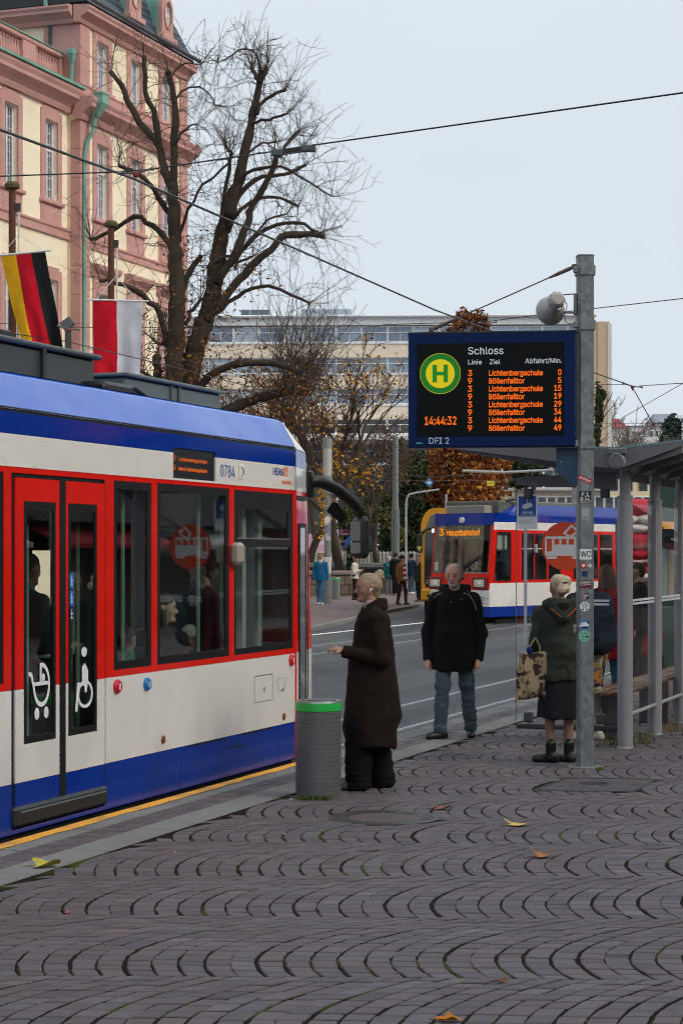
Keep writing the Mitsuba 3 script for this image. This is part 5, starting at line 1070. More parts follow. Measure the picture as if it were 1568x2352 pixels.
for i in range(20):
    z = .03 + i * .0325
    for k in range(44):
        a = (k + .5 * (i % 2)) * 2 * math.pi / 44
        if math.sin(a) < -.25: continue
        c = np.array([x + math.cos(a) * .1748, 15.27 - abs(math.sin(a)) * .1748 * np.sign(math.sin(a)), z]); tn = np.array([-math.sin(a), -math.cos(a), 0]); up_ = np.array([0, 0, 1]); s_ = .0048
        m.add([c - tn * s_, c - up_ * s_, c + tn * s_, c + up_ * s_], [[0, 1, 2, 3]])
put('perforation', m, 'matte', t, kind='stuff')
bin_(769, 79, .06, .21, .86, 'distant grey bin with a green rim beside the lamp column', (.02, .5, .1), (.2, .205, .21))
# ================================================================ departure post: galvanised post with the board, cable stay, loudspeaker and stickers
PX, PY = 2.133, 17.452
post = thing('departure_post', 'tall galvanised steel post with stickers carrying the departure board', 'post')
hw = .070; ZT = 4.48
sec = Polygon([(hw, hw - .022), (hw - .022, hw), (-hw + .022, hw), (-hw, hw - .022), (-hw, -hw + .022), (-hw + .022, -hw), (hw - .022, -hw), (hw, -hw + .022)])
PA = .06
put('shaft', MB().ext(sec, ZT, None, tr(PX, PY, 0) @ rotz(PA)), 'galvanised', post)
put('top_cap', MB(col=(.12, .14, .15)).ext(sec.buffer(.004), .012, None, tr(PX, PY, ZT - .004) @ rotz(PA)), 'satin', post)
for z in (4.36, 3.88, 2.84): 
    put('clamp', MB().ext(sec.buffer(.014).difference(sec.buffer(.0005)), .085, None, tr(PX, PY, z - .05) @ rotz(PA)).cbox((-.12, -.10, 0), (-.075, -.07, .06), .01, None, tr(PX, PY, z - .04) @ rotz(PA)), 'galvanised', post)
put('joint_ring', MB(col=(.16, .19, .2)).ext(sec.buffer(.003).difference(sec.buffer(.0003)), .008, None, tr(PX, PY, 4.12) @ rotz(PA)), 'satin', post)
put('base_collar', MB(col=(.10, .095, .09)).ext(Point(0, 0).buffer(.16).difference(sec.buffer(.003)), .012, None, tr(PX, PY, -.006)), 'concrete', post)
YB_ = PY - .0
bw, bz0, bz1 = 1.462, 2.805, 3.815
ang = math.radians(7.0)              # the board is turned a little: its right end nearer
BX = np.array([math.cos(ang), -math.sin(ang), 0]); BR = np.array([PX - .085, PY - .03, 0])
BO = frame(BR - BX * bw, BX, (math.sin(ang), math.cos(ang), 0))       # local: x along the board from its left end, y away, z up
bd = thing('departure_board', 'dark blue electronic departure board with orange LED lines and the green and yellow stop symbol', 'display board')
NAVY = (.002, .014, .075)
mat('screen', PR(base_color=VC, roughness=0.35, specular=0.12))
put('case', MB(M=BO, col=NAVY).cbox((0, -.09, bz0), (bw, .09, bz1), .008), 'screen', bd)
put('bezel_edge', MB(M=BO, col=(.004, .006, .012)).cbox((-.004, -.092, bz1 - .012), (bw + .004, .092, bz1 + .006), .004), 'satin', bd)
put('screen', MB(M=BO, col=(.003, .0035, .004)).cbox((.078, -.097, bz0 + .098), (bw - .10, -.089, bz1 - .098), .003), 'screen', bd)
put('side_hinge', MB(M=BO, col=(.03, .04, .05)).box((bw + .001, -.05, bz0 + .02), (bw + .04, .05, bz1 - .02)), 'satin', bd)
FT = lambda x, z, off=.0: BO @ frame((x, -.0985 - off, z), (1, 0, 0), (0, 0, 1), (0, -1, 0))
pxs = 382 / bw
bxx = lambda u: (u - 929) / 382 * bw
bzz = lambda v: bz1 - (v - 763.5) / 264.5 * (bz1 - bz0)
LEDO, LEDW = (.175, .026, .0012), (.085, .092, .098)
def scr(name, s, u0, v, h, w=None, c=LEDO, bold=True, right=None):
    hh = h / pxs; x = bxx(u0); wid = w / pxs if w else None
    if right: x = bxx(right) - wid
    return put(name, MB(col=c).text(s, hh, FT(x, bzz(v)), depth=.0012, bold=bold, width=wid), 'matte', bd, **emit(c))
scr('stop_name', 'Schloss', 1067, 815, 16.5, 80, LEDW, False)
scr('heading', 'Linie', 1067, 838, 10.5, 31, LEDW, False); scr('heading', 'Ziel', 1116, 838, 10.5, 24, LEDW, False); scr('heading', 'Abfahrt/Min.', 1197, 837, 11, 83, LEDW, False)
for k, (ln_, dst, mn) in enumerate([('3', 'Lichtenbergschule', '0'), ('9', 'Böllenfalltor', '5'), ('3', 'Lichtenbergschule', '15'), ('9', 'Böllenfalltor', '19'), ('3', 'Lichtenbergschule', '29'), ('9', 'Böllenfalltor', '34'), ('3', 'Lichtenbergschule', '44'), ('9', 'Böllenfalltor', '49')]):
    v = 864.5 + k * 18.05; scr('line_number', ln_, 1066, v, 13.2, 10); scr('destination', dst, 1114, v, 12.2, 123 if ln_ == '3' else 82); scr('minutes', mn, 0, v, 13, 8 if len(mn) == 1 else 17, right=1279)
scr('clock', '14:44:32', 967, 976, 18.5, 73)
put('board_name', MB(col=(.62, .66, .74)).text('DFI 2', 14.5 / pxs, FT(bxx(977), bzz(1020), -.007), depth=.001, width=46 / pxs), 'matte', bd)
put('manufacturer_mark', MB(col=(.05, .36, .30)).ext(Polygon([(0, 0), (.066, 0), (.05, .012), (.03, .018), (.01, .016)]), .001, None, FT(bxx(947), bzz(1020), -.007)), 'matte', bd)
cx_, cz_ = bxx(1003), bzz(858.5); R_ = 45.5 / pxs
CM = FT(cx_, cz_)
put('stop_symbol_ring', MB(col=(.008, .05, .008)).ext(Point(0, 0).buffer(R_, 32).difference(Point(0, 0).buffer(R_ * .735, 32)), .0012, None, CM), 'matte', bd, **emit((.001, .020, .002)))
put('stop_symbol_edge', MB(col=(.28, .24, .02)).ext(Point(0, 0).buffer(R_ * 1.03, 32).difference(Point(0, 0).buffer(R_ + .0006, 32)), .0012, None, CM), 'matte', bd, **emit((.06, .05, .002)))
put('stop_symbol_disc', MB(col=(.2, .16, .004)).ext(Point(0, 0).buffer(R_ * .73, 32), .0010, None, CM), 'matte', bd, **emit((.085, .068, .001)))
Hs = unary_union([rr(-.068, -.078, -.030, .078), rr(.030, -.078, .068, .078), rr(-.03, -.016, .03, .016)])
put('stop_symbol_letter', MB(col=(.012, .11, .012)).ext(Hs, .0012, None, FT(cx_, cz_, .0014)), 'matte', bd, **emit((.001, .020, .002)))
put('bracket_plate', MB(M=BO, col=(.008, .045, .10)).ext(Polygon([(bw - .17, bz0 - .006), (bw + .03, bz0 - .006), (bw + .03, bz0 - .36), (bw - .17, bz0 - .22)]), .012, None, frame((0, .03, 0), (1, 0, 0), (0, 0, 1), (0, -1, 0))), 'satin', bd)
put('bracket_bolt', MB(M=BO, col=(.4, .42, .43)).sph((bw - .13, .017, bz0 - .13), .008, n=5).sph((bw + .005, .017, bz0 - .27), .008, n=5), 'metal', bd, kind='stuff')
# stay cable from the post top to the board
a_, b_ = at(1318, 612, PY - .02), at(990, 757, BR[1] - BX[1] * 1.2)
st = thing('stay_cable', 'steel stay cable from the post top down to the departure board', 'cable')
put('cable', MB(col=(.06, .07, .075)).tube([a_, b_], .0062, 6), 'satin', st)
for p_, q_2 in ((a_, b_), (b_, a_)):
    d = (q_2 - p_) / np.linalg.norm(q_2 - p_); put('turnbuckle', MB(col=(.09, .06, .05)).tube([p_ - d * .01, p_ + d * .05, p_ + d * .16, p_ + d * .24], [.012, .018, .016, .008], 8).cbox(p_ - .022, p_ + .022, .008), 'satin', st, smooth=40)
# loudspeaker
ls = thing('loudspeaker', 'round grey horn loudspeaker on a thin bracket at the post', 'loudspeaker')
c = at(1270, 707, PY - .03); ax = np.array([-.13, .985, -.10]); ax /= np.linalg.norm(ax)
x_ = np.cross(ax, (0, 0, 1)); x_ /= np.linalg.norm(x_); HM = frame(c, x_, np.cross(ax, x_), ax)
put('horn', MB(col=(.30, .29, .285)).lathe([(.05, -.16), (.055, -.05), (.075, -.02), (.115, .05), (.130, .11), (.126, .12), (.10, .09)], (0, 0, 0), 28, None, HM), 'satin', ls, smooth=50)
put('driver', MB(col=(.36, .35, .34)).lathe([(.001, -.235), (.045, -.232), (.066, -.21), (.072, -.15), (.066, -.10), (.05, -.09)], (0.0, 0, 0), 24, None, HM @ tr(-.012, -.03, 0)), 'satin', ls, smooth=40)
for k in range(10): put('cooling_rib', MB(col=(.24, .235, .23)).box((.060, -.006, -.205), (.073, .006, -.12), None, HM @ tr(-.012, -.03, 0) @ rotz(k * .628)), 'satin', ls)
pe = np.array([PX - .07, PY - .01, 0])
put('bracket', MB(col=(.14, .15, .16)).tube(spline([c + (.04, .02, .115), (pe[0] - .02, pe[1], c[2] + .125), (pe[0], pe[1], c[2] + .11)], 7), .006, 6).tube([c + (.09, .0, -.04), (pe[0], pe[1], c[2] - .04)], .010, 6).cbox((pe[0] - .03, pe[1] - .03, c[2] - .06), (pe[0] + .0, pe[1] + .02, c[2] + .13), .006), 'satin', ls)
put('cord', MB(col=(.05, .05, .055)).tube(spline([c + (.06, -.1, .08), c + (.115, -.05, .02), c + (.10, -.02, -.06), c + (.12, .0, -.13), (pe[0], pe[1] - .03, c[2] - .13)], 16), .004, 5), 'satin', ls, smooth=True)
# stickers on the post's front face (flat print)
PF = lambda u, v: tr(PX, PY, 0) @ rotz(PA) @ frame(((u - 1343) / 262.0, -hw - .0012, CAMH - (v - 1272) / 263.0), (1, 0, 0), (0, 0, 1), (0, -1, 0))
def stick(label_, u, v, w, h, col, rot=0, prints=(), rnd=False):
    k = thing('sticker', label_, 'sticker'); M_ = PF(u, v) @ rotz(rot); w, h = w / 262., h / 262.
    g = affinity.scale(Point(0, 0).buffer(1, 20), w / 2, h / 2) if rnd else rr(-w / 2, -h / 2, w / 2, h / 2)
    put('backing', MB(col=col).ext(g, .0008, None, M_), 'satin', k)
    for (tx, x, y, hh, ww, c) in prints:
        if isinstance(tx, str): put('lettering', MB(col=c).text(tx, hh / 262., M_ @ tr(x / 262., y / 262., .0009), depth=.0005, bold=True, width=ww / 262.), 'satin', k)
        else: put('print', MB(col=c).ext(affinity.scale(affinity.translate(tx, x, y), 1 / 262., 1 / 262., origin=(0, 0)), .0006, None, M_ @ tr(0, 0, .0009)), 'satin', k)
    return k
W_, K_, R_d = (.66, .68, .70), (.012, .012, .014), (.36, .012, .03)
stick('dark red slanted sticker with white lettering high on the post', 1340, 1101, 33, 11.5, R_d, -.40, [('OUTFRONT', -14, -3, 6, 28, W_)])
stick('black square sticker reading F.I.S.H. on the post', 1340, 1142, 28, 28, K_, 0, [('F.I.', -8, 2, 8.5, 19, W_), ('S.H.', -12, -9.5, 9, 25, W_), (sbox(-12, -12.6, 12, -11.4), 0, 0, 0, 0, (.4, .4, .42))])
stick('torn pale sticker remnant on the post below the black one', 1341, 1180, 18, 27, (.30, .34, .38), 0, [(Polygon([(-8, -13), (-4, -9), (0, -14), (3, -8), (8, -13), (8, -6), (-8, -6)]), 0, 0, 0, 0, (.19, .22, .24))])
stick('white sticker with black letters WC on the post', 1341, 1273, 27, 24, W_, 0, [('WC', -11.5, -6, 13, 24, K_)])
stick('round red sticker with a white heart beside a white arrow', 1336, 1299, 15.5, 15.5, (.42, .01, .02), 0, [(unary_union([Point(-2, 1.5).buffer(2.4), Point(2, 1.5).buffer(2.4), Polygon([(-4, 0), (4, 0), (0, -5)])]), 0, 0, 0, 0, W_)], True)
stick('white arrow sticker pointing right on the post', 1350, 1299, .1, .1, W_, 0, [(unary_union([sbox(-5, -1.3, 3, 1.3), Polygon([(0, 6), (7, 0), (0, -6), (0, -3), (3.4, 0), (0, 3)])]), 0, 0, 0, 0, W_)])
stick('dark blue small square sticker on the post', 1339, 1318, 13, 13, (.008, .03, .11), .05)
stick('dark red rectangular sticker with white lines of print', 1341, 1343, 27, 20, (.10, .015, .03), .05, [('FASCHISMUS', -12.5, 3, 4.5, 24, W_), (sbox(-12, -1, 12, .2), 0, 0, 0, 0, W_), (sbox(-12, -8.4, 8, -7.6), 0, 0, 0, 0, (.4, .4, .4))])
stick('small pink and black sticker on the post', 1342, 1370, 12, 13, K_, .1, [(Polygon([(-6, -6), (-1, -6), (2, 2), (-2, 6), (-6, 5)]), 0, 0, 0, 0, (.55, .22, .28)), (Point(3, 2).buffer(2), 0, 0, 0, 0, (.5, .5, .5))])
stick('round white sticker with a small black drawing', 1339, 1393, 22, 22, W_, 0, [(Point(0, 2).buffer(6).difference(Point(0, 2).buffer(4.8)), 0, 0, 0, 0, K_), (sbox(-6, -8, -2, -5), 0, 0, 0, 0, K_), (sbox(2, -8, 6, -5), 0, 0, 0, 0, K_), (Point(-2, 3).buffer(1.3), 0, 0, 0, 0, K_), (Point(2.5, 2.5).buffer(1.5), 0, 0, 0, 0, K_)], True)
stick('round blue sticker with a white car like drawing', 1338, 1435, 25, 23, (.04, .20, .55), 0, [(Polygon([(-11, -1), (-7, 5), (5, 6), (10, 2), (10, -3), (-11, -4)]), 0, 0, 0, 0, W_), (sbox(-12, -1, -6, 3), 0, 0, 0, 0, R_d), (sbox(-6, -9, 8, -5), 0, 0, 0, 0, K_), (Point(9, 5).buffer(3), 0, 0, 0, 0, K_)], True)
stick('round mint green sticker low on the post', 1338, 1461, 26, 26, (.16, .46, .36), 0, [('KLIMA', -8, 4, 4, 16, (.02, .08, .06)), (unary_union([Polygon([(-10, 1), (-8, -4), (-6, 1)]), Point(-1, -1).buffer(2), Point(5.5, -1).buffer(2.2), Point(8.5, -1).buffer(2.2), Polygon([(3.6, -2), (10.4, -2), (7, -6)])]), 0, 0, 0, 0, (.02, .06, .05)), (sbox(-6, -9, 6, -8), 0, 0, 0, 0, (.03, .1, .08))], True)
put('push_button', MB(col=(.45, .46, .46)).cbox((-hw - .035, -.035, 1.17), (-hw, .02, 1.25), .012, None, tr(PX, PY, 0) @ rotz(PA)), 'metal', post)

# ================================================================ shelter: columns along the platform, butterfly roof, glass walls
sh = thing('tram_shelter', 'grey steel tram shelter with round columns, glass walls and a ribbed roof at the right', 'shelter')
SC, RC = [18.98, 20.51, 22.04, 25.1, 28.2], -3.85
GREY = (.25, .255, .28)
for s in SC:
    o = P(s, RC, 0)
    put('column', MB(col=GREY).lathe([(.095, -.02), (.078, .01), (.0745, .02), (.0745, 2.40), (.079, 2.405), (.079, 2.43), (.055, 2.432), (.055, 2.68)], o, 20), 'satin', sh, smooth=40)
put('roof_beam', MB(M=TRK, col=GREY).tube([(SC[0] - .42, RC, 2.745), (SC[-1] + .5, RC, 2.745)], .076, 20), 'satin', sh, smooth=40)
put('beam_cap', MB(col=(.155, .16, .185)).lathe([(.001, .012), (.070, .012), (.076, .004), (.076, -.01)], (0, 0, 0), 24, None, frame(P(SC[0] - .422, RC, 2.745), (CT, -ST, 0), (0, 0, 1), (-ST, -CT, 0))), 'satin', sh, smooth=30)
put('cap_screw', MB(col=(.01, .01, .01)).sph(P(SC[0] - .435, RC, 2.795), .008, n=5).sph(P(SC[0] - .435, RC, 2.695), .008, n=5), 'matte', sh, kind='stuff')
def roofz(r): return 2.86 + (.10 * (r - RC) if r > RC else .045 * (RC - r)) 
R0, R1 = RC - 1.62, RC + .60
for k, s in enumerate(np.arange(SC[0] - .25, 28.6, .765)):
    for (ra, rb, ha, hb) in ((RC - .03, R0 + .05, .22, .07), (RC + .03, R1 + .0, .21, .10)):
        q = [(s - .02, ra), (s + .02, ra), (s + .02, rb), (s - .02, rb)]
        m = MB(M=TRK, col=(.17, .175, .19)); v = [(a, r, roofz(r) - (ha if r == ra else hb)) for a, r in q] + [(a, r, roofz(r) - .012) for a, r in q]; m.hull(v); put('roof_rib', m, 'satin', sh)
put('roof_sheet', MB(M=TRK, col=(.09, .095, .105)).hexa([(SC[0] - .32, R0, roofz(R0) - .01), (28.6, R0, roofz(R0) - .01), (28.6, RC, 2.85), (SC[0] - .32, RC, 2.85), (SC[0] - .32, R0, roofz(R0) + .012), (28.6, R0, roofz(R0) + .012), (28.6, RC, 2.875), (SC[0] - .32, RC, 2.875)][::1]), 'satin', sh)
put('roof_sheet', MB(M=TRK, col=(.09, .095, .105)).hexa([(SC[0] - .32, RC + .001, 2.85), (28.6, RC + .001, 2.85), (28.6, R1, roofz(R1) - .01), (SC[0] - .32, R1, roofz(R1) - .01), (SC[0] - .32, RC + .001, 2.875), (28.6, RC + .001, 2.875), (28.6, R1, roofz(R1) + .012), (SC[0] - .32, R1, roofz(R1) + .012)]), 'satin', sh)
for ra, rb in ((R0 - .02, RC - .002), (RC + .002, R1 + .02)):
    q = [(SC[0] - .34, ra), (SC[0] - .325, ra), (SC[0] - .325, rb), (SC[0] - .34, rb)]
    put('roof_fascia', MB(M=TRK, col=(.15, .155, .17)).hull([(a, r, roofz(r) - (.035 if abs(r - RC) > .1 else .19)) for a, r in q] + [(a, r, roofz(r) + .0) for a, r in q]), 'satin', sh)
    put('roof_edge', MB(M=TRK, col=(.16, .24, .25)).hull([(a - .004, r, roofz(r) + .001) for a, r in q] + [(a - .004, r, roofz(r) + .022) for a, r in q]), 'satin', sh)
put('saddle', MB(M=TRK, col=(.15, .155, .17)).cbox((SC[0] - .40, RC - .085, 2.815), (SC[0] - .30, RC + .085, 2.868), .006), 'satin', sh)
# cross wall: rail, glass pane, rail above, clamps
CWs = SC[0] + .02; CW0, CW1 = RC - 1.08, RC - .08
put('wall_head', MB(M=TRK, col=(.115, .12, .13)).hull([(CWs + a, r, z) for a in (-.03, .03) for r, z in ((CW0, 2.545), (CW1, 2.49), (CW0, 2.62), (CW1, 2.66))]), 'satin', sh)
put('wall_foot', MB(M=TRK, col=(.03, .034, .04)).cbox((CWs - .03, CW0, .155), (CWs + .03, CW1 + .02, .205), .01), 'satin', sh)
m = MB(M=TRK); m.add([(CWs, CW0 + .0, .23), (CWs, CW1, .23), (CWs, CW1, 2.50), (CWs, CW0 + .0, 2.50)], [[0, 1, 2, 3]]); put('glass_pane', m, 'glass', sh)
put('pane_edge', MB(M=TRK, col=(.10, .16, .16)).box((CWs - .006, CW0 - .006, .23), (CWs + .006, CW0, 2.50)), 'satin', sh)
for r, z in ((CW0 + .12, .27), (CW1 - .16, .27), (CW0 + .12, 2.46), (CW1 - .12, 2.46)): put('clamp', MB(M=TRK, col=(.05, .055, .06)).cbox((CWs - .03, r - .045, z - .05), (CWs + .03, r + .045, z + .05), .012), 'satin', sh)
put('white_bar', MB(M=TRK, col=(.40, .45, .50)).box((CWs - .0045, CW0 + .075, .75 + .22), (CWs - .0015, CW0 + .105, 2.2)), 'satin', sh)
def ladder(o, w, mt=(.52, .58, .64)):
    m = MB(M=o, col=mt); m.box((0, 0, 0), (w, .003, .022)); m.box((0, 0, .034), (w, .003, .056)); return m
for (rr0, w) in ((CW0 + .36, .16), (CW1 - .42, .34)):
    put('frosted_band', ladder(TRK @ frame((CWs - .0045, rr0, 1.37), (0, 1, 0), (1, 0, 0), (0, 0, 1)), w), 'satin', sh, kind='stuff')
for k in range(4): put('frosted_bar', MB(M=TRK, col=(.52, .58, .64)).box((CWs - .0045, CW0 + .42 + k * .022, 1.33), (CWs - .0015, CW0 + .432 + k * .022, 1.44)), 'satin', sh)
# back wall panes between the columns, each with its frame strip
for k in range(4):
    a, b = SC[k] + .10, SC[k + 1] - .10
    m = MB(M=TRK); m.add([(a, RC + .02, .33), (b, RC + .02, .33), (b, RC + .02, 2.36), (a, RC + .02, 2.36)], [[0, 1, 2, 3]]); put('glass_pane', m, 'thin_glass', sh)
    put('pane_frame', MB(M=TRK, col=GREY).cbox((a - .02, RC + .0, .30), (b + .02, RC + .04, .33), .006).box((b - .0, RC + .005, .33), (b + .045, RC + .035, 2.36)), 'satin', sh)
    put('frosted_band', ladder(TRK @ frame((a + .02, RC + .016, 1.37), (1, 0, 0), (0, -1, 0), (0, 0, 1)), b - a - .04), 'satin', sh, kind='stuff')
bench = thing('bench', 'brown wooden bench inside the shelter', 'bench')
for k in range(3): put('seat_plank', MB(M=TRK, col=np.array((.085, .045, .022)) * (1 + .2 * k)).cbox((19.3, RC - .20 - .13 * k, .47), (24.5, RC - .09 - .13 * k, .51), .01), 'satin', bench)
for s in (19.8, 21.8, 23.9): put('leg', MB(M=TRK, col=(.05, .05, .055)).cbox((s, RC - .42, 0), (s + .06, RC - .1, .47), .01), 'satin', bench)
# notice and tram symbol on the glass
nt = thing('surveillance_notice', 'white and blue notice with a camera symbol on the shelter glass', 'notice')
NF = lambda r, z, off=.004: TRK @ frame((CWs - off, r, z), (0, 1, 0), (0, 0, 1), (-1, 0, 0)) 
nr = CW0 + .005; NW = .205
put('paper', MB(col=(.76, .78, .82)).ext(rr(0, 0, NW, .345), .0015, None, NF(nr, 2.11)), 'satin', nt)
put('blue_field', MB(col=(.008, .08, .33)).ext(rr(.015, .125, NW - .015, .325), .001, None, NF(nr, 2.11, .006)), 'satin', nt)
put('camera_symbol', MB(col=(.60, .64, .70)).ext(unary_union([Polygon([(.055, .24), (.145, .265), (.16, .225), (.075, .195)]), rr(.10, .25, .108, .32), rr(.05, .205, .062, .225)]), .001, None, NF(nr, 2.11, .0075)), 'satin', nt)
put('heading', MB(col=(.62, .66, .72)).text('Achtung', .026, NF(nr + .048, 2.11 + .155, .0075), depth=.001, bold=True, width=.11), 'satin', nt)
put('subheading', MB(col=(.62, .66, .72)).text('Videoüberwachung!', .011, NF(nr + .028, 2.11 + .135, .0075), depth=.001, width=.15), 'satin', nt)
put('small_print', MB(col=(.30, .33, .38)).ext(unary_union([rr(.02, .10 - k * .012, .18 - .03 * (k % 3), .1035 - k * .012) for k in range(5)]), .0006, None, NF(nr, 2.11, .006)), 'satin', nt, kind='stuff')
ts = thing('tram_stop_disc', 'round orange red disc with a white tram symbol on the shelter glass', 'sign')
cr, czz, Rr = CW0 + .49, 1.945, .236
put('disc', MB(col=(.68, .062, .010)).ext(Point(0, 0).buffer(Rr, 40), .002, None, NF(cr, czz, .005)), 'satin', ts)
tb = unary_union([rr(-.205, -.095, .17, .095, .02).buffer(.0), Polygon([(-.19, -.1), (-.185, -.125), (-.09, -.125), (-.08, -.1)]), Polygon([(.06, -.1), (.07, -.125), (.15, -.125), (.155, -.1)])]).difference(unary_union([rr(-.185, -.05, -.135, .07), rr(-.11, .015, -.06, .07), rr(-.04, .015, .012, .07), rr(.032, .015, .085, .07), rr(.105, .015, .15, .07)]))
dia = LineString([(.03, .10), (-.01, .125), (.06, .20), (.125, .145), (.06, .095)]).buffer(.011)
put('tram_symbol', MB(col=(.66, .68, .68)).ext(tb.union(dia).intersection(Point(0, 0).buffer(Rr * .99, 40)), .001, None, NF(cr, czz, .0075)), 'satin', ts)
for r, nm in ((CW0 + .55, 'dark lamp box under the wall head left'), (CW1 - .13, 'dark lamp box under the wall head beside the column')):
    pass
scene['thin_glass'] = {'type': 'thindielectric', 'int_ior': 1.03}
# huts of a market along the right of the square, outside the frame: the glass reflects them
for k in range(9):
    t = thing('market_hut', ['first', 'second', 'third', 'fourth', 'fifth', 'sixth', 'seventh', 'eighth', 'ninth'][k] + ' wooden market hut along the right of the square, outside the frame', 'hut', 'market huts on the right of the square'); s0 = 24 + k * 7.5
    put('wall', MB(M=TRK, col=(.07, .045, .03)).box((s0, 8.5, 0), (s0 + 6, 12, 2.6)), 'matte', t); put('roof', MB(M=TRK, col=(.045, .04, .04)).hull([(s0 - .4, 7.9, 2.6), (s0 + 6.4, 7.9, 2.6), (s0 - .4, 12.5, 2.6), (s0 + 6.4, 12.5, 2.6), (s0 - .2, 10.2, 4.1), (s0 + 6.2, 10.2, 4.1)]), 'matte', t)
    put('awning', MB(M=TRK, col=[(.35, .03, .04), (.5, .46, .44)][k % 2]).hull([(s0, 7.4, 2.1), (s0 + 6, 7.4, 2.1), (s0, 8.49, 2.5), (s0 + 6, 8.49, 2.5), (s0, 7.4, 2.0), (s0 + 6, 7.4, 2.0)]), 'cloth', t)
# market stall with red and white drapery seen through the glass, and the panels of the stop beyond
mk = thing('market_stall', 'red and white scalloped market stall decoration seen through the shelter glass', 'stall'); Ym = 33.0
mx = lambda u: (u - CX) / F * Ym; mz = lambda v: CAMH + (HY - v) / F * Ym
q_ = np.random.default_rng(77)
def swag(v0, v1, col, ua=1446, ub=1512, lump=.10, name='drape'):
    n, mm = 22, 9; X, Z = np.meshgrid(np.linspace(mx(ua), mx(ub), n), np.linspace(mz(v1), mz(v0), mm)); t_ = (Z - Z.min()) / (Z.max() - Z.min())
    ph = q_.uniform(0, 6); Yv = Ym - .30 * np.sqrt(np.clip(1 - (2 * t_ - 1) ** 2, 0, 1)) - lump * np.abs(np.sin(X * 9 + ph)); Zv = Z - .05 * np.abs(np.sin(X * 9 + ph)) * (1 - t_)
    v = np.stack([X, Yv, Zv], -1).reshape(-1, 3); i, j = np.meshgrid(np.arange(mm - 1), np.arange(n - 1), indexing='ij'); f = np.stack([i * n + j, i * n + j + 1, (i + 1) * n + j + 1, (i + 1) * n + j], -1).reshape(-1, 4)
    put(name, MB(col=col).add(v, f), 'cloth', mk, smooth=True)
DR, DW = (.42, .035, .055), (.60, .55, .52)
for (a, b, c) in [(1146, 1182, DR), (1180, 1203, DW), (1202, 1222, DW), (1218, 1264, DR), (1260, 1284, (.36, .02, .04)), (1282, 1296, (.5, .35, .33)), (1294, 1318, DR), (1314, 1330, DW)]: swag(a, b, c)
put('counter', MB(col=(.20, .10, .12)).cbox((mx(1446), Ym - .2, 0), (mx(1512), Ym + .6, mz(1330)), .04), 'matte', mk); put('backing', MB(col=(.16, .07, .06)).box((mx(1444), Ym + .05, 0), (mx(1514), Ym + .5, mz(1150))), 'matte', mk)
tn = thing('red_tarp', 'crumpled dark red cover behind the shelter glass', 'tarp'); Yt = 29.0
m = MB(col=(.24, .03, .02)); pts = []
for u, v in [(1462, 1395), (1500, 1390), (1516, 1402), (1520, 1540), (1478, 1500), (1470, 1450)]:
    for y in (Yt, Yt + .6): pts.append(at(u, v, y) + q_.normal(0, .03, 3))
hm = trimesh.Trimesh(pts, []).convex_hull.subdivide().subdivide().subdivide(); v = np.array(hm.vertices); v += (meshkit.fbm(v * 5, 3)[:, None] - .5) * .22; m.add(v, hm.faces); put('cover', m, 'cloth', tn, smooth=True)
put('frame', MB(col=(.05, .05, .05)).box(at(1470, 1500, Yt + .1) - (0, 0, 1.2), at(1515, 1500, Yt + .5)), 'matte', tn)
kiosk = thing('kiosk', 'dark teal kiosk with pale panels beyond the shelter', 'kiosk'); Yk = 30.5; kx = lambda u: (u - CX) / F * Yk; kz = lambda v: CAMH + (HY - v) / F * Yk
put('wall', MB(col=(.03, .06, .06)).box((kx(1516), Yk, 0), (kx(1700), Yk + .25, kz(1095))), 'matte', kiosk)
put('panel', MB(col=(.28, .36, .34)).cbox((kx(1518), Yk - .04, kz(1376)), (kx(1532), Yk - .003, kz(1262)), .01), 'satin', kiosk); put('panel', MB(col=(.40, .33, .25)).cbox((kx(1533), Yk - .04, kz(1376)), (kx(1600), Yk - .003, kz(1262)), .01), 'satin', kiosk)
put('awning', MB(col=(.42, .18, .03)).hull([(kx(1514), Yk - .5, kz(1216)), (kx(1700), Yk - .5, kz(1216)), (kx(1700), Yk, kz(1198)), (kx(1514), Yk, kz(1198)), (kx(1514), Yk, kz(1214)), (kx(1700), Yk, kz(1214))]), 'cloth', kiosk)
put('counter', MB(col=(.05, .09, .085)).cbox((kx(1514), Yk - .2, 0), (kx(1700), Yk - .05, kz(1392)), .02), 'satin', kiosk)
box_t = thing('timber_box', 'brown timber bench block at the right edge inside the shelter', 'bench'); p = P(24.2, RC - .55, 0)
put('block', MB(M=TRK, col=(.10, .055, .028)).cbox((24.6, RC - .1, .40), (26.4, RC + .9, .86), .04), 'bark', box_t); put('foot', MB(M=TRK, col=(.06, .035, .02)).box((24.8, RC, 0), (25.0, RC + .7, .4)), 'matte', box_t)

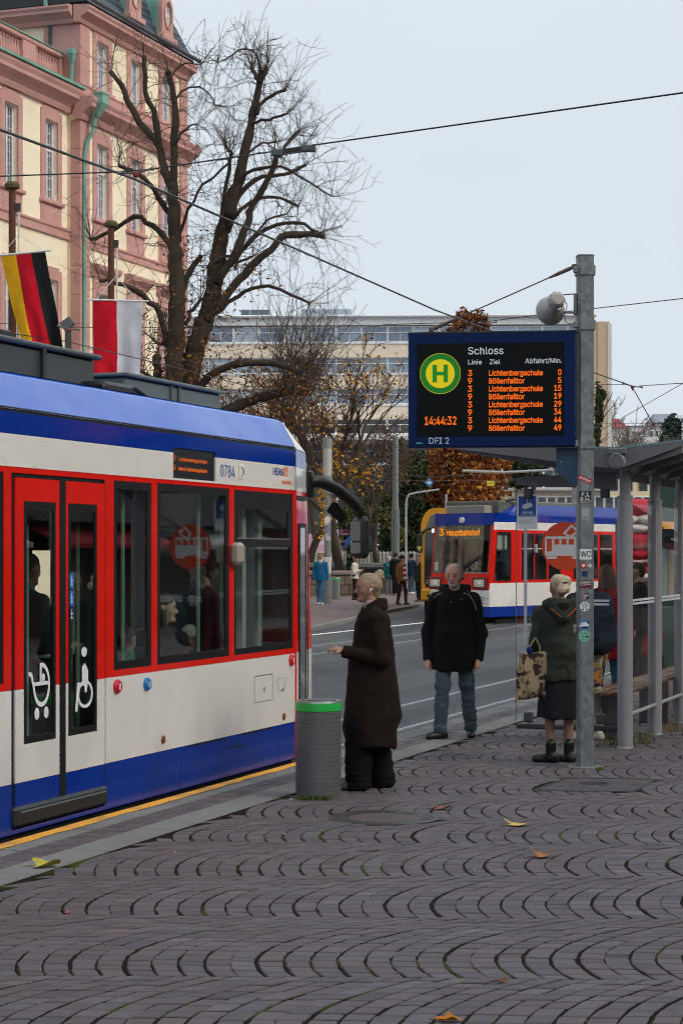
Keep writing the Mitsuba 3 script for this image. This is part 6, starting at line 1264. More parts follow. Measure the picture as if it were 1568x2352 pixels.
# ================================================================ overhead wires, span wires and insulators
WIRE = (.02, .03, .034)
def wire(label, pts, r, n=2, sag=0.0):
    p = np.array(pts, float)
    if sag: t_ = np.linspace(0, 1, 14)[:, None]; p = p[0] * (1 - t_) + p[1] * t_ + np.array([0, 0, -1]) * sag * 4 * t_ * (1 - t_)
    return put('overhead_wire', MB(col=WIRE).tube(p, r, 6), 'satin', label=label, cat='wire')
def insulator(label, c, d, L):
    t = thing('insulator', label, 'insulator'); d = d / np.linalg.norm(d); n = np.array([0, 0, 1.0])
    put('rod', MB(col=(.10, .105, .11)).tube([c - d * L / 2, c - d * L * .2 - n * L * .05, c + d * L * .2 - n * L * .05, c + d * L / 2], L * .035, 6), 'satin', t, smooth=40)
    put('cap', MB(col=(.22, .23, .24)).sph(c - d * L / 2, L * .07, n=6), 'metal', t, smooth=True); put('cap', MB(col=(.22, .23, .24)).sph(c + d * L / 2, L * .07, n=6), 'metal', t, smooth=True)
    put('bell', MB(col=(.22, .03, .035)).lathe([(L * .05, -L * .20), (L * .09, -L * .16), (L * .10, -L * .08), (L * .06, -L * .03)], c, 12), 'satin', t, smooth=40); put('hook', MB(col=(.05, .05, .05)).tube([c - n * L * .2, c - n * L * .3], L * .03, 6), 'satin', t)
wire('thick overhead cable sloping down from the left edge to behind the departure board', [at(-200, 210, 20), at(0, 297, 22), at(300, 407, 26), at(700, 580, 33), at(1000, 712, 41), at(1135, 762, 45)], .017)
wire('thin span wire rising past two insulators to the right edge', [at(-200, 404, 27), at(0, 404, 26), at(275, 394, 25), at(345, 388, 25), at(640, 345, 25), at(715, 333, 25), at(1568, 212, 21), at(1700, 193, 20)], .010)
insulator('long span insulator with a red bell in front of the palace windows', at(312, 391, 25), at(350, 386, 25) - at(274, 396, 25), .42)
t = thing('insulator', 'dark double span insulator in front of the upper limbs of the big tree', 'insulator'); a_, b_ = at(636, 350, 25), at(708, 340, 25)
for o in (-.03, .03): put('bar', MB(col=(.05, .055, .06)).tube([a_ + (0, 0, o), b_ + (0, 0, o)], .011, 6), 'satin', t)
for p_, w in ((a_, .07), (b_, .09)): put('block', MB(col=(.06, .065, .07)).cbox(p_ - (w, .03, .045), p_ + (w, .03, .045), .015), 'satin', t)
wire('thin wire crossing behind the flags at the left', [at(-200, 740, 46), at(0, 742, 46), at(150, 752, 46), at(330, 752, 46), at(560, 752, 46)], .009)
insulator('small insulator on the wire in front of the black red gold flag', at(158, 752, 36), at(190, 757, 36) - at(120, 745, 36), .38)
wire('thin wire sloping across the two flags and the tree trunks', [at(-200, 740, 34), at(0, 762, 36), at(150, 783, 38), at(400, 843, 42), at(640, 905, 48)], .010)
wire('fine wire between the red and white flag and the tree', [at(200, 800, 48), at(480, 846, 50), at(760, 905, 52)], .007)
wire('wire running from behind the loudspeaker to the right edge', [at(880, 745, 42), at(1120, 738, 40), at(1240, 722, 38), at(1568, 685, 34), at(1700, 670, 33)], .009)
insulator('insulator with a red bell just above the departure board', at(1120, 740, 40), at(1160, 738, 40) - at(1090, 743, 40), .34)
wire('wire from the right of the post down to the hanging insulator', [at(1362, 855, 40), at(1450, 886, 42)], .012); wire('contact wire falling from the hanging insulator to the shelter roof', [at(1450, 886, 42), at(1500, 975, 46), at(1516, 1014, 49)], .012)
wire('level span wire right of the post under the first insulator', [at(1362, 883, 44), at(1440, 883, 43)], .008); wire('span wire from the insulator to the right edge', [at(1468, 886, 42), at(1545, 881, 40), at(1700, 872, 38)], .009)
insulator('insulator with a red bell right of the post against the sky', at(1452, 884, 42), at(1470, 888, 42) - at(1434, 880, 42), .40); insulator('lower insulator with a red bell above the shelter roof', at(1500, 970, 46), np.array([1, 0, 0.02]), .32)
wire('thin diagonal wire rising to the right edge above the shelter', [at(1385, 985, 60), at(1480, 930, 56), at(1568, 880, 52), at(1640, 838, 50)], .009); wire('thin level wire low above the shelter roof', [at(1365, 972, 52), at(1500, 972, 46), at(1640, 966, 44)], .007)
# ================================================================ the second tram, coming round the bend: local (a rearwards, l across from its near corner, z)
A2 = math.radians(40); RA, LA = np.array([math.sin(A2), math.cos(A2), 0]), np.array([-math.cos(A2), math.sin(A2), 0])
C2 = at(1135, 1438, 54.5); C2 = np.array([C2[0], C2[1], -.06])
M2 = frame(C2, RA, LA)                      # x = rearwards along the near side, y = to the far side
t2 = thing('tram', 'tram with a lit orange headsign facing the camera beyond the walking man', 'tram')
WF, L2 = 2.04, 15.0
SIDE2 = lambda off=0., t=.03: M2 @ frame((0, off * -1 - 0, 0), (1, 0, 0), (0, 0, 1), (0, -1, 0)) @ tr(0, 0, -t)
def rk(z): return -.02 - .22 * np.clip((2.72 - z) / 1.8, 0, 1) + .10 * max(0, z - 2.72)      # the raked nose
def nosep(z, y): return (rk(z) - .10 * math.sin(math.pi * y / WF), y, z)
def front(z0, z1, y0, y1, name, mt, col=(.5, .5, .5), o=0.0, parent=t2, n=8, nz_=4):
    ys = np.linspace(y0, y1, n); zs = np.linspace(z0, z1, nz_); v = [np.array(nosep(z, y)) - (o, 0, 0) for z in zs for y in ys]
    i, j = np.meshgrid(np.arange(nz_ - 1), np.arange(n - 1), indexing='ij'); f = np.stack([i * n + j, (i + 1) * n + j, (i + 1) * n + j + 1, i * n + j + 1], -1).reshape(-1, 4)
    return put(name, MB(M=M2, col=col).add(v, f), mt, parent, smooth=True)
front(.197, .477, 0, WF, 'front_skirt', 'tram_blue'); front(.479, .932, 0, WF, 'front_bumper', 'tram_white'); front(.934, 1.392, 0, WF, 'front_red_panel', 'tram_red')
front(2.722, 3.05, 0, WF, 'front_roof_band', 'tram_blue')
front(1.394, 2.72, 0, .10, 'front_pillar', 'tram_red'); front(1.394, 2.72, WF - .05, WF, 'front_pillar', 'tram_red')
front(1.394, 2.72, .10, WF - .05, 'windscreen', 'tram_glass')
front(2.30, 2.70, .11, WF - .06, 'windscreen_band', 'satin', (.02, .025, .03), -.02)
for k in range(3): front(.56 + k * .085, .60 + k * .085, .14, .95, 'grille_slot', 'satin', (.33, .33, .32), .008, n=4, nz_=2)
front(.70, .715, .0, WF, 'bumper_seam', 'satin', (.15, .15, .15), .006, n=6, nz_=2)
# cab interior
put('cab_back', MB(M=M2, col=(.10, .12, .15)).box((1.6, .1, .3), (1.64, WF - .05, 2.9)), 'matte', t2); put('cab_floor', MB(M=M2, col=(.03, .03, .035)).box((.05, .05, .9), (1.6, WF - .05, 1.1)), 'matte', t2)
put('dashboard', MB(M=M2, col=(.16, .18, .21)).cbox((.05, .3, 1.1), (.55, WF - .2, 1.42), .06), 'satin', t2); put('cab_blind', MB(M=M2, col=(.05, .05, .055)).box((.9, 1.05, 1.5), (.93, WF - .08, 2.6)), 'cloth', t2); put('cab_panel', MB(M=M2, col=(.30, .35, .42)).box((1.1, .12, 1.3), (1.13, .85, 2.6)), 'matte', t2)
put('wheel', MB(M=M2, col=(.3, .32, .33)).tube([(.42, 1.02 + .12 * math.cos(a), 1.62 + .12 * math.sin(a)) for a in np.linspace(0, 6.283, 20)], .014, 5), 'satin', t2)
# headsign, lamps, wiper
nF = lambda y, z, o=.03: M2 @ frame(np.array(nosep(z, y)) - (o, 0, 0), (0, -1, 0), (0, 0, 1), (-1, 0, 0))
LD2 = (.15, .048, .003)
put('headsign_number', MB(col=LD2).text('3', .19, nF(1.80, 2.435), bold=True, width=.16), 'matte', t2, **emit(LD2))
put('headsign_text', MB(col=LD2).text('Hauptbahnhof', .16, nF(1.52, 2.44), bold=True, width=1.15), 'matte', t2, **emit(LD2))
put('top_lamp', MB(col=(.7, .7, .7)).lathe([(.001, .03), (.075, .03), (.085, .01), (.085, -.02)], (0, 0, 0), 16, None, nF(1.02, 2.86, .012)), 'satin', t2, **emit((.22, .23, .24)))
for (y, nm) in ((.30, 'near'), (WF - .22, 'far')):
    h = numbered(t2 + '__headlight'); scene[h] = shape(MB(col=(.12, .012, .01)).cbox((-.24, -.17, -.02), (.24, .17, .03), .02, None, nF(y, 1.12, .02)), 'satin')
    put('lens', MB(col=(.5, .5, .46)).cbox((-.17, -.10, .02), (.17, .10, .045), .015, None, nF(y, 1.12, .02)), 'dark_glass', h); put('lamp', MB(col=(.8, .8, .75)).lathe([(.001, .06), (.06, .055), (.075, .03)], (.02, 0, 0), 14, None, nF(y, 1.12, .02)), 'satin', h, **emit((.35, .34, .28)))
w = [np.array(nosep(z, y)) - (.05, 0, 0) for y, z in ((.32, 1.85), (.95, 1.46))]; w2 = [np.array(nosep(z, y)) - (.05, 0, 0) for y, z in ((.36, 2.08), (.30, 1.42))]
put('wiper', MB(M=M2, col=(.015, .015, .017)).tube(w, .022, 5).tube([w[0] + (0, .02, .03), w[1] + (0, .12, .02)], .012, 4), 'satin', t2); put('wiper_arm', MB(M=M2, col=(.015, .015, .017)).tube(w2, .009, 5), 'satin', t2)
put('fleet_plate', MB(col=(.55, .55, .55)).cbox((-.05, -.12, 0), (.07, .12, .006), .004, None, nF(1.84, 1.58, .02)), 'satin', t2)
# side: colour bands with cut openings
cabw = Polygon([(.12, 2.53), (.80, 2.53), (.80, 1.17), (-.02, 1.17)]); wn = [(1.30, 1.90), (1.95, 2.55), (2.62, 3.25), (3.9, 4.5), (4.56, 5.2), (5.3, 6.0), (6.6, 7.6), (7.7, 8.8), (9.3, 10.4)]
holes2 = unary_union([cabw] + [rr(a, 1.20, b, 2.50) for a, b in wn])
def side2(poly, name, mt, off=0., t=.03, col=(.5, .5, .5), parent=t2): return put(name, MB(col=col).ext(poly, t, None, SIDE2(off, t)), mt, parent)
bodyp = Polygon([(rk(.2), .197), (L2, .197), (L2, 3.1), (.1, 3.1), (rk(2.72), 2.72), (rk(1.39), 1.39), (rk(.94), .94)])
for a, b, nm, mt in ((.17, .477, 'side_skirt', 'tram_blue'), (.479, 1.124, 'side_lower_panel', 'tram_white'), (1.126, 2.588, 'side_window_band', 'tram_red'), (2.59, 2.805, 'side_upper_panel', 'tram_white'), (2.807, 3.0, 'side_roof_band', 'tram_blue')):
    side2(bodyp.intersection(sbox(-1, a, L2, b)).difference(holes2), nm, mt)
cw = numbered(t2 + '__window'); scene[cw] = shape(MB().ext(cabw.buffer(-.001).difference(cabw.buffer(-.05)), .03, None, SIDE2(-.004)), 'satin_black')
def pane2(poly, parent): 
    m = MB(); g = np.array(poly.exterior.coords)[:-1]; m.add([(x, z, -.012 - .0) for x, z in g], [[0, k, k + 1] for k in range(1, len(g) - 1)], None, SIDE2(0, 0)); put('pane', m, 'tram_glass', parent)
pane2(cabw.buffer(-.04, join_style=2), cw); put('blind', MB(M=M2, col=(.45, .45, .42)).box((.2, .08, 2.05), (.7, .1, 2.5)), 'matte', cw); put('bar', MB(M=M2, col=(.02, .02, .02)).box((.47, .02, 1.2), (.50, .05, 2.5)), 'satin', cw)
for k, (a, b) in enumerate(wn):
    w = numbered(t2 + '__window'); g = rr(a, 1.20, b, 2.50); scene[w] = shape(MB().ext(g.buffer(-.001).difference(g.buffer(-.03, join_style=2)), .03, None, SIDE2(-.004)), 'satin_black'); pane2(g.buffer(-.02, join_style=2), w)
    put('transom', MB(col=(.45, .47, .48)).ext(rr(a + .03, 2.06, b - .03, 2.09), .02, None, SIDE2(-.003, .02)), 'satin', w)
put('side_camera', MB(M=M2, col=(.4, .4, .4)).cbox((1.88, -.10, 1.95), (1.96, 0, 2.2), .02), 'satin', t2); put('articulation_bellows', MB(M=M2, col=(.03, .032, .035)).box((6.15, -.004, .3), (6.5, .06, 2.95)), 'matte', t2)
m = MB(M=M2); m.hull([(rk(3.05), .06, 3.0), (rk(3.05), WF - .06, 3.0), (rk(3.05) + .02, .02, 3.05), (rk(3.05) + .02, WF - .02, 3.05), (.7, 0.02, 3.06), (.7, WF, 3.06), (.7, 0.02, 2.95), (.7, WF, 2.95)]); put('front_roof', m, 'tram_blue', t2)
m = MB(M=M2); m.hull([(.7, -.001, 2.99), (.7, WF, 2.99), (.9, .02, 3.06), (.9, WF, 3.06), (1.6, .12, 3.30), (1.6, WF, 3.30), (L2, .12, 3.30), (L2, WF, 3.30), (L2, -.001, 2.99), (L2, WF, 2.99)]); put('roof', m, 'tram_blue', t2)
put('roof_equipment', MB(M=M2, col=(.09, .10, .085)).cbox((.9, .5, 3.05), (5.0, WF + .3, 3.42), .03).cbox((.5, .7, 3.05), (.9, WF, 3.28), .02, (.24, .23, .20)), 'satin', t2); put('roof_cable', MB(M=M2, col=(.008, .01, .02)).tube(spline([(1.3, .5, 3.42), (1.5, .4, 3.46), (1.7, .25, 3.42), (1.75, .2, 3.2)], 10), .04, 6), 'satin', t2)
put('far_side', MB(M=M2, col=(.05, .06, .06)).box((.1, WF + .02, .3), (L2, WF + .06, 3.0)), 'matte', t2); put('end_wall', MB(M=M2, col=(.05, .06, .06)).box((L2 - .05, .05, .3), (L2, WF, 3.0)), 'matte', t2); put('floor', MB(M=M2, col=(.03, .03, .03)).box((.1, .05, .35), (L2, WF, .4)), 'matte', t2); put('cab_wall', MB(M=M2, col=(.02, .025, .03)).box((1.66, .05, .4), (1.7, WF, 2.9)), 'matte', t2)
put('underframe', MB(M=M2, col=(.012, .012, .013)).box((.25, .12, -.02), (L2, WF, .25)), 'matte', t2)

# ================================================================ yellow bus just behind it
bus = thing('bus', 'yellow city bus with a black windscreen half hidden behind the second tram', 'bus'); YBu = 62.0; bxu = lambda u: (u - CX) / F * YBu; bz = lambda v: CAMH + (HY - v) / F * YBu
MBU = frame((bxu(966), YBu, 0), (math.cos(.12), -math.sin(.12), 0), (math.sin(.12), math.cos(.12), 0)); Wb = 2.5; z0b, z1b = bz(1379), bz(1167)
YLW = (.62, .27, .008); gB = rr(0, z0b, Wb, z1b).buffer(-.30).buffer(.30)
gB = Polygon([(0.02, z0b), (Wb, z0b)] + [(Wb, z1b - .3)] + [(Wb - .3 + .3 * math.cos(a), z1b - .3 + .3 * math.sin(a)) for a in np.linspace(0, 1.57, 6)] + [(.42 - .42 * math.sin(a), z1b - .62 + .62 * math.cos(a)) for a in np.linspace(0, 1.57, 8)])
scr_ = Polygon([(.11, bz(1238)), (.16, bz(1222)), (Wb - .1, bz(1222)), (Wb - .1, bz(1350)), (.15, bz(1350)), (.11, bz(1335))])
put('body', MB(M=MBU, col=YLW).ext(gB.difference(scr_), .25, None, frame((0, 0, 0), (1, 0, 0), (0, 0, 1), (0, -1, 0)) @ tr(0, 0, -.25)).ext(gB.buffer(-.02), 8, None, frame((0, 8.3, 0), (1, 0, 0), (0, 0, 1), (0, -1, 0))), 'satin', bus)
put('windscreen', MB(M=MBU, col=(.01, .012, .014)).ext(scr_, .05, None, frame((0, .06, 0), (1, 0, 0), (0, 0, 1), (0, -1, 0))), 'dark_glass', bus)
put('roof_visor', MB(M=MBU, col=(.06, .06, .06)).ext(Polygon([(.16, bz(1215)), (.30, bz(1186)), (.5, bz(1178)), (.62, bz(1180)), (.5, bz(1205)), (.3, bz(1218))]), .02, None, frame((0, -.005, 0), (1, 0, 0), (0, 0, 1), (0, -1, 0))), 'dark_glass', bus)
put('headsign', MB(M=MBU, col=(.5, .6, .7)).box((.34, -.01, bz(1224)), (.6, .008, bz(1214))), 'satin', bus, **emit((.10, .14, .17)))
for k, v in enumerate((1334, 1339)): put('front_trim', MB(M=MBU, col=(.4, .42, .43)).tube([(.16, .0, bz(v)), (.5, -.03, bz(v + 2)), (1.2, -.03, bz(v + 2))], .012, 4), 'metal', bus)
put('headlight', MB(M=MBU, col=(.8, .6, .3)).sph((.40, .0, bz(1353)), (.10, .05, .055), n=7), 'satin', bus, smooth=True, **emit((.45, .26, .07)))
put('bumper', MB(M=MBU, col=YLW).cbox((.0, -.05, z0b - .02), (Wb, .1, bz(1352)), .05), 'satin', bus); put('fog_lamp', MB(M=MBU, col=(.02, .02, .02)).sph((.25, -.05, bz(1368)), (.06, .02, .05), n=6), 'satin', bus, smooth=True)
put('underframe', MB(M=MBU, col=(.01, .01, .01)).box((.1, .2, -.02), (Wb, 7, z0b)), 'matte', bus)
put('mirror_arm', MB(M=MBU, col=(.012, .013, .014)).tube(spline([(.5, -.05, bz(1207)), (.3, -.2, bz(1212)), (.1, -.3, bz(1222)), (.0, -.32, bz(1234))], 12), .045, 7), 'satin', bus, smooth=True)
put('mirror_head', MB(M=MBU, col=(.012, .013, .014)).cbox((-.10, -.40, bz(1270)), (.08, -.28, bz(1226)), .04), 'satin', bus); put('mirror_flag', MB(M=MBU, col=(.5, .46, .06)).ext(Polygon([(-.1, 0), (.07, 0), (-.01, -.17)]), .01, None, frame((0, -.41, bz(1255)), (1, 0, 0), (0, 0, 1), (0, -1, 0))), 'satin', bus)
# ================================================================ people: smooth surfaces from rounded limbs
def field(prims, cell, k, pad=.03):
    """prims: (p0, p1, r0, r1[, squash xyz]) round cones; a negative r0 cuts. Returns vertices, faces."""
    lo = np.min([np.minimum(p[0], p[1]) - max(abs(p[2]), abs(p[3])) * 1.3 for p in prims], axis=0) - pad; hi = np.max([np.maximum(p[0], p[1]) + max(abs(p[2]), abs(p[3])) * 1.3 for p in prims], axis=0) + pad
    n = np.ceil((hi - lo) / cell).astype(int) + 1; V = np.full(n, .25, np.float32); ax = [lo[i] + np.arange(n[i]) * cell for i in range(3)]
    for p in prims:
        a, b, r0, r1 = np.asarray(p[0], float), np.asarray(p[1], float), p[2], p[3]; sq = np.asarray(p[4], float) if len(p) > 4 and p[4] is not None else np.ones(3); kk = p[5] if len(p) > 5 else k
        cut = r0 < 0; r0, r1 = abs(r0), abs(r1); R = max(r0, r1) * 1.25 + kk + 2 * cell + .02
        i0 = np.clip(np.floor((np.minimum(a, b) - R * sq - lo) / cell).astype(int), 0, n); i1 = np.clip(np.ceil((np.maximum(a, b) + R * sq - lo) / cell).astype(int) + 1, 0, n)
        if (i1 <= i0).any(): continue
        X, Y, Z = np.meshgrid(*[ax[q][i0[q]:i1[q]] for q in range(3)], indexing='ij'); pt = np.stack([X, Y, Z], -1) / sq; A, B = a / sq, b / sq; ba = B - A; L2_ = ba @ ba
        t = np.clip(((pt - A) @ ba) / (L2_ + 1e-12), 0, 1) if L2_ > 1e-10 else np.zeros(X.shape)
        d = (np.linalg.norm(pt - A - t[..., None] * ba, axis=-1) - (r0 + (r1 - r0) * t)) * sq.min() ** .5
        sl = tuple(slice(i0[q], i1[q]) for q in range(3)); v = V[sl]
        if cut: h = np.clip(.5 - .5 * (v + d) / kk, 0, 1); V[sl] = v * (1 - h) - d * h + kk * h * (1 - h)
        else: h = np.clip(.5 + .5 * (v - d) / kk, 0, 1); V[sl] = v * (1 - h) + d * h - kk * h * (1 - h)
    return nets(V, lo, cell)
def nets(V, lo, cell):
    s = V < 0; c = [s[a:s.shape[0] - 1 + a, b:s.shape[1] - 1 + b, d:s.shape[2] - 1 + d] for a in (0, 1) for b in (0, 1) for d in (0, 1)]
    cnt = sum(x.astype(np.int8) for x in c); idx = np.argwhere((cnt > 0) & (cnt < 8)); num = np.full(cnt.shape, -1, np.int64); num[tuple(idx.T)] = np.arange(len(idx))
    acc, w = np.zeros((len(idx), 3)), np.zeros(len(idx)); cor = [(a, b, d) for a in (0, 1) for b in (0, 1) for d in (0, 1)]
    for i, p in enumerate(cor):
        for j, q in enumerate(cor):
            if j > i and sum(abs(np.subtract(p, q))) == 1:
                va, vb = V[tuple((idx + p).T)], V[tuple((idx + q).T)]; x = (va < 0) != (vb < 0); t = np.where(x, va / np.where(va == vb, 1, va - vb), 0)[:, None]
                acc += np.where(x[:, None], np.array(p) * (1 - t) + np.array(q) * t, 0); w += x
    v = lo + (idx + acc / w[:, None]) * cell; F_ = []
    for k in range(3):
        o = np.zeros(3, int); o[k] = 1; a = s[:s.shape[0] - o[0], :s.shape[1] - o[1], :s.shape[2] - o[2]]; b = s[o[0]:, o[1]:, o[2]:]; e = np.argwhere(a != b); e = e[(np.delete(e, k, 1) > 0).all(1)]
        i, j = [(1, 2), (2, 0), (0, 1)][k]; di, dj = np.eye(3, dtype=int)[i], np.eye(3, dtype=int)[j]
        e = e[(e[:, i] < cnt.shape[i]) & (e[:, j] < cnt.shape[j]) & (e[:, k] < cnt.shape[k])]
        q = np.stack([num[tuple((e - di * x - dj * y).T)] for x, y in ((0, 0), (1, 0), (1, 1), (0, 1))], 1); ins = a[tuple(e.T)]; q = np.where(ins[:, None], q, q[:, ::-1]); F_.append(q[(q >= 0).all(1)])
    f = np.vstack(F_); return v, np.vstack([f[:, [0, 1, 2]], f[:, [0, 2, 3]]])
def vnorm(v, f):
    n = np.zeros_like(v); fn = np.cross(v[f[:, 1]] - v[f[:, 0]], v[f[:, 2]] - v[f[:, 0]])
    for k in range(3): np.add.at(n, f[:, k], fn)
    return n / (np.linalg.norm(n, axis=1, keepdims=True) + 1e-12)
def folds(v, f, amp, scale, seed, lo=None):
    n = vnorm(v, f); d = (meshkit.fbm(v * scale, 3, seed) - .5); d = d + .6 * (np.abs(meshkit.noise(v * np.array(scale) * 1.7, seed + 9) - .5) - .25)
    return v + n * d[:, None] * amp
def putfc(name, v, f, fcol, mt, parent, M, **k):     # smooth normals, one colour per face
    v = v @ M[:3, :3].T + M[:3, 3]; n = vnorm(v, f); N, p = n[f].reshape(-1, 3), v[f].reshape(-1, 3); c = np.repeat(np.broadcast_to(np.asarray(fcol, float), (len(f), 3)), 3, 0)
    key = numbered(parent + '__' + name); scene[key] = {'type': 'ply', 'filename': meshkit.write_ply((p, np.arange(len(p)).reshape(-1, 3)), False, code(c), None, normals=N), 'face_normals': False, 'bsdf': {'type': 'ref', 'id': mt}}
    lab(key, **k); return key
SKIN = (.30, .165, .115)
def hand(w, d, palm, sc=1.0, curl=.6, spread=.25, thumb=1):
    """wrist, direction of the fingers, palm normal: palm and five bent fingers."""
    d = np.asarray(d, float) / np.linalg.norm(d); u = np.asarray(palm, float); u = u - d * (u @ d); u /= np.linalg.norm(u); s = np.cross(d, u); P_ = [(w, w + d * .075 * sc, .026 * sc, .030 * sc, None, .012), (w + d * .05 * sc - s * .018 * sc, w + d * .07 * sc + s * .018 * sc, .018 * sc, .018 * sc, None, .01)]
    for k, (o, L) in enumerate(((-.030, .062), (-.010, .074), (.011, .078), (.031, .066))):
        b = w + d * .080 * sc + s * o * sc; e = d + s * o * spread * 4; c1 = b + e * L * .42 * sc + u * L * .16 * curl * sc; c2 = c1 + (e * (1 - curl * .75) + u * curl) * L * .34 * sc; c3 = c2 + (e * (.6 - curl) + u * curl * 1.1) * L * .30 * sc
        P_ += [(b, c1, .0095 * sc, .0088 * sc, None, .004), (c1, c2, .0088 * sc, .008 * sc, None, .004), (c2, c3, .008 * sc, .007 * sc, None, .004)]
    b = w + d * .03 * sc - s * .028 * thumb * sc; c1 = b + (d * .7 - s * thumb * .65 + u * .3) * .042 * sc; c2 = c1 + (d * .9 - s * thumb * .1 + u * .45) * .034 * sc
    return P_ + [(b, c1, .0125 * sc, .0105 * sc, None, .008), (c1, c2, .0105 * sc, .008 * sc, None, .004)]
def head(c, yaw=0., pitch=0., s=1.0, male=False):
    """prims of a head whose centre (between the ears) is c, looking along +y turned by yaw, in person space; also the frame."""
    R = rotz(yaw)[:3, :3] @ np.array([[1, 0, 0], [0, math.cos(pitch), -math.sin(pitch)], [0, math.sin(pitch), math.cos(pitch)]]); c = np.asarray(c, float); g = lambda x, y, z: c + R @ (np.array([x, y, z]) * s)
    P_ = [(g(0, -.022, .030), g(0, .018, .034), .086 * s, .082 * s, None, .02), (g(0, .030, -.02), g(0, .058, -.075), .062 * s, .036 * s, None, .03), (g(-.032, .035, -.045), g(-.018, .06, -.088), .032 * s, .022 * s, None, .02), (g(.032, .035, -.045), g(.018, .06, -.088), .032 * s, .022 * s, None, .02),
          (g(-.03, .078, .022), g(.03, .078, .022), .020 * s, .020 * s, None, .018), (g(0, .094, .008), g(0, .116, -.026), .009 * s, .0135 * s, None, .009), (g(-.011, .103, -.030), g(.011, .103, -.030), .0085 * s, .0085 * s, None, .006),
          (g(-.046, .060, -.018), g(-.042, .062, -.02), .024 * s, .022 * s, None, .02), (g(.046, .060, -.018), g(.042, .062, -.02), .024 * s, .022 * s, None, .02),
          (g(-.033, .103, .000), g(-.030, .103, 0), -.0145 * s, -.013 * s, None, .012), (g(.033, .103, .000), g(.030, .103, 0), -.0145 * s, -.013 * s, None, .012),
          (g(-.018, .092, -.058), g(.018, .092, -.058), .0085 * s, .0085 * s, None, .006), (g(-.014, .091, -.068), g(.014, .091, -.068), .0085 * s, .0085 * s, None, .006), (g(-.012, .086, -.092), g(.012, .086, -.092), .0155 * s, .0155 * s, None, .012),
          (g(-.083, -.008, -.012), g(-.087, -.014, .020), .011 * s, .014 * s, None, .006), (g(.083, -.008, -.012), g(.087, -.014, .020), .011 * s, .014 * s, None, .006)]
    return P_, g, R
def face_cols(v, f, g, c, R, s, skin, lip=(.22, .045, .045), beard=None, brow=(.05, .035, .025), blush=.0):
    m = v[f].mean(1); q = ((m - c) @ R) / s; col = np.tile(np.asarray(skin, float), (len(f), 1)); x, y, z = q.T; hd = (np.abs(x) < .11) & (np.abs(y) < .14) & (z > -.13) & (z < .14)
    col *= (1 + .10 * (meshkit.noise(m * 40, 2) - .5))[:, None]
    if beard is not None:
        b = hd & (y > -.005) & (z < -.030) & ~((np.abs(x) < .018) & (z > -.070) & (z < -.054)) & ~((z > -.050) & (np.abs(x) < .022) & (z > -.040)) & ~((z > -.052) & (np.abs(x) > .022) & (np.abs(x) < .05) & (y > .055)); col[b] = np.asarray(beard)
    col[hd & (np.abs(x) < .026) & (y > .085) & (z < -.050) & (z > -.076)] = lip
    col[hd & (np.abs(z - .022 - .05 * np.abs(np.abs(x) - .033)) < .0055) & (np.abs(np.abs(x) - .034) < .020) & (y > .06)] = brow
    ck = hd & (np.abs(np.abs(x) - .045) < .02) & (np.abs(z + .03) < .02) & (y > .05); col[ck] = col[ck] * np.array([1.08, .93, .92]); return col
def eyes(g, s, parent, M, iris=(.03, .02, .015), shut=False):
    for k, x in enumerate((-.032, .032)):
        m = MB(M=M); 
        if not shut: m.sph(g(x, .0865, .0), .0115 * s, (.50, .47, .45), n=8); m.sph(g(x, .0945, .0), .0062 * s, iris, n=6)
        m.tube([g(x - .016, .090, .001), g(x - .006, .0985, .006 if not shut else -.001), g(x + .006, .0985, .006 if not shut else -.001), g(x + .016, .089, .001)], .0022 * s, 5, (.03, .02, .018)); put('eye', m, 'skin', parent, smooth=True)

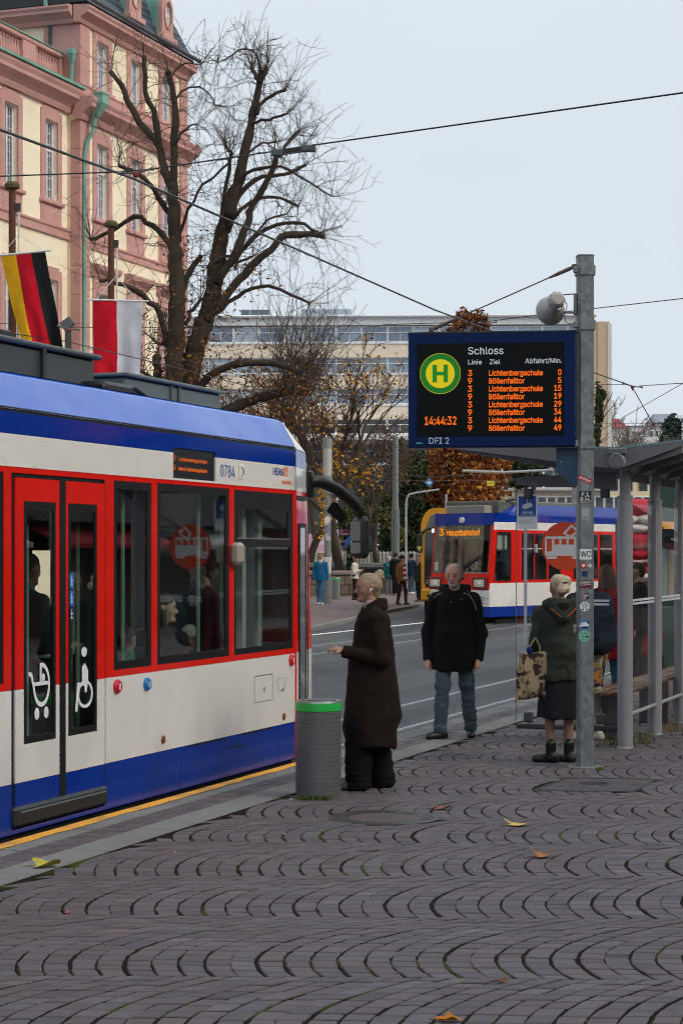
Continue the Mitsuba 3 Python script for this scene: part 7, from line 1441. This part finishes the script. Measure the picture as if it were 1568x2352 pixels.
def person(label, pos, facing, H=1.75, skin=SKIN, cell=.014, coat=(.05, .05, .05), trousers=(.03, .03, .04), shoe=(.02, .02, .02), hair=(.05, .03, .02), hairstyle='short', coat_len=.46, legs=((-.09, .02), (.09, -.02)), arms=None, yaw=0., pitch=0., male=True, wide=1.0, trouser_r=1.0, group=None, extra=None, seated=False, hat=None, belly=0., dz=0., near=False, skirt=None, hem_r=None, coat_extra=(), toes=(0, 0), bare=False, collar=None, lean=(0, 0), foldamp=.020):
    """arms: ((elbow, wrist, finger direction, palm) left, right) in person space (x right, y ahead, z up), as shares of H for z. Returns key and matrix."""
    key = thing('person', label, 'person', group); M = rotz(math.atan2(-facing[0], facing[1]), (pos[0], pos[1], dz)); h = H; sd = abs(hash_(label)) % 1000
    hip, sh_, nk = .53 * h, .815 * h, .855 * h; sw = .100 * h * wide ** .7; LX, LY = lean
    hc = np.array([LX, .012 * h + LY, .932 * h]); hs = h / 1.75 * (1.02 if male else .97)
    hp_, g, R = head(hc, yaw, pitch, hs, male)
    if arms is None: arms = (((-sw - .045, -.02, .63 * h), (-sw - .05, .04, .485 * h), (0, .15, -1), (.9, .2, 0)), ((sw + .045, -.02, .63 * h), (sw + .05, .04, .485 * h), (0, .15, -1), (-.9, .2, 0)))
    ankles = [np.array([x, y, .055 * h if not seated else .055 * h]) for x, y in legs]; hips = [np.array([-.052 * h, 0, hip]), np.array([.052 * h, 0, hip])]
    knees = [(a + b) / 2 + np.array([0, .03 + .10 * abs(a[1]), .01]) for a, b in zip(ankles, hips)]
    if seated: hips = [np.array([-.09, 0, .50]), np.array([.09, 0, .50])]; knees = [np.array([-.10, .42, .52]), np.array([.10, .42, .52])]; ankles = [np.array([-.10, .42, .09]), np.array([.10, .42, .09])]
    oz = 0 if not seated else (.50 - hip)
    S3 = lambda p: np.array([p[0] + LX * .5, p[1] + LY * .5, p[2] + oz])
    body = [(S3((0, -.005, hip + .02)), S3((0, -.01, sh_ - .06)), .105, .115), (S3((-sw * .7, -.01, sh_ - .03)), S3((sw * .7, -.01, sh_ - .03)), .045, .045), (S3((0, -.015, nk - .05)), S3((0, .002, nk + .045)), .052 * (1.1 if male else .95), .050 * (1.08 if male else .92), None, .02)]
    off = np.array([0, 0, oz]); hp_ = [(np.asarray(p[0]) + off, np.asarray(p[1]) + off, *p[2:]) for p in hp_]; g0 = g; g = lambda x, y, z: g0(x, y, z) + off; hc = hc + off
    ARM = []
    for sx, (e, w, d, pl) in zip((-1, 1), arms):
        s0 = S3((sx * sw, -.01, sh_ - .035)); e, w = S3(e), S3(w); ARM.append((s0, e, w)); body += [(s0, e, .045, .036), (e, w, .036, .025)]
        body += hand(w, d, pl, h / 1.78, thumb=sx * (1 if True else -1)) if near else [(w, w + np.asarray(d, float) / np.linalg.norm(d) * .10, .028, .022)]
    for a, k_, hh in zip(ankles, knees, hips): body += [(hh, k_, .075, .052), (k_, a, .050, .036), (a, a + (0, .0, -.02), .036, .034)]
    v, f = field(body + hp_, cell, .018); putfc('body', v, f, face_cols(v, f, g, hc, R, hs, skin, **(extra or {})), 'skin', key, M)
    # trousers or skirt
    tr_ = []
    for a, k_, hh in zip(ankles, knees, hips): q = trouser_r; tr_ += [(hh + (0, 0, .02), k_, .088, .068 * q), (k_, a + (0, 0, .0 if q < 1.3 else -.05 * 1), .068 * q, (.055 if q <= 1 else .058) * q)]
    tr_ += [(hips[0] + (0, 0, .03), hips[1] + (0, 0, .03), .10, .10)]
    if not bare and skirt is None:
        v, f = field(tr_, cell, .03); v = folds(v, f, foldamp * 1.3, (7, 7, 13), sd); v[:, 2] = np.maximum(v[:, 2], .012); putfc('trousers', v, f, trousers, 'cloth', key, M)
    if skirt is not None:
        zz, rb, c_ = skirt; sk = [((-.05, 0, hip + .02), (-.07, 0, zz + .02), .115, rb), ((.05, 0, hip + .02), (.07, 0, zz + .02), .115, rb), ((-.3, 0, zz - .12), (.3, 0, zz - .12), -.13, -.13, (1, 1.6, 1), .012)]; v, f = field(sk, cell, .04); v = folds(v, f, .012, (7, 7, 2), sd); putfc('skirt', v, f, c_, 'cloth', key, M)
    for a, ta in zip(ankles, toes):
        z = a[2] - .055 * h + .0; fd = np.array([-math.sin(ta), math.cos(ta), 0]); b0 = np.array([a[0], a[1], z]); v, f = field([(a + (0, -.005, -.01), a + (0, -.02, -.05), .044, .042), (b0 - fd * .045 + (0, 0, .042), b0 + fd * .125 + (0, 0, .034), .040, .036), (b0 - fd * .05 + (0, 0, .02), b0 + fd * .135 + (0, 0, .018), .034, .034, (1, 1, .6))], min(cell, .011), .02); v[:, 2] = np.maximum(v[:, 2], z); putfc('shoe', v, f, shoe, 'satin', key, M)
    # coat with sleeves
    cl = coat_len * h + oz; ct = [(S3((-.03, -.01, hip + .1)), S3((-.045 * wide, -.012, sh_ - .07)), .128 * wide + belly, .118 * wide), (S3((.03, -.01, hip + .1)), S3((.045 * wide, -.012, sh_ - .07)), .128 * wide + belly, .118 * wide), (S3((-sw, -.012, sh_ - .035)), S3((-.05, -.02, sh_ + .028)), .060, .046), (S3((sw, -.012, sh_ - .035)), S3((.05, -.02, sh_ + .028)), .060, .046), (S3((-.05, -.02, sh_ + .02)), S3((.05, -.02, sh_ + .02)), .05, .05)]
    hr = hem_r or .14 * wide + belly * .8
    ct += [(S3((-.035, -.005, hip + .12)), np.array([-.05 * wide + LX * .2, 0 + LY * .2, cl + .02]), .135 * wide + belly, hr), (S3((.035, -.005, hip + .12)), np.array([.05 * wide + LX * .2, 0 + LY * .2, cl + .02]), .135 * wide + belly, hr)]
    for s0, e, w in ARM: d = (w - e) / np.linalg.norm(w - e); ct += [(s0, e, .066 * wide ** .5, .064), (e, w - d * .01, .063, .054)]
    ct += list(coat_extra)
    ct += [(np.array([-.4, 0, cl - .16]), np.array([.4, 0, cl - .16]), -.16, -.16, (1, 1.8, 1), .012)]
    for s0, e, w in ARM: d = (w - e) / np.linalg.norm(w - e); ct += [(w + d * .055, w + d * .075, -.055, -.06, None, .008)]
    ct += [(S3((0, .0, nk + .06)), S3((0, .0, nk + .05)), -.075, -.07, None, .02)]
    v, f = field(ct, cell, .035); v = folds(v, f, foldamp, (8, 8, 6), sd + 3); ccol = np.tile(np.asarray(coat, float), (len(f), 1)); putfc('coat', v, f, ccol, 'cloth', key, M)
    if collar:
        c_, r_1, r_2, zt = collar; v, f = field([(S3((0 + .052 * math.cos(a), -.015 + .05 * math.sin(a), nk - .045)), S3((.05 * math.cos(a), -.008 + .048 * math.sin(a), nk + zt)), r_1, r_2) for a in np.linspace(0, 6.283, 14)[:-1]], min(cell, .010), .012); putfc('collar', v, f, c_, 'cloth', key, M)
    # hair and hat
    hr_ = []
    if hairstyle == 'short': hr_ = [(g(0, -.030, .045), g(0, .012, .055), .090 * hs, .082 * hs), (g(0, -.05, .0), g(0, -.06, -.03), .072 * hs, .05 * hs)]
    elif hairstyle == 'long': hr_ = [(g(0, -.028, .043), g(0, .012, .052), .092 * hs, .084 * hs), (g(0, -.05, .0), g(0, -.07, -.13), .085 * hs, .07 * hs), (g(-.07, -.01, -.02), g(-.075, .0, -.15), .03, .03), (g(.07, -.01, -.02), g(.075, .0, -.15), .03, .03)]
    elif hairstyle == 'bun': hr_ = [(g(0, -.028, .040), g(0, .006, .050), .0905 * hs, .083 * hs), (g(0, -.045, .0), g(0, -.05, -.03), .080 * hs, .055 * hs)]
    elif hairstyle == 'bald': hr_ = [(g(0, -.052, .020), g(0, -.040, .045), .074 * hs, .072 * hs), (g(0, -.055, .0), g(0, -.06, -.05), .070 * hs, .05 * hs), (g(-.081, -.004, .035), g(-.082, -.03, -.03), .015, .020), (g(.081, -.004, .035), g(.082, -.03, -.03), .015, .020), (g(-.05, -.015, .098), g(.05, -.015, .098), .022, .022), (g(-.075, -.0, .06), g(-.06, -.02, .09), .02, .02), (g(.075, -.0, .06), g(.06, -.02, .09), .02, .02)]
    if hr_:
        hcut = [] if hairstyle == 'bald' else [(g(0, .085, -.04), g(0, .085, .012), -.062 * hs, -.058 * hs, None, .015)]
        v, f = field(hr_ + hcut, min(cell, .009), .014); v = folds(v, f, .008, (60, 60, 20), sd + 5); c_ = v[f].mean(1); mc = meshkit.noise(np.c_[(c_[:, 2] - .45 * c_[:, 1]) * 170, c_[:, 1] * 22, c_[:, 0] * 40], 4)[:, None]; putfc('hair', v, f, np.asarray(hair) * (.5 + mc), 'hair', key, M)
    if hat is not None:
        v, f = field([(g(0, -.03, .05), g(0, .015, .06), .098 * hs, .092 * hs), (g(0, .0, .03), g(0, .08, -.06), -.05, -.07, None, .02)], min(cell, .010), .012); putfc('hat', v, f, hat, 'cloth', key, M)
    return key, M, g, hs, R, ARM, hc
def hash_(s): return sum((i + 1) * ord(ch) for i, ch in enumerate(s))

# ---- the woman in the long brown coat, facing left, forearm raised
BRN = (.0125, .0074, .0058)
k, M, g, hs, R, ARM, hc = person('blonde woman with a bun in a long dark brown coat talking beside the grey bin', (.235, 15.85), (-1, -.12), 1.71, (.33, .185, .135), .0085, BRN, (.004, .0045, .007), (.03, .03, .033), (.27, .205, .135), 'bun', .205, ((-.10, .12), (.09, -.11)),
    (((-.225, -.05, .605 * 1.71), (-.175, .235, .645 * 1.71), (.15, 1, .22), (.2, .1, -1)), ((.225, -.03, .63 * 1.71), (.20, .05, .50 * 1.71), (0, .2, -1), (-1, 0, 0))), yaw=.12, pitch=-.02, male=False, wide=1.1, trouser_r=1.75, near=True, hem_r=.20, belly=.02, coat_extra=[((-.04, .03, 1.05), (-.06, .06, .50), .135, .175), ((.04, .03, 1.05), (.05, .05, .50), .13, .165), ((-.04, -.03, 1.2), (-.04, -.06, .6), .13, .18)], extra=dict(lip=(.20, .02, .03)), collar=((.45, .33, .32), .020, .018, .02), foldamp=.022)
eyes(g, hs, k, M)
v, f = field([(g(0, -.085, .105), g(0.0, -.10, .125), .036, .034), (g(0, -.12, .10), g(0, -.10, .085), .022, .020), (g(0, -.075, .088), g(0, -.06, .08), .03, .03)], .007, .012); v = folds(v, f, .012, (50, 50, 50), 3); putfc('hair_bun', v, f, np.asarray((.30, .23, .15)) * (.7 + .6 * meshkit.noise(v[f].mean(1) * 80, 2)[:, None]), 'hair', k, M)
put('earbud', MB(M=M, col=(.75, .75, .75)).sph(g(-.094, .004, -.008), .010, n=7).tube([g(-.096, .008, -.012), g(-.094, .016, -.036)], .004, 6), 'satin', k, smooth=True); put('earring', MB(M=M, col=(.6, .42, .12)).sph(g(-.088, -.006, -.040), .008, n=6), 'metal', k, smooth=True)
put('coat_lapel', MB(M=M, col=tuple(x * 1.5 for x in BRN)).hull([(-.10, .035, 1.42), (-.03, .115, 1.33), (-.09, .12, 1.30), (-.055, .145, 1.12), (-.13, .06, 1.38), (-.12, .05, 1.46)]).hull([(.10, .035, 1.42), (.03, .115, 1.33), (.09, .12, 1.30), (.055, .145, 1.12), (.13, .06, 1.38), (.12, .05, 1.46)]), 'cloth', k, kind='stuff')
v, f = field([((-.085 * math.cos(a), -.03 + .085 * math.sin(a), 1.44 + .012 * math.cos(a * 1)), (-.078 * math.cos(a), -.036 + .075 * math.sin(a), 1.50 - .05 * max(0, math.sin(a))), .017, .014) for a in np.linspace(-2.6, .9, 16)] + [((.085 * math.cos(a), -.03 + .085 * math.sin(a), 1.44), (.078 * math.cos(a), -.036 + .075 * math.sin(a), 1.50 - .05 * max(0, math.sin(a))), .017, .014) for a in np.linspace(-2.6, .9, 16)], .009, .015); putfc('coat_collar', v, f, tuple(x * 1.25 for x in BRN), 'cloth', k, M)
put('button', MB(M=M, col=(.30, .28, .25)).sph((-.155, .10, .90), .008, n=5), 'satin', k, smooth=True)
# ---- the man in the black jacket walking towards the camera
k, M, g, hs, R, ARM, hc = person('elderly bearded man in a black jacket and blue jeans walking towards the camera', (1.15, 20.25), (-.16, -1), 1.77, (.50, .275, .205), .009, (.0042, .0045, .0055), (.055, .085, .105), (.006, .006, .007), (.16, .15, .14), 'bald', .395, ((-.15, -.15), (.13, .15)),
    (((-.265, .0, .60 * 1.77), (-.245, .07, .455 * 1.77), (.06, .25, -1), (.9, .3, 0)), ((.275, -.04, .61 * 1.77), (.265, .05, .455 * 1.77), (-.03, .25, -1), (-.9, .3, 0))), yaw=-.18, pitch=-.10, wide=1.16, trouser_r=1.15, toes=(.15, -.9), near=True, belly=.02, extra=dict(lip=(.28, .11, .10), beard=(.36, .29, .25), brow=(.14, .11, .09)), foldamp=.026)
eyes(g, hs, k, M, shut=True)
v, f = field([((.125 * math.sin(a), -.03 + .10 * math.cos(a), 1.46 + .02 * math.cos(a) * -1), (.135 * math.sin(a), -.05 + .10 * math.cos(a), 1.53 - .05 * max(0, math.cos(a))), .034, .030) for a in np.linspace(.55, 5.73, 22)], .011, .02); v = folds(v, f, .015, (20, 20, 20), 8); putfc('hood', v, f, (.006, .0065, .008), 'cloth', k, M)
for x in (-.30, .30): pass
put('piping', MB(M=M, col=(.35, .35, .36)).tube(spline([(-.10, .11, 1.475), (-.16, .115, 1.45), (-.205, .10, 1.38), (-.232, .085, 1.30)], 12), .003, 4), 'satin', k); put('piping', MB(M=M, col=(.30, .30, .31)).tube(spline([(.12, .10, 1.475), (.17, .10, 1.45), (.20, .09, 1.42)], 8), .003, 4), 'satin', k)
for x, y, z in ((-.085, .135, 1.41), (-.14, .09, 1.49), (-.155, .08, 1.475), (.0, .165, 1.02), (.0, .165, .72), (.02, .15, 1.38)): put('snap', MB(M=M, col=(.4, .4, .4)).sph((x, y, z), .006, n=5), 'metal', k, smooth=True)
for a, sx in ((np.array([-.15, -.15]), 1), (np.array([.13, .15]), 1)): put('turn_up', MB(M=M, col=(.11, .14, .155)).lathe([(.062, .10), (.068, .105), (.068, .135), (.062, .14)], (a[0], a[1], 0), 18), 'cloth', k, smooth=40)
# ---- the older woman seen from behind, with her patterned bag
OLV = (.034, .041, .032)
k, M, g, hs, R, ARM, hc = person('older woman with grey blonde bun seen from behind in an olive jacket and dark skirt', (1.955, 17.85), (-.10, 1), 1.68, (.24, .135, .105), .009, OLV, (.01, .01, .012), (.006, .006, .007), (.46, .38, .29), 'bun', .445, ((-.085, .0), (.085, .02)),
    (((-.225, -.03, .655 * 1.68), (-.215, .10, .60 * 1.68), (0, .5, -.8), (.9, 0, 0)), ((.225, -.03, .64 * 1.68), (.20, .12, .62 * 1.68), (0, 1, 0), (-.9, .3, 0))), yaw=.25, pitch=-.05, male=False, wide=1.08, near=True, skirt=(.40, .135, (.013, .016, .020)), collar=((.030, .036, .028), .022, .020, .015), foldamp=.055, toes=(1.1, .5))
v, f = field([(g(-.03, -.118, -.025), g(.012, -.122, -.02), .042, .038), (g(-.01, -.09, .01), g(0, -.10, -.01), .05, .05), (g(-.04, -.06, .06), g(.04, -.06, .06), .052, .052)], .008, .012); v = folds(v, f, .012, (40, 40, 40), 5); putfc('hair_bun', v, f, np.asarray((.45, .36, .27)) * (.75 + .5 * meshkit.noise(v[f].mean(1) * 70, 2)[:, None]), 'hair', k, M); put('hair_clip', MB(M=M, col=(.02, .015, .012)).cbox(g(-.03, -.135, .035), g(.02, -.15, .05), .004), 'satin', k)
v, f = field([((-.10, -.11, 1.40), (0, -.155, 1.30), .055, .05), ((.10, -.11, 1.40), (0, -.155, 1.30), .055, .05), ((-.11, -.10, 1.41), (.11, -.10, 1.41), .055, .055), ((-.13, -.03, 1.42), (-.10, -.10, 1.43), .04, .05), ((.13, -.03, 1.42), (.10, -.10, 1.43), .04, .05)], .010, .03); v = folds(v, f, .018, (14, 14, 14), 6); putfc('hood', v, f, tuple(x * .9 for x in OLV), 'cloth', k, M)
put('hood_lining', MB(M=M, col=(.012, .012, .012)).hull([(-.13, -.145, 1.405), (.13, -.145, 1.405), (0, -.195, 1.30), (0, -.17, 1.43), (-.12, -.10, 1.445), (.12, -.10, 1.445)]), 'cloth', k)
put('hood_trim', MB(M=M, col=(.60, .09, .03)).tube(spline([(-.135, -.15, 1.41), (-.07, -.185, 1.345), (-.01, -.205, 1.30)], 10), .0045, 5), 'satin', k); put('hood_trim', MB(M=M, col=(.60, .09, .03)).tube(spline([(.135, -.15, 1.41), (.07, -.185, 1.345), (.01, -.205, 1.30)], 10), .0045, 5), 'satin', k)
for x, y in ((-.085, .0), (.085, .02)):
    v, f = field([((x, y - .02, .165), (x, y - .01, .07), .049, .044), ((x + .02, y - .03, .055), (x - .085 * (1.2 if x < 0 else .5), y + .06, .035), .040, .032), ((x + .03, y - .045, .06), (x + .03, y - .05, .012), .024, .018)], .009, .015); v[:, 2] = np.maximum(v[:, 2], .0); putfc('boot', v, f, (.006, .006, .007), 'satin', k, M)
bg = thing('tote_bag', 'beige canvas tote bag with a dark printed pattern hanging from the older woman', 'bag'); q0 = at(1224, 1552, 17.72); hx_, hz_ = .130, .205
nx, nz_ = 17, 21; X, Z = np.meshgrid(np.linspace(-1, 1, nx), np.linspace(-1, 1, nz_)); q_ = np.random.default_rng(4)
def bagside(sg):
    wob_ = 1 + .05 * np.sin(Z * 5 + 1); px_ = X * hx_ * (1.0 + .04 * (1 - Z)) * wob_ + .012 * (1 - Z) * -1; py_ = sg * .035 * np.sqrt(np.clip((1 - np.abs(X) ** 3) * (1 - np.abs(Z) ** 6), 0, 1)) + .012 * np.sin(X * 4 + Z * 3); pz_ = Z * hz_ - .03 * (X < -.85) * (Z < -.85) + .012 * np.sin(X * 3)
    return np.stack([px_, py_, pz_], -1).reshape(-1, 3)
i, j = np.meshgrid(np.arange(nz_ - 1), np.arange(nx - 1), indexing='ij'); fq = np.stack([i * nx + j, i * nx + j + 1, (i + 1) * nx + j + 1, (i + 1) * nx + j], -1).reshape(-1, 4); fq = np.vstack([fq[:, [0, 1, 2]], fq[:, [0, 2, 3]]])
v = np.vstack([bagside(-1), bagside(1)]); f = np.vstack([fq, fq[:, ::-1] + nx * nz_]); key = bg
def f_bag(p, n, uv):
    a = fbm(p.x * 26, p.z * 30, p.y * 10); b = noise(p.x * 70, p.z * 22, 3.0); return mix((0.36, 0.27, 0.17), (0.045, 0.032, 0.028), dr.maximum(smoothstep(.56, .62, a), smoothstep(.72, .78, b) * .8))
mat('bag_print', PR(base_color=proc(f_bag), roughness=.9, specular=.15))
m = MB(M=tr(*q0) @ rotz(.12)); m.add(v, f); put('bag', m, 'bag_print', bg, smooth=True)
for x in (-.05, .055): put('strap', MB(M=tr(*q0) @ rotz(.12), col=(.30, .22, .14)).tube(spline([(x, -.03, hz_ * .95), (x * .8 + .01, -.02, hz_ + .06), (.02, .0, hz_ + .13)], 8), .008, 5), 'cloth', bg)
put('pouch', MB(M=tr(*q0), col=(.01, .025, .12)).sph((-.035, -.04, hz_ + .02), (.028, .02, .035), n=8), 'cloth', bg, smooth=True)
# ---- waiting people half hidden behind the post, inside the shelter
k, M, g, hs, R, ARM, hc = person('person with a navy padded jacket and pale green trousers behind the galvanised post', (2.46, 19.95), (-.5, 1), 1.76, cell=.012, coat=(.010, .018, .032), trousers=(.30, .33, .24), shoe=(.5, .5, .48), hair=(.03, .02, .015), coat_len=.50, legs=((-.12, .05), (.13, .0)), wide=1.15, foldamp=.03)
v, f = field([((-.05, -.16, 1.36), (-.05, -.20, 1.02), .13, .14), ((.06, -.16, 1.36), (.06, -.20, 1.02), .13, .14)], .013, .04); v = folds(v, f, .03, (8, 8, 12), 5); putfc('hood', v, f, (.012, .022, .040), 'cloth', k, M)
sb_ = thing('shoulder_bag', 'small bright patterned shoulder bag behind the galvanised post', 'bag'); c = at(1366, 1548, 19.7); v, f = field([(c + (-.05, 0, .06), c + (-.03, 0, -.06), .06, .07), (c + (.02, 0, .05), c + (.02, 0, -.07), .05, .06)], .012, .03); pc = np.array([(.35, .03, .03), (.10, .12, .02), (.40, .16, .02), (.05, .06, .16), (.3, .05, .12)])[(meshkit.noise(v[f].mean(1) * 26, 3) * 5).astype(int).clip(0, 4)]; putfc('bag', v, f, pc, 'cloth', sb_, np.eye(4)); put('strap', MB(col=(.1, .02, .02)).tube([c + (-.02, 0, .1), c + (-.14, .02, .5)], .012, 5), 'cloth', sb_)
person('person in a dark red coat and jeans standing inside the shelter', (3.01, 22.6), (.25, 1), 1.74, cell=.013, coat=(.17, .004, .010), trousers=(.025, .075, .13), shoe=(.04, .05, .06), hair=(.05, .03, .018), hairstyle='long', coat_len=.40, legs=((-.11, .05), (.12, -.02)), male=False, wide=1.18, foldamp=.03)
person('dim person in a black coat behind the back glass of the shelter', (4.05, 27.2), (-1, .2), 1.74, cell=.015, coat=(.012, .012, .014), trousers=(.02, .02, .025), hair=(.04, .025, .015), hairstyle='short', wide=1.15)
# ---- people on the far pavement
FP = .06
def farp(label, u, v, facing, H, **k): p = gnd(u, v, FP); return person(label, (p[0], p[1]), facing, H, cell=.018, dz=FP, **k)
farp('man in a blue jacket with a white hood and jeans near the lamp column', 736, 1389, (-.1, -1), 1.83, coat=(.008, .10, .22), trousers=(.04, .13, .26), shoe=(.6, .6, .6), hair=(.12, .1, .09), coat_len=.47, skin=(.36, .19, .14), collar=((.6, .6, .6), .03, .03, .03), legs=((-.08, .18), (.09, -.12)))
farp('man with dark hair behind the man in the blue jacket', 747, 1374, (0, -1), 1.85, coat=(.03, .028, .026), skin=(.14, .08, .06), hair=(.01, .01, .01))
farp('person in a white jacket and black trousers by the stone wall', 815, 1378, (.8, -.3), 1.72, coat=(.50, .48, .43), trousers=(.01, .01, .012), hair=(.2, .13, .08), coat_len=.48, male=False, arms=(((-.22, .03, 1.06), (-.08, .25, 1.16), (.3, 1, .3), (0, 0, 1)), ((.22, .03, 1.06), (.08, .25, 1.16), (-.3, 1, .3), (0, 0, 1))))
kk = farp('grey haired person in a teal jacket seen from behind', 893, 1366, (-.1, 1), 1.70, coat=(.006, .11, .11), trousers=(.16, .16, .17), hair=(.5, .5, .5), coat_len=.46, wide=1.1); put('strap', MB(M=kk[1], col=(.5, .48, .42)).tube([(-.12, -.13, 1.38), (.02, -.17, 1.2), (.17, -.13, .98)], .015, 5), 'cloth', kk[0])
farp('person in a long black coat walking away behind the teal jacket', 908, 1368, (.3, 1), 1.86, coat=(.010, .010, .012), trousers=(.01, .01, .012), hair=(.015, .012, .01), coat_len=.36)
kk = farp('person in a brown jacket and black cap with a red and white striped scarf', 922, 1389, (.75, -.6), 1.74, coat=(.17, .085, .03), trousers=(.045, .012, .014), shoe=(.01, .01, .01), hair=(.01, .01, .01), hat=(.006, .006, .007), coat_len=.48, legs=((-.07, .14), (.08, -.12)), male=False)
for q in range(6): put('scarf_stripe', MB(M=kk[1], col=[(.30, .015, .03), (.6, .58, .55)][q % 2]).cbox((-.075, .115 + .012 * q * 0, 1.36 - q * .09), (.075, .165, 1.445 - q * .09), .012), 'cloth', kk[0])
hb = thing('handbag', 'large black bag hanging from the person in the brown jacket', 'bag'); c = gnd(910, 1385, FP) + (0, 0, .62); put('bag', MB(col=(.008, .008, .009)).cbox(c - (.16, .08, .25), c + (.14, .1, .22), .06), 'cloth', hb, smooth=40); put('handle', MB(col=(.008, .008, .009)).tube(spline([c + (-.1, 0, .2), c + (0, 0, .42), c + (.08, 0, .2)], 9), .018, 5), 'cloth', hb)
farp('person in a navy jacket and jeans right of the brown jacket', 944, 1364, (.5, 1), 1.80, coat=(.010, .028, .060), trousers=(.06, .10, .15), shoe=(.6, .6, .6), hair=(.012, .012, .012), hat=(.01, .012, .02))
farp('person in a dark green coat standing by the front of the yellow bus', 963, 1382, (-.6, -.5), 1.76, coat=(.018, .022, .016), trousers=(.012, .012, .012), hair=(.03, .025, .02), coat_len=.42)
cone = thing('warning_beacon', 'red and white striped warning beacon beside the yellow bus', 'beacon'); c = gnd(957, 1350, FP)
for q in range(6): put('stripe', MB(col=[(.5, .02, .02), (.65, .63, .6)][q % 2]).cbox(c + (-.13, -.03, .15 + q * .19), c + (.13, .03, .335 + q * .19), .01), 'satin', cone)
put('foot', MB(col=(.02, .02, .02)).cbox(c + (-.3, -.2, 0), c + (.3, .2, .12), .03), 'matte', cone); put('lamp', MB(col=(.5, .03, .02)).sph(c + (0, 0, 1.42), .12, n=8), 'satin', cone, smooth=True)
# ---- passengers inside the front tram, the driver of the second
def rider(label, s, r, f_sr, H=1.7, dz=.1, **k): p = P(s, r, 0); d = P(f_sr[0], f_sr[1], 0); return person(label, (p[0], p[1]), (d[0], d[1]), H, cell=.014, dz=dz, **k)
PALE = (.36, .25, .20)
rider('passenger in a dark jacket standing behind the left door leaf of the front tram', 13.3, -7.25, (1, .25), 1.76, coat=(.02, .05, .06), hair=(.03, .025, .02), skin=(.24, .14, .11), collar=((.02, .14, .16), .03, .03, .02))
kk = rider('passenger with dark hair and a bright green scarf seated behind the narrow tram window', 13.95, -6.75, (1, .1), 1.66, seated=True, coat=(.02, .30, .13), hair=(.035, .025, .02), skin=PALE, male=False, dz=.02, collar=((.02, .34, .15), .045, .04, .03), hairstyle='short')
kk = rider('passenger with a pale face and dark hood seated in the middle tram window', 14.88, -6.85, (1, .1), 1.78, seated=True, coat=(.012, .012, .016), hair=(.03, .02, .018), skin=(.42, .31, .26), male=False, hairstyle='long', dz=.20, yaw=-1.0)
kk = rider('passenger in a grey blue coat seated in the middle tram window', 15.1, -7.1, (-1, .2), 1.66, seated=True, coat=(.07, .11, .14), hair=(.05, .05, .05), skin=PALE, dz=.02)
kk = rider('passenger in a fluffy white jacket with its hood up in the middle tram window', 15.36, -6.80, (-1, -.2), 1.60, seated=True, coat=(.60, .58, .50), hair=(.5, .48, .4), hat=(.48, .47, .40), male=False, dz=.0, wide=1.2, foldamp=.05, yaw=.6)
rider('passenger in a dark red coat standing at the right end of the middle tram window', 15.5, -6.75, (-.6, -1), 1.76, coat=(.09, .010, .016), hair=(.02, .015, .012), skin=PALE, male=False, hat=(.10, .012, .02))
rider('driver in a dark jacket seated in the cab of the front tram', 16.1, -7.5, (1, 0), 1.74, seated=True, coat=(.02, .025, .03), hair=(.03, .025, .02), skin=PALE, dz=.15)
pd = C2 + RA * .95 + LA * .62; person('driver seated behind the windscreen of the second tram', (pd[0], pd[1]), tuple(-RA[:2]), 1.74, cell=.018, seated=True, dz=.62, coat=(.03, .04, .055), hair=(.03, .025, .02), skin=(.36, .22, .17))
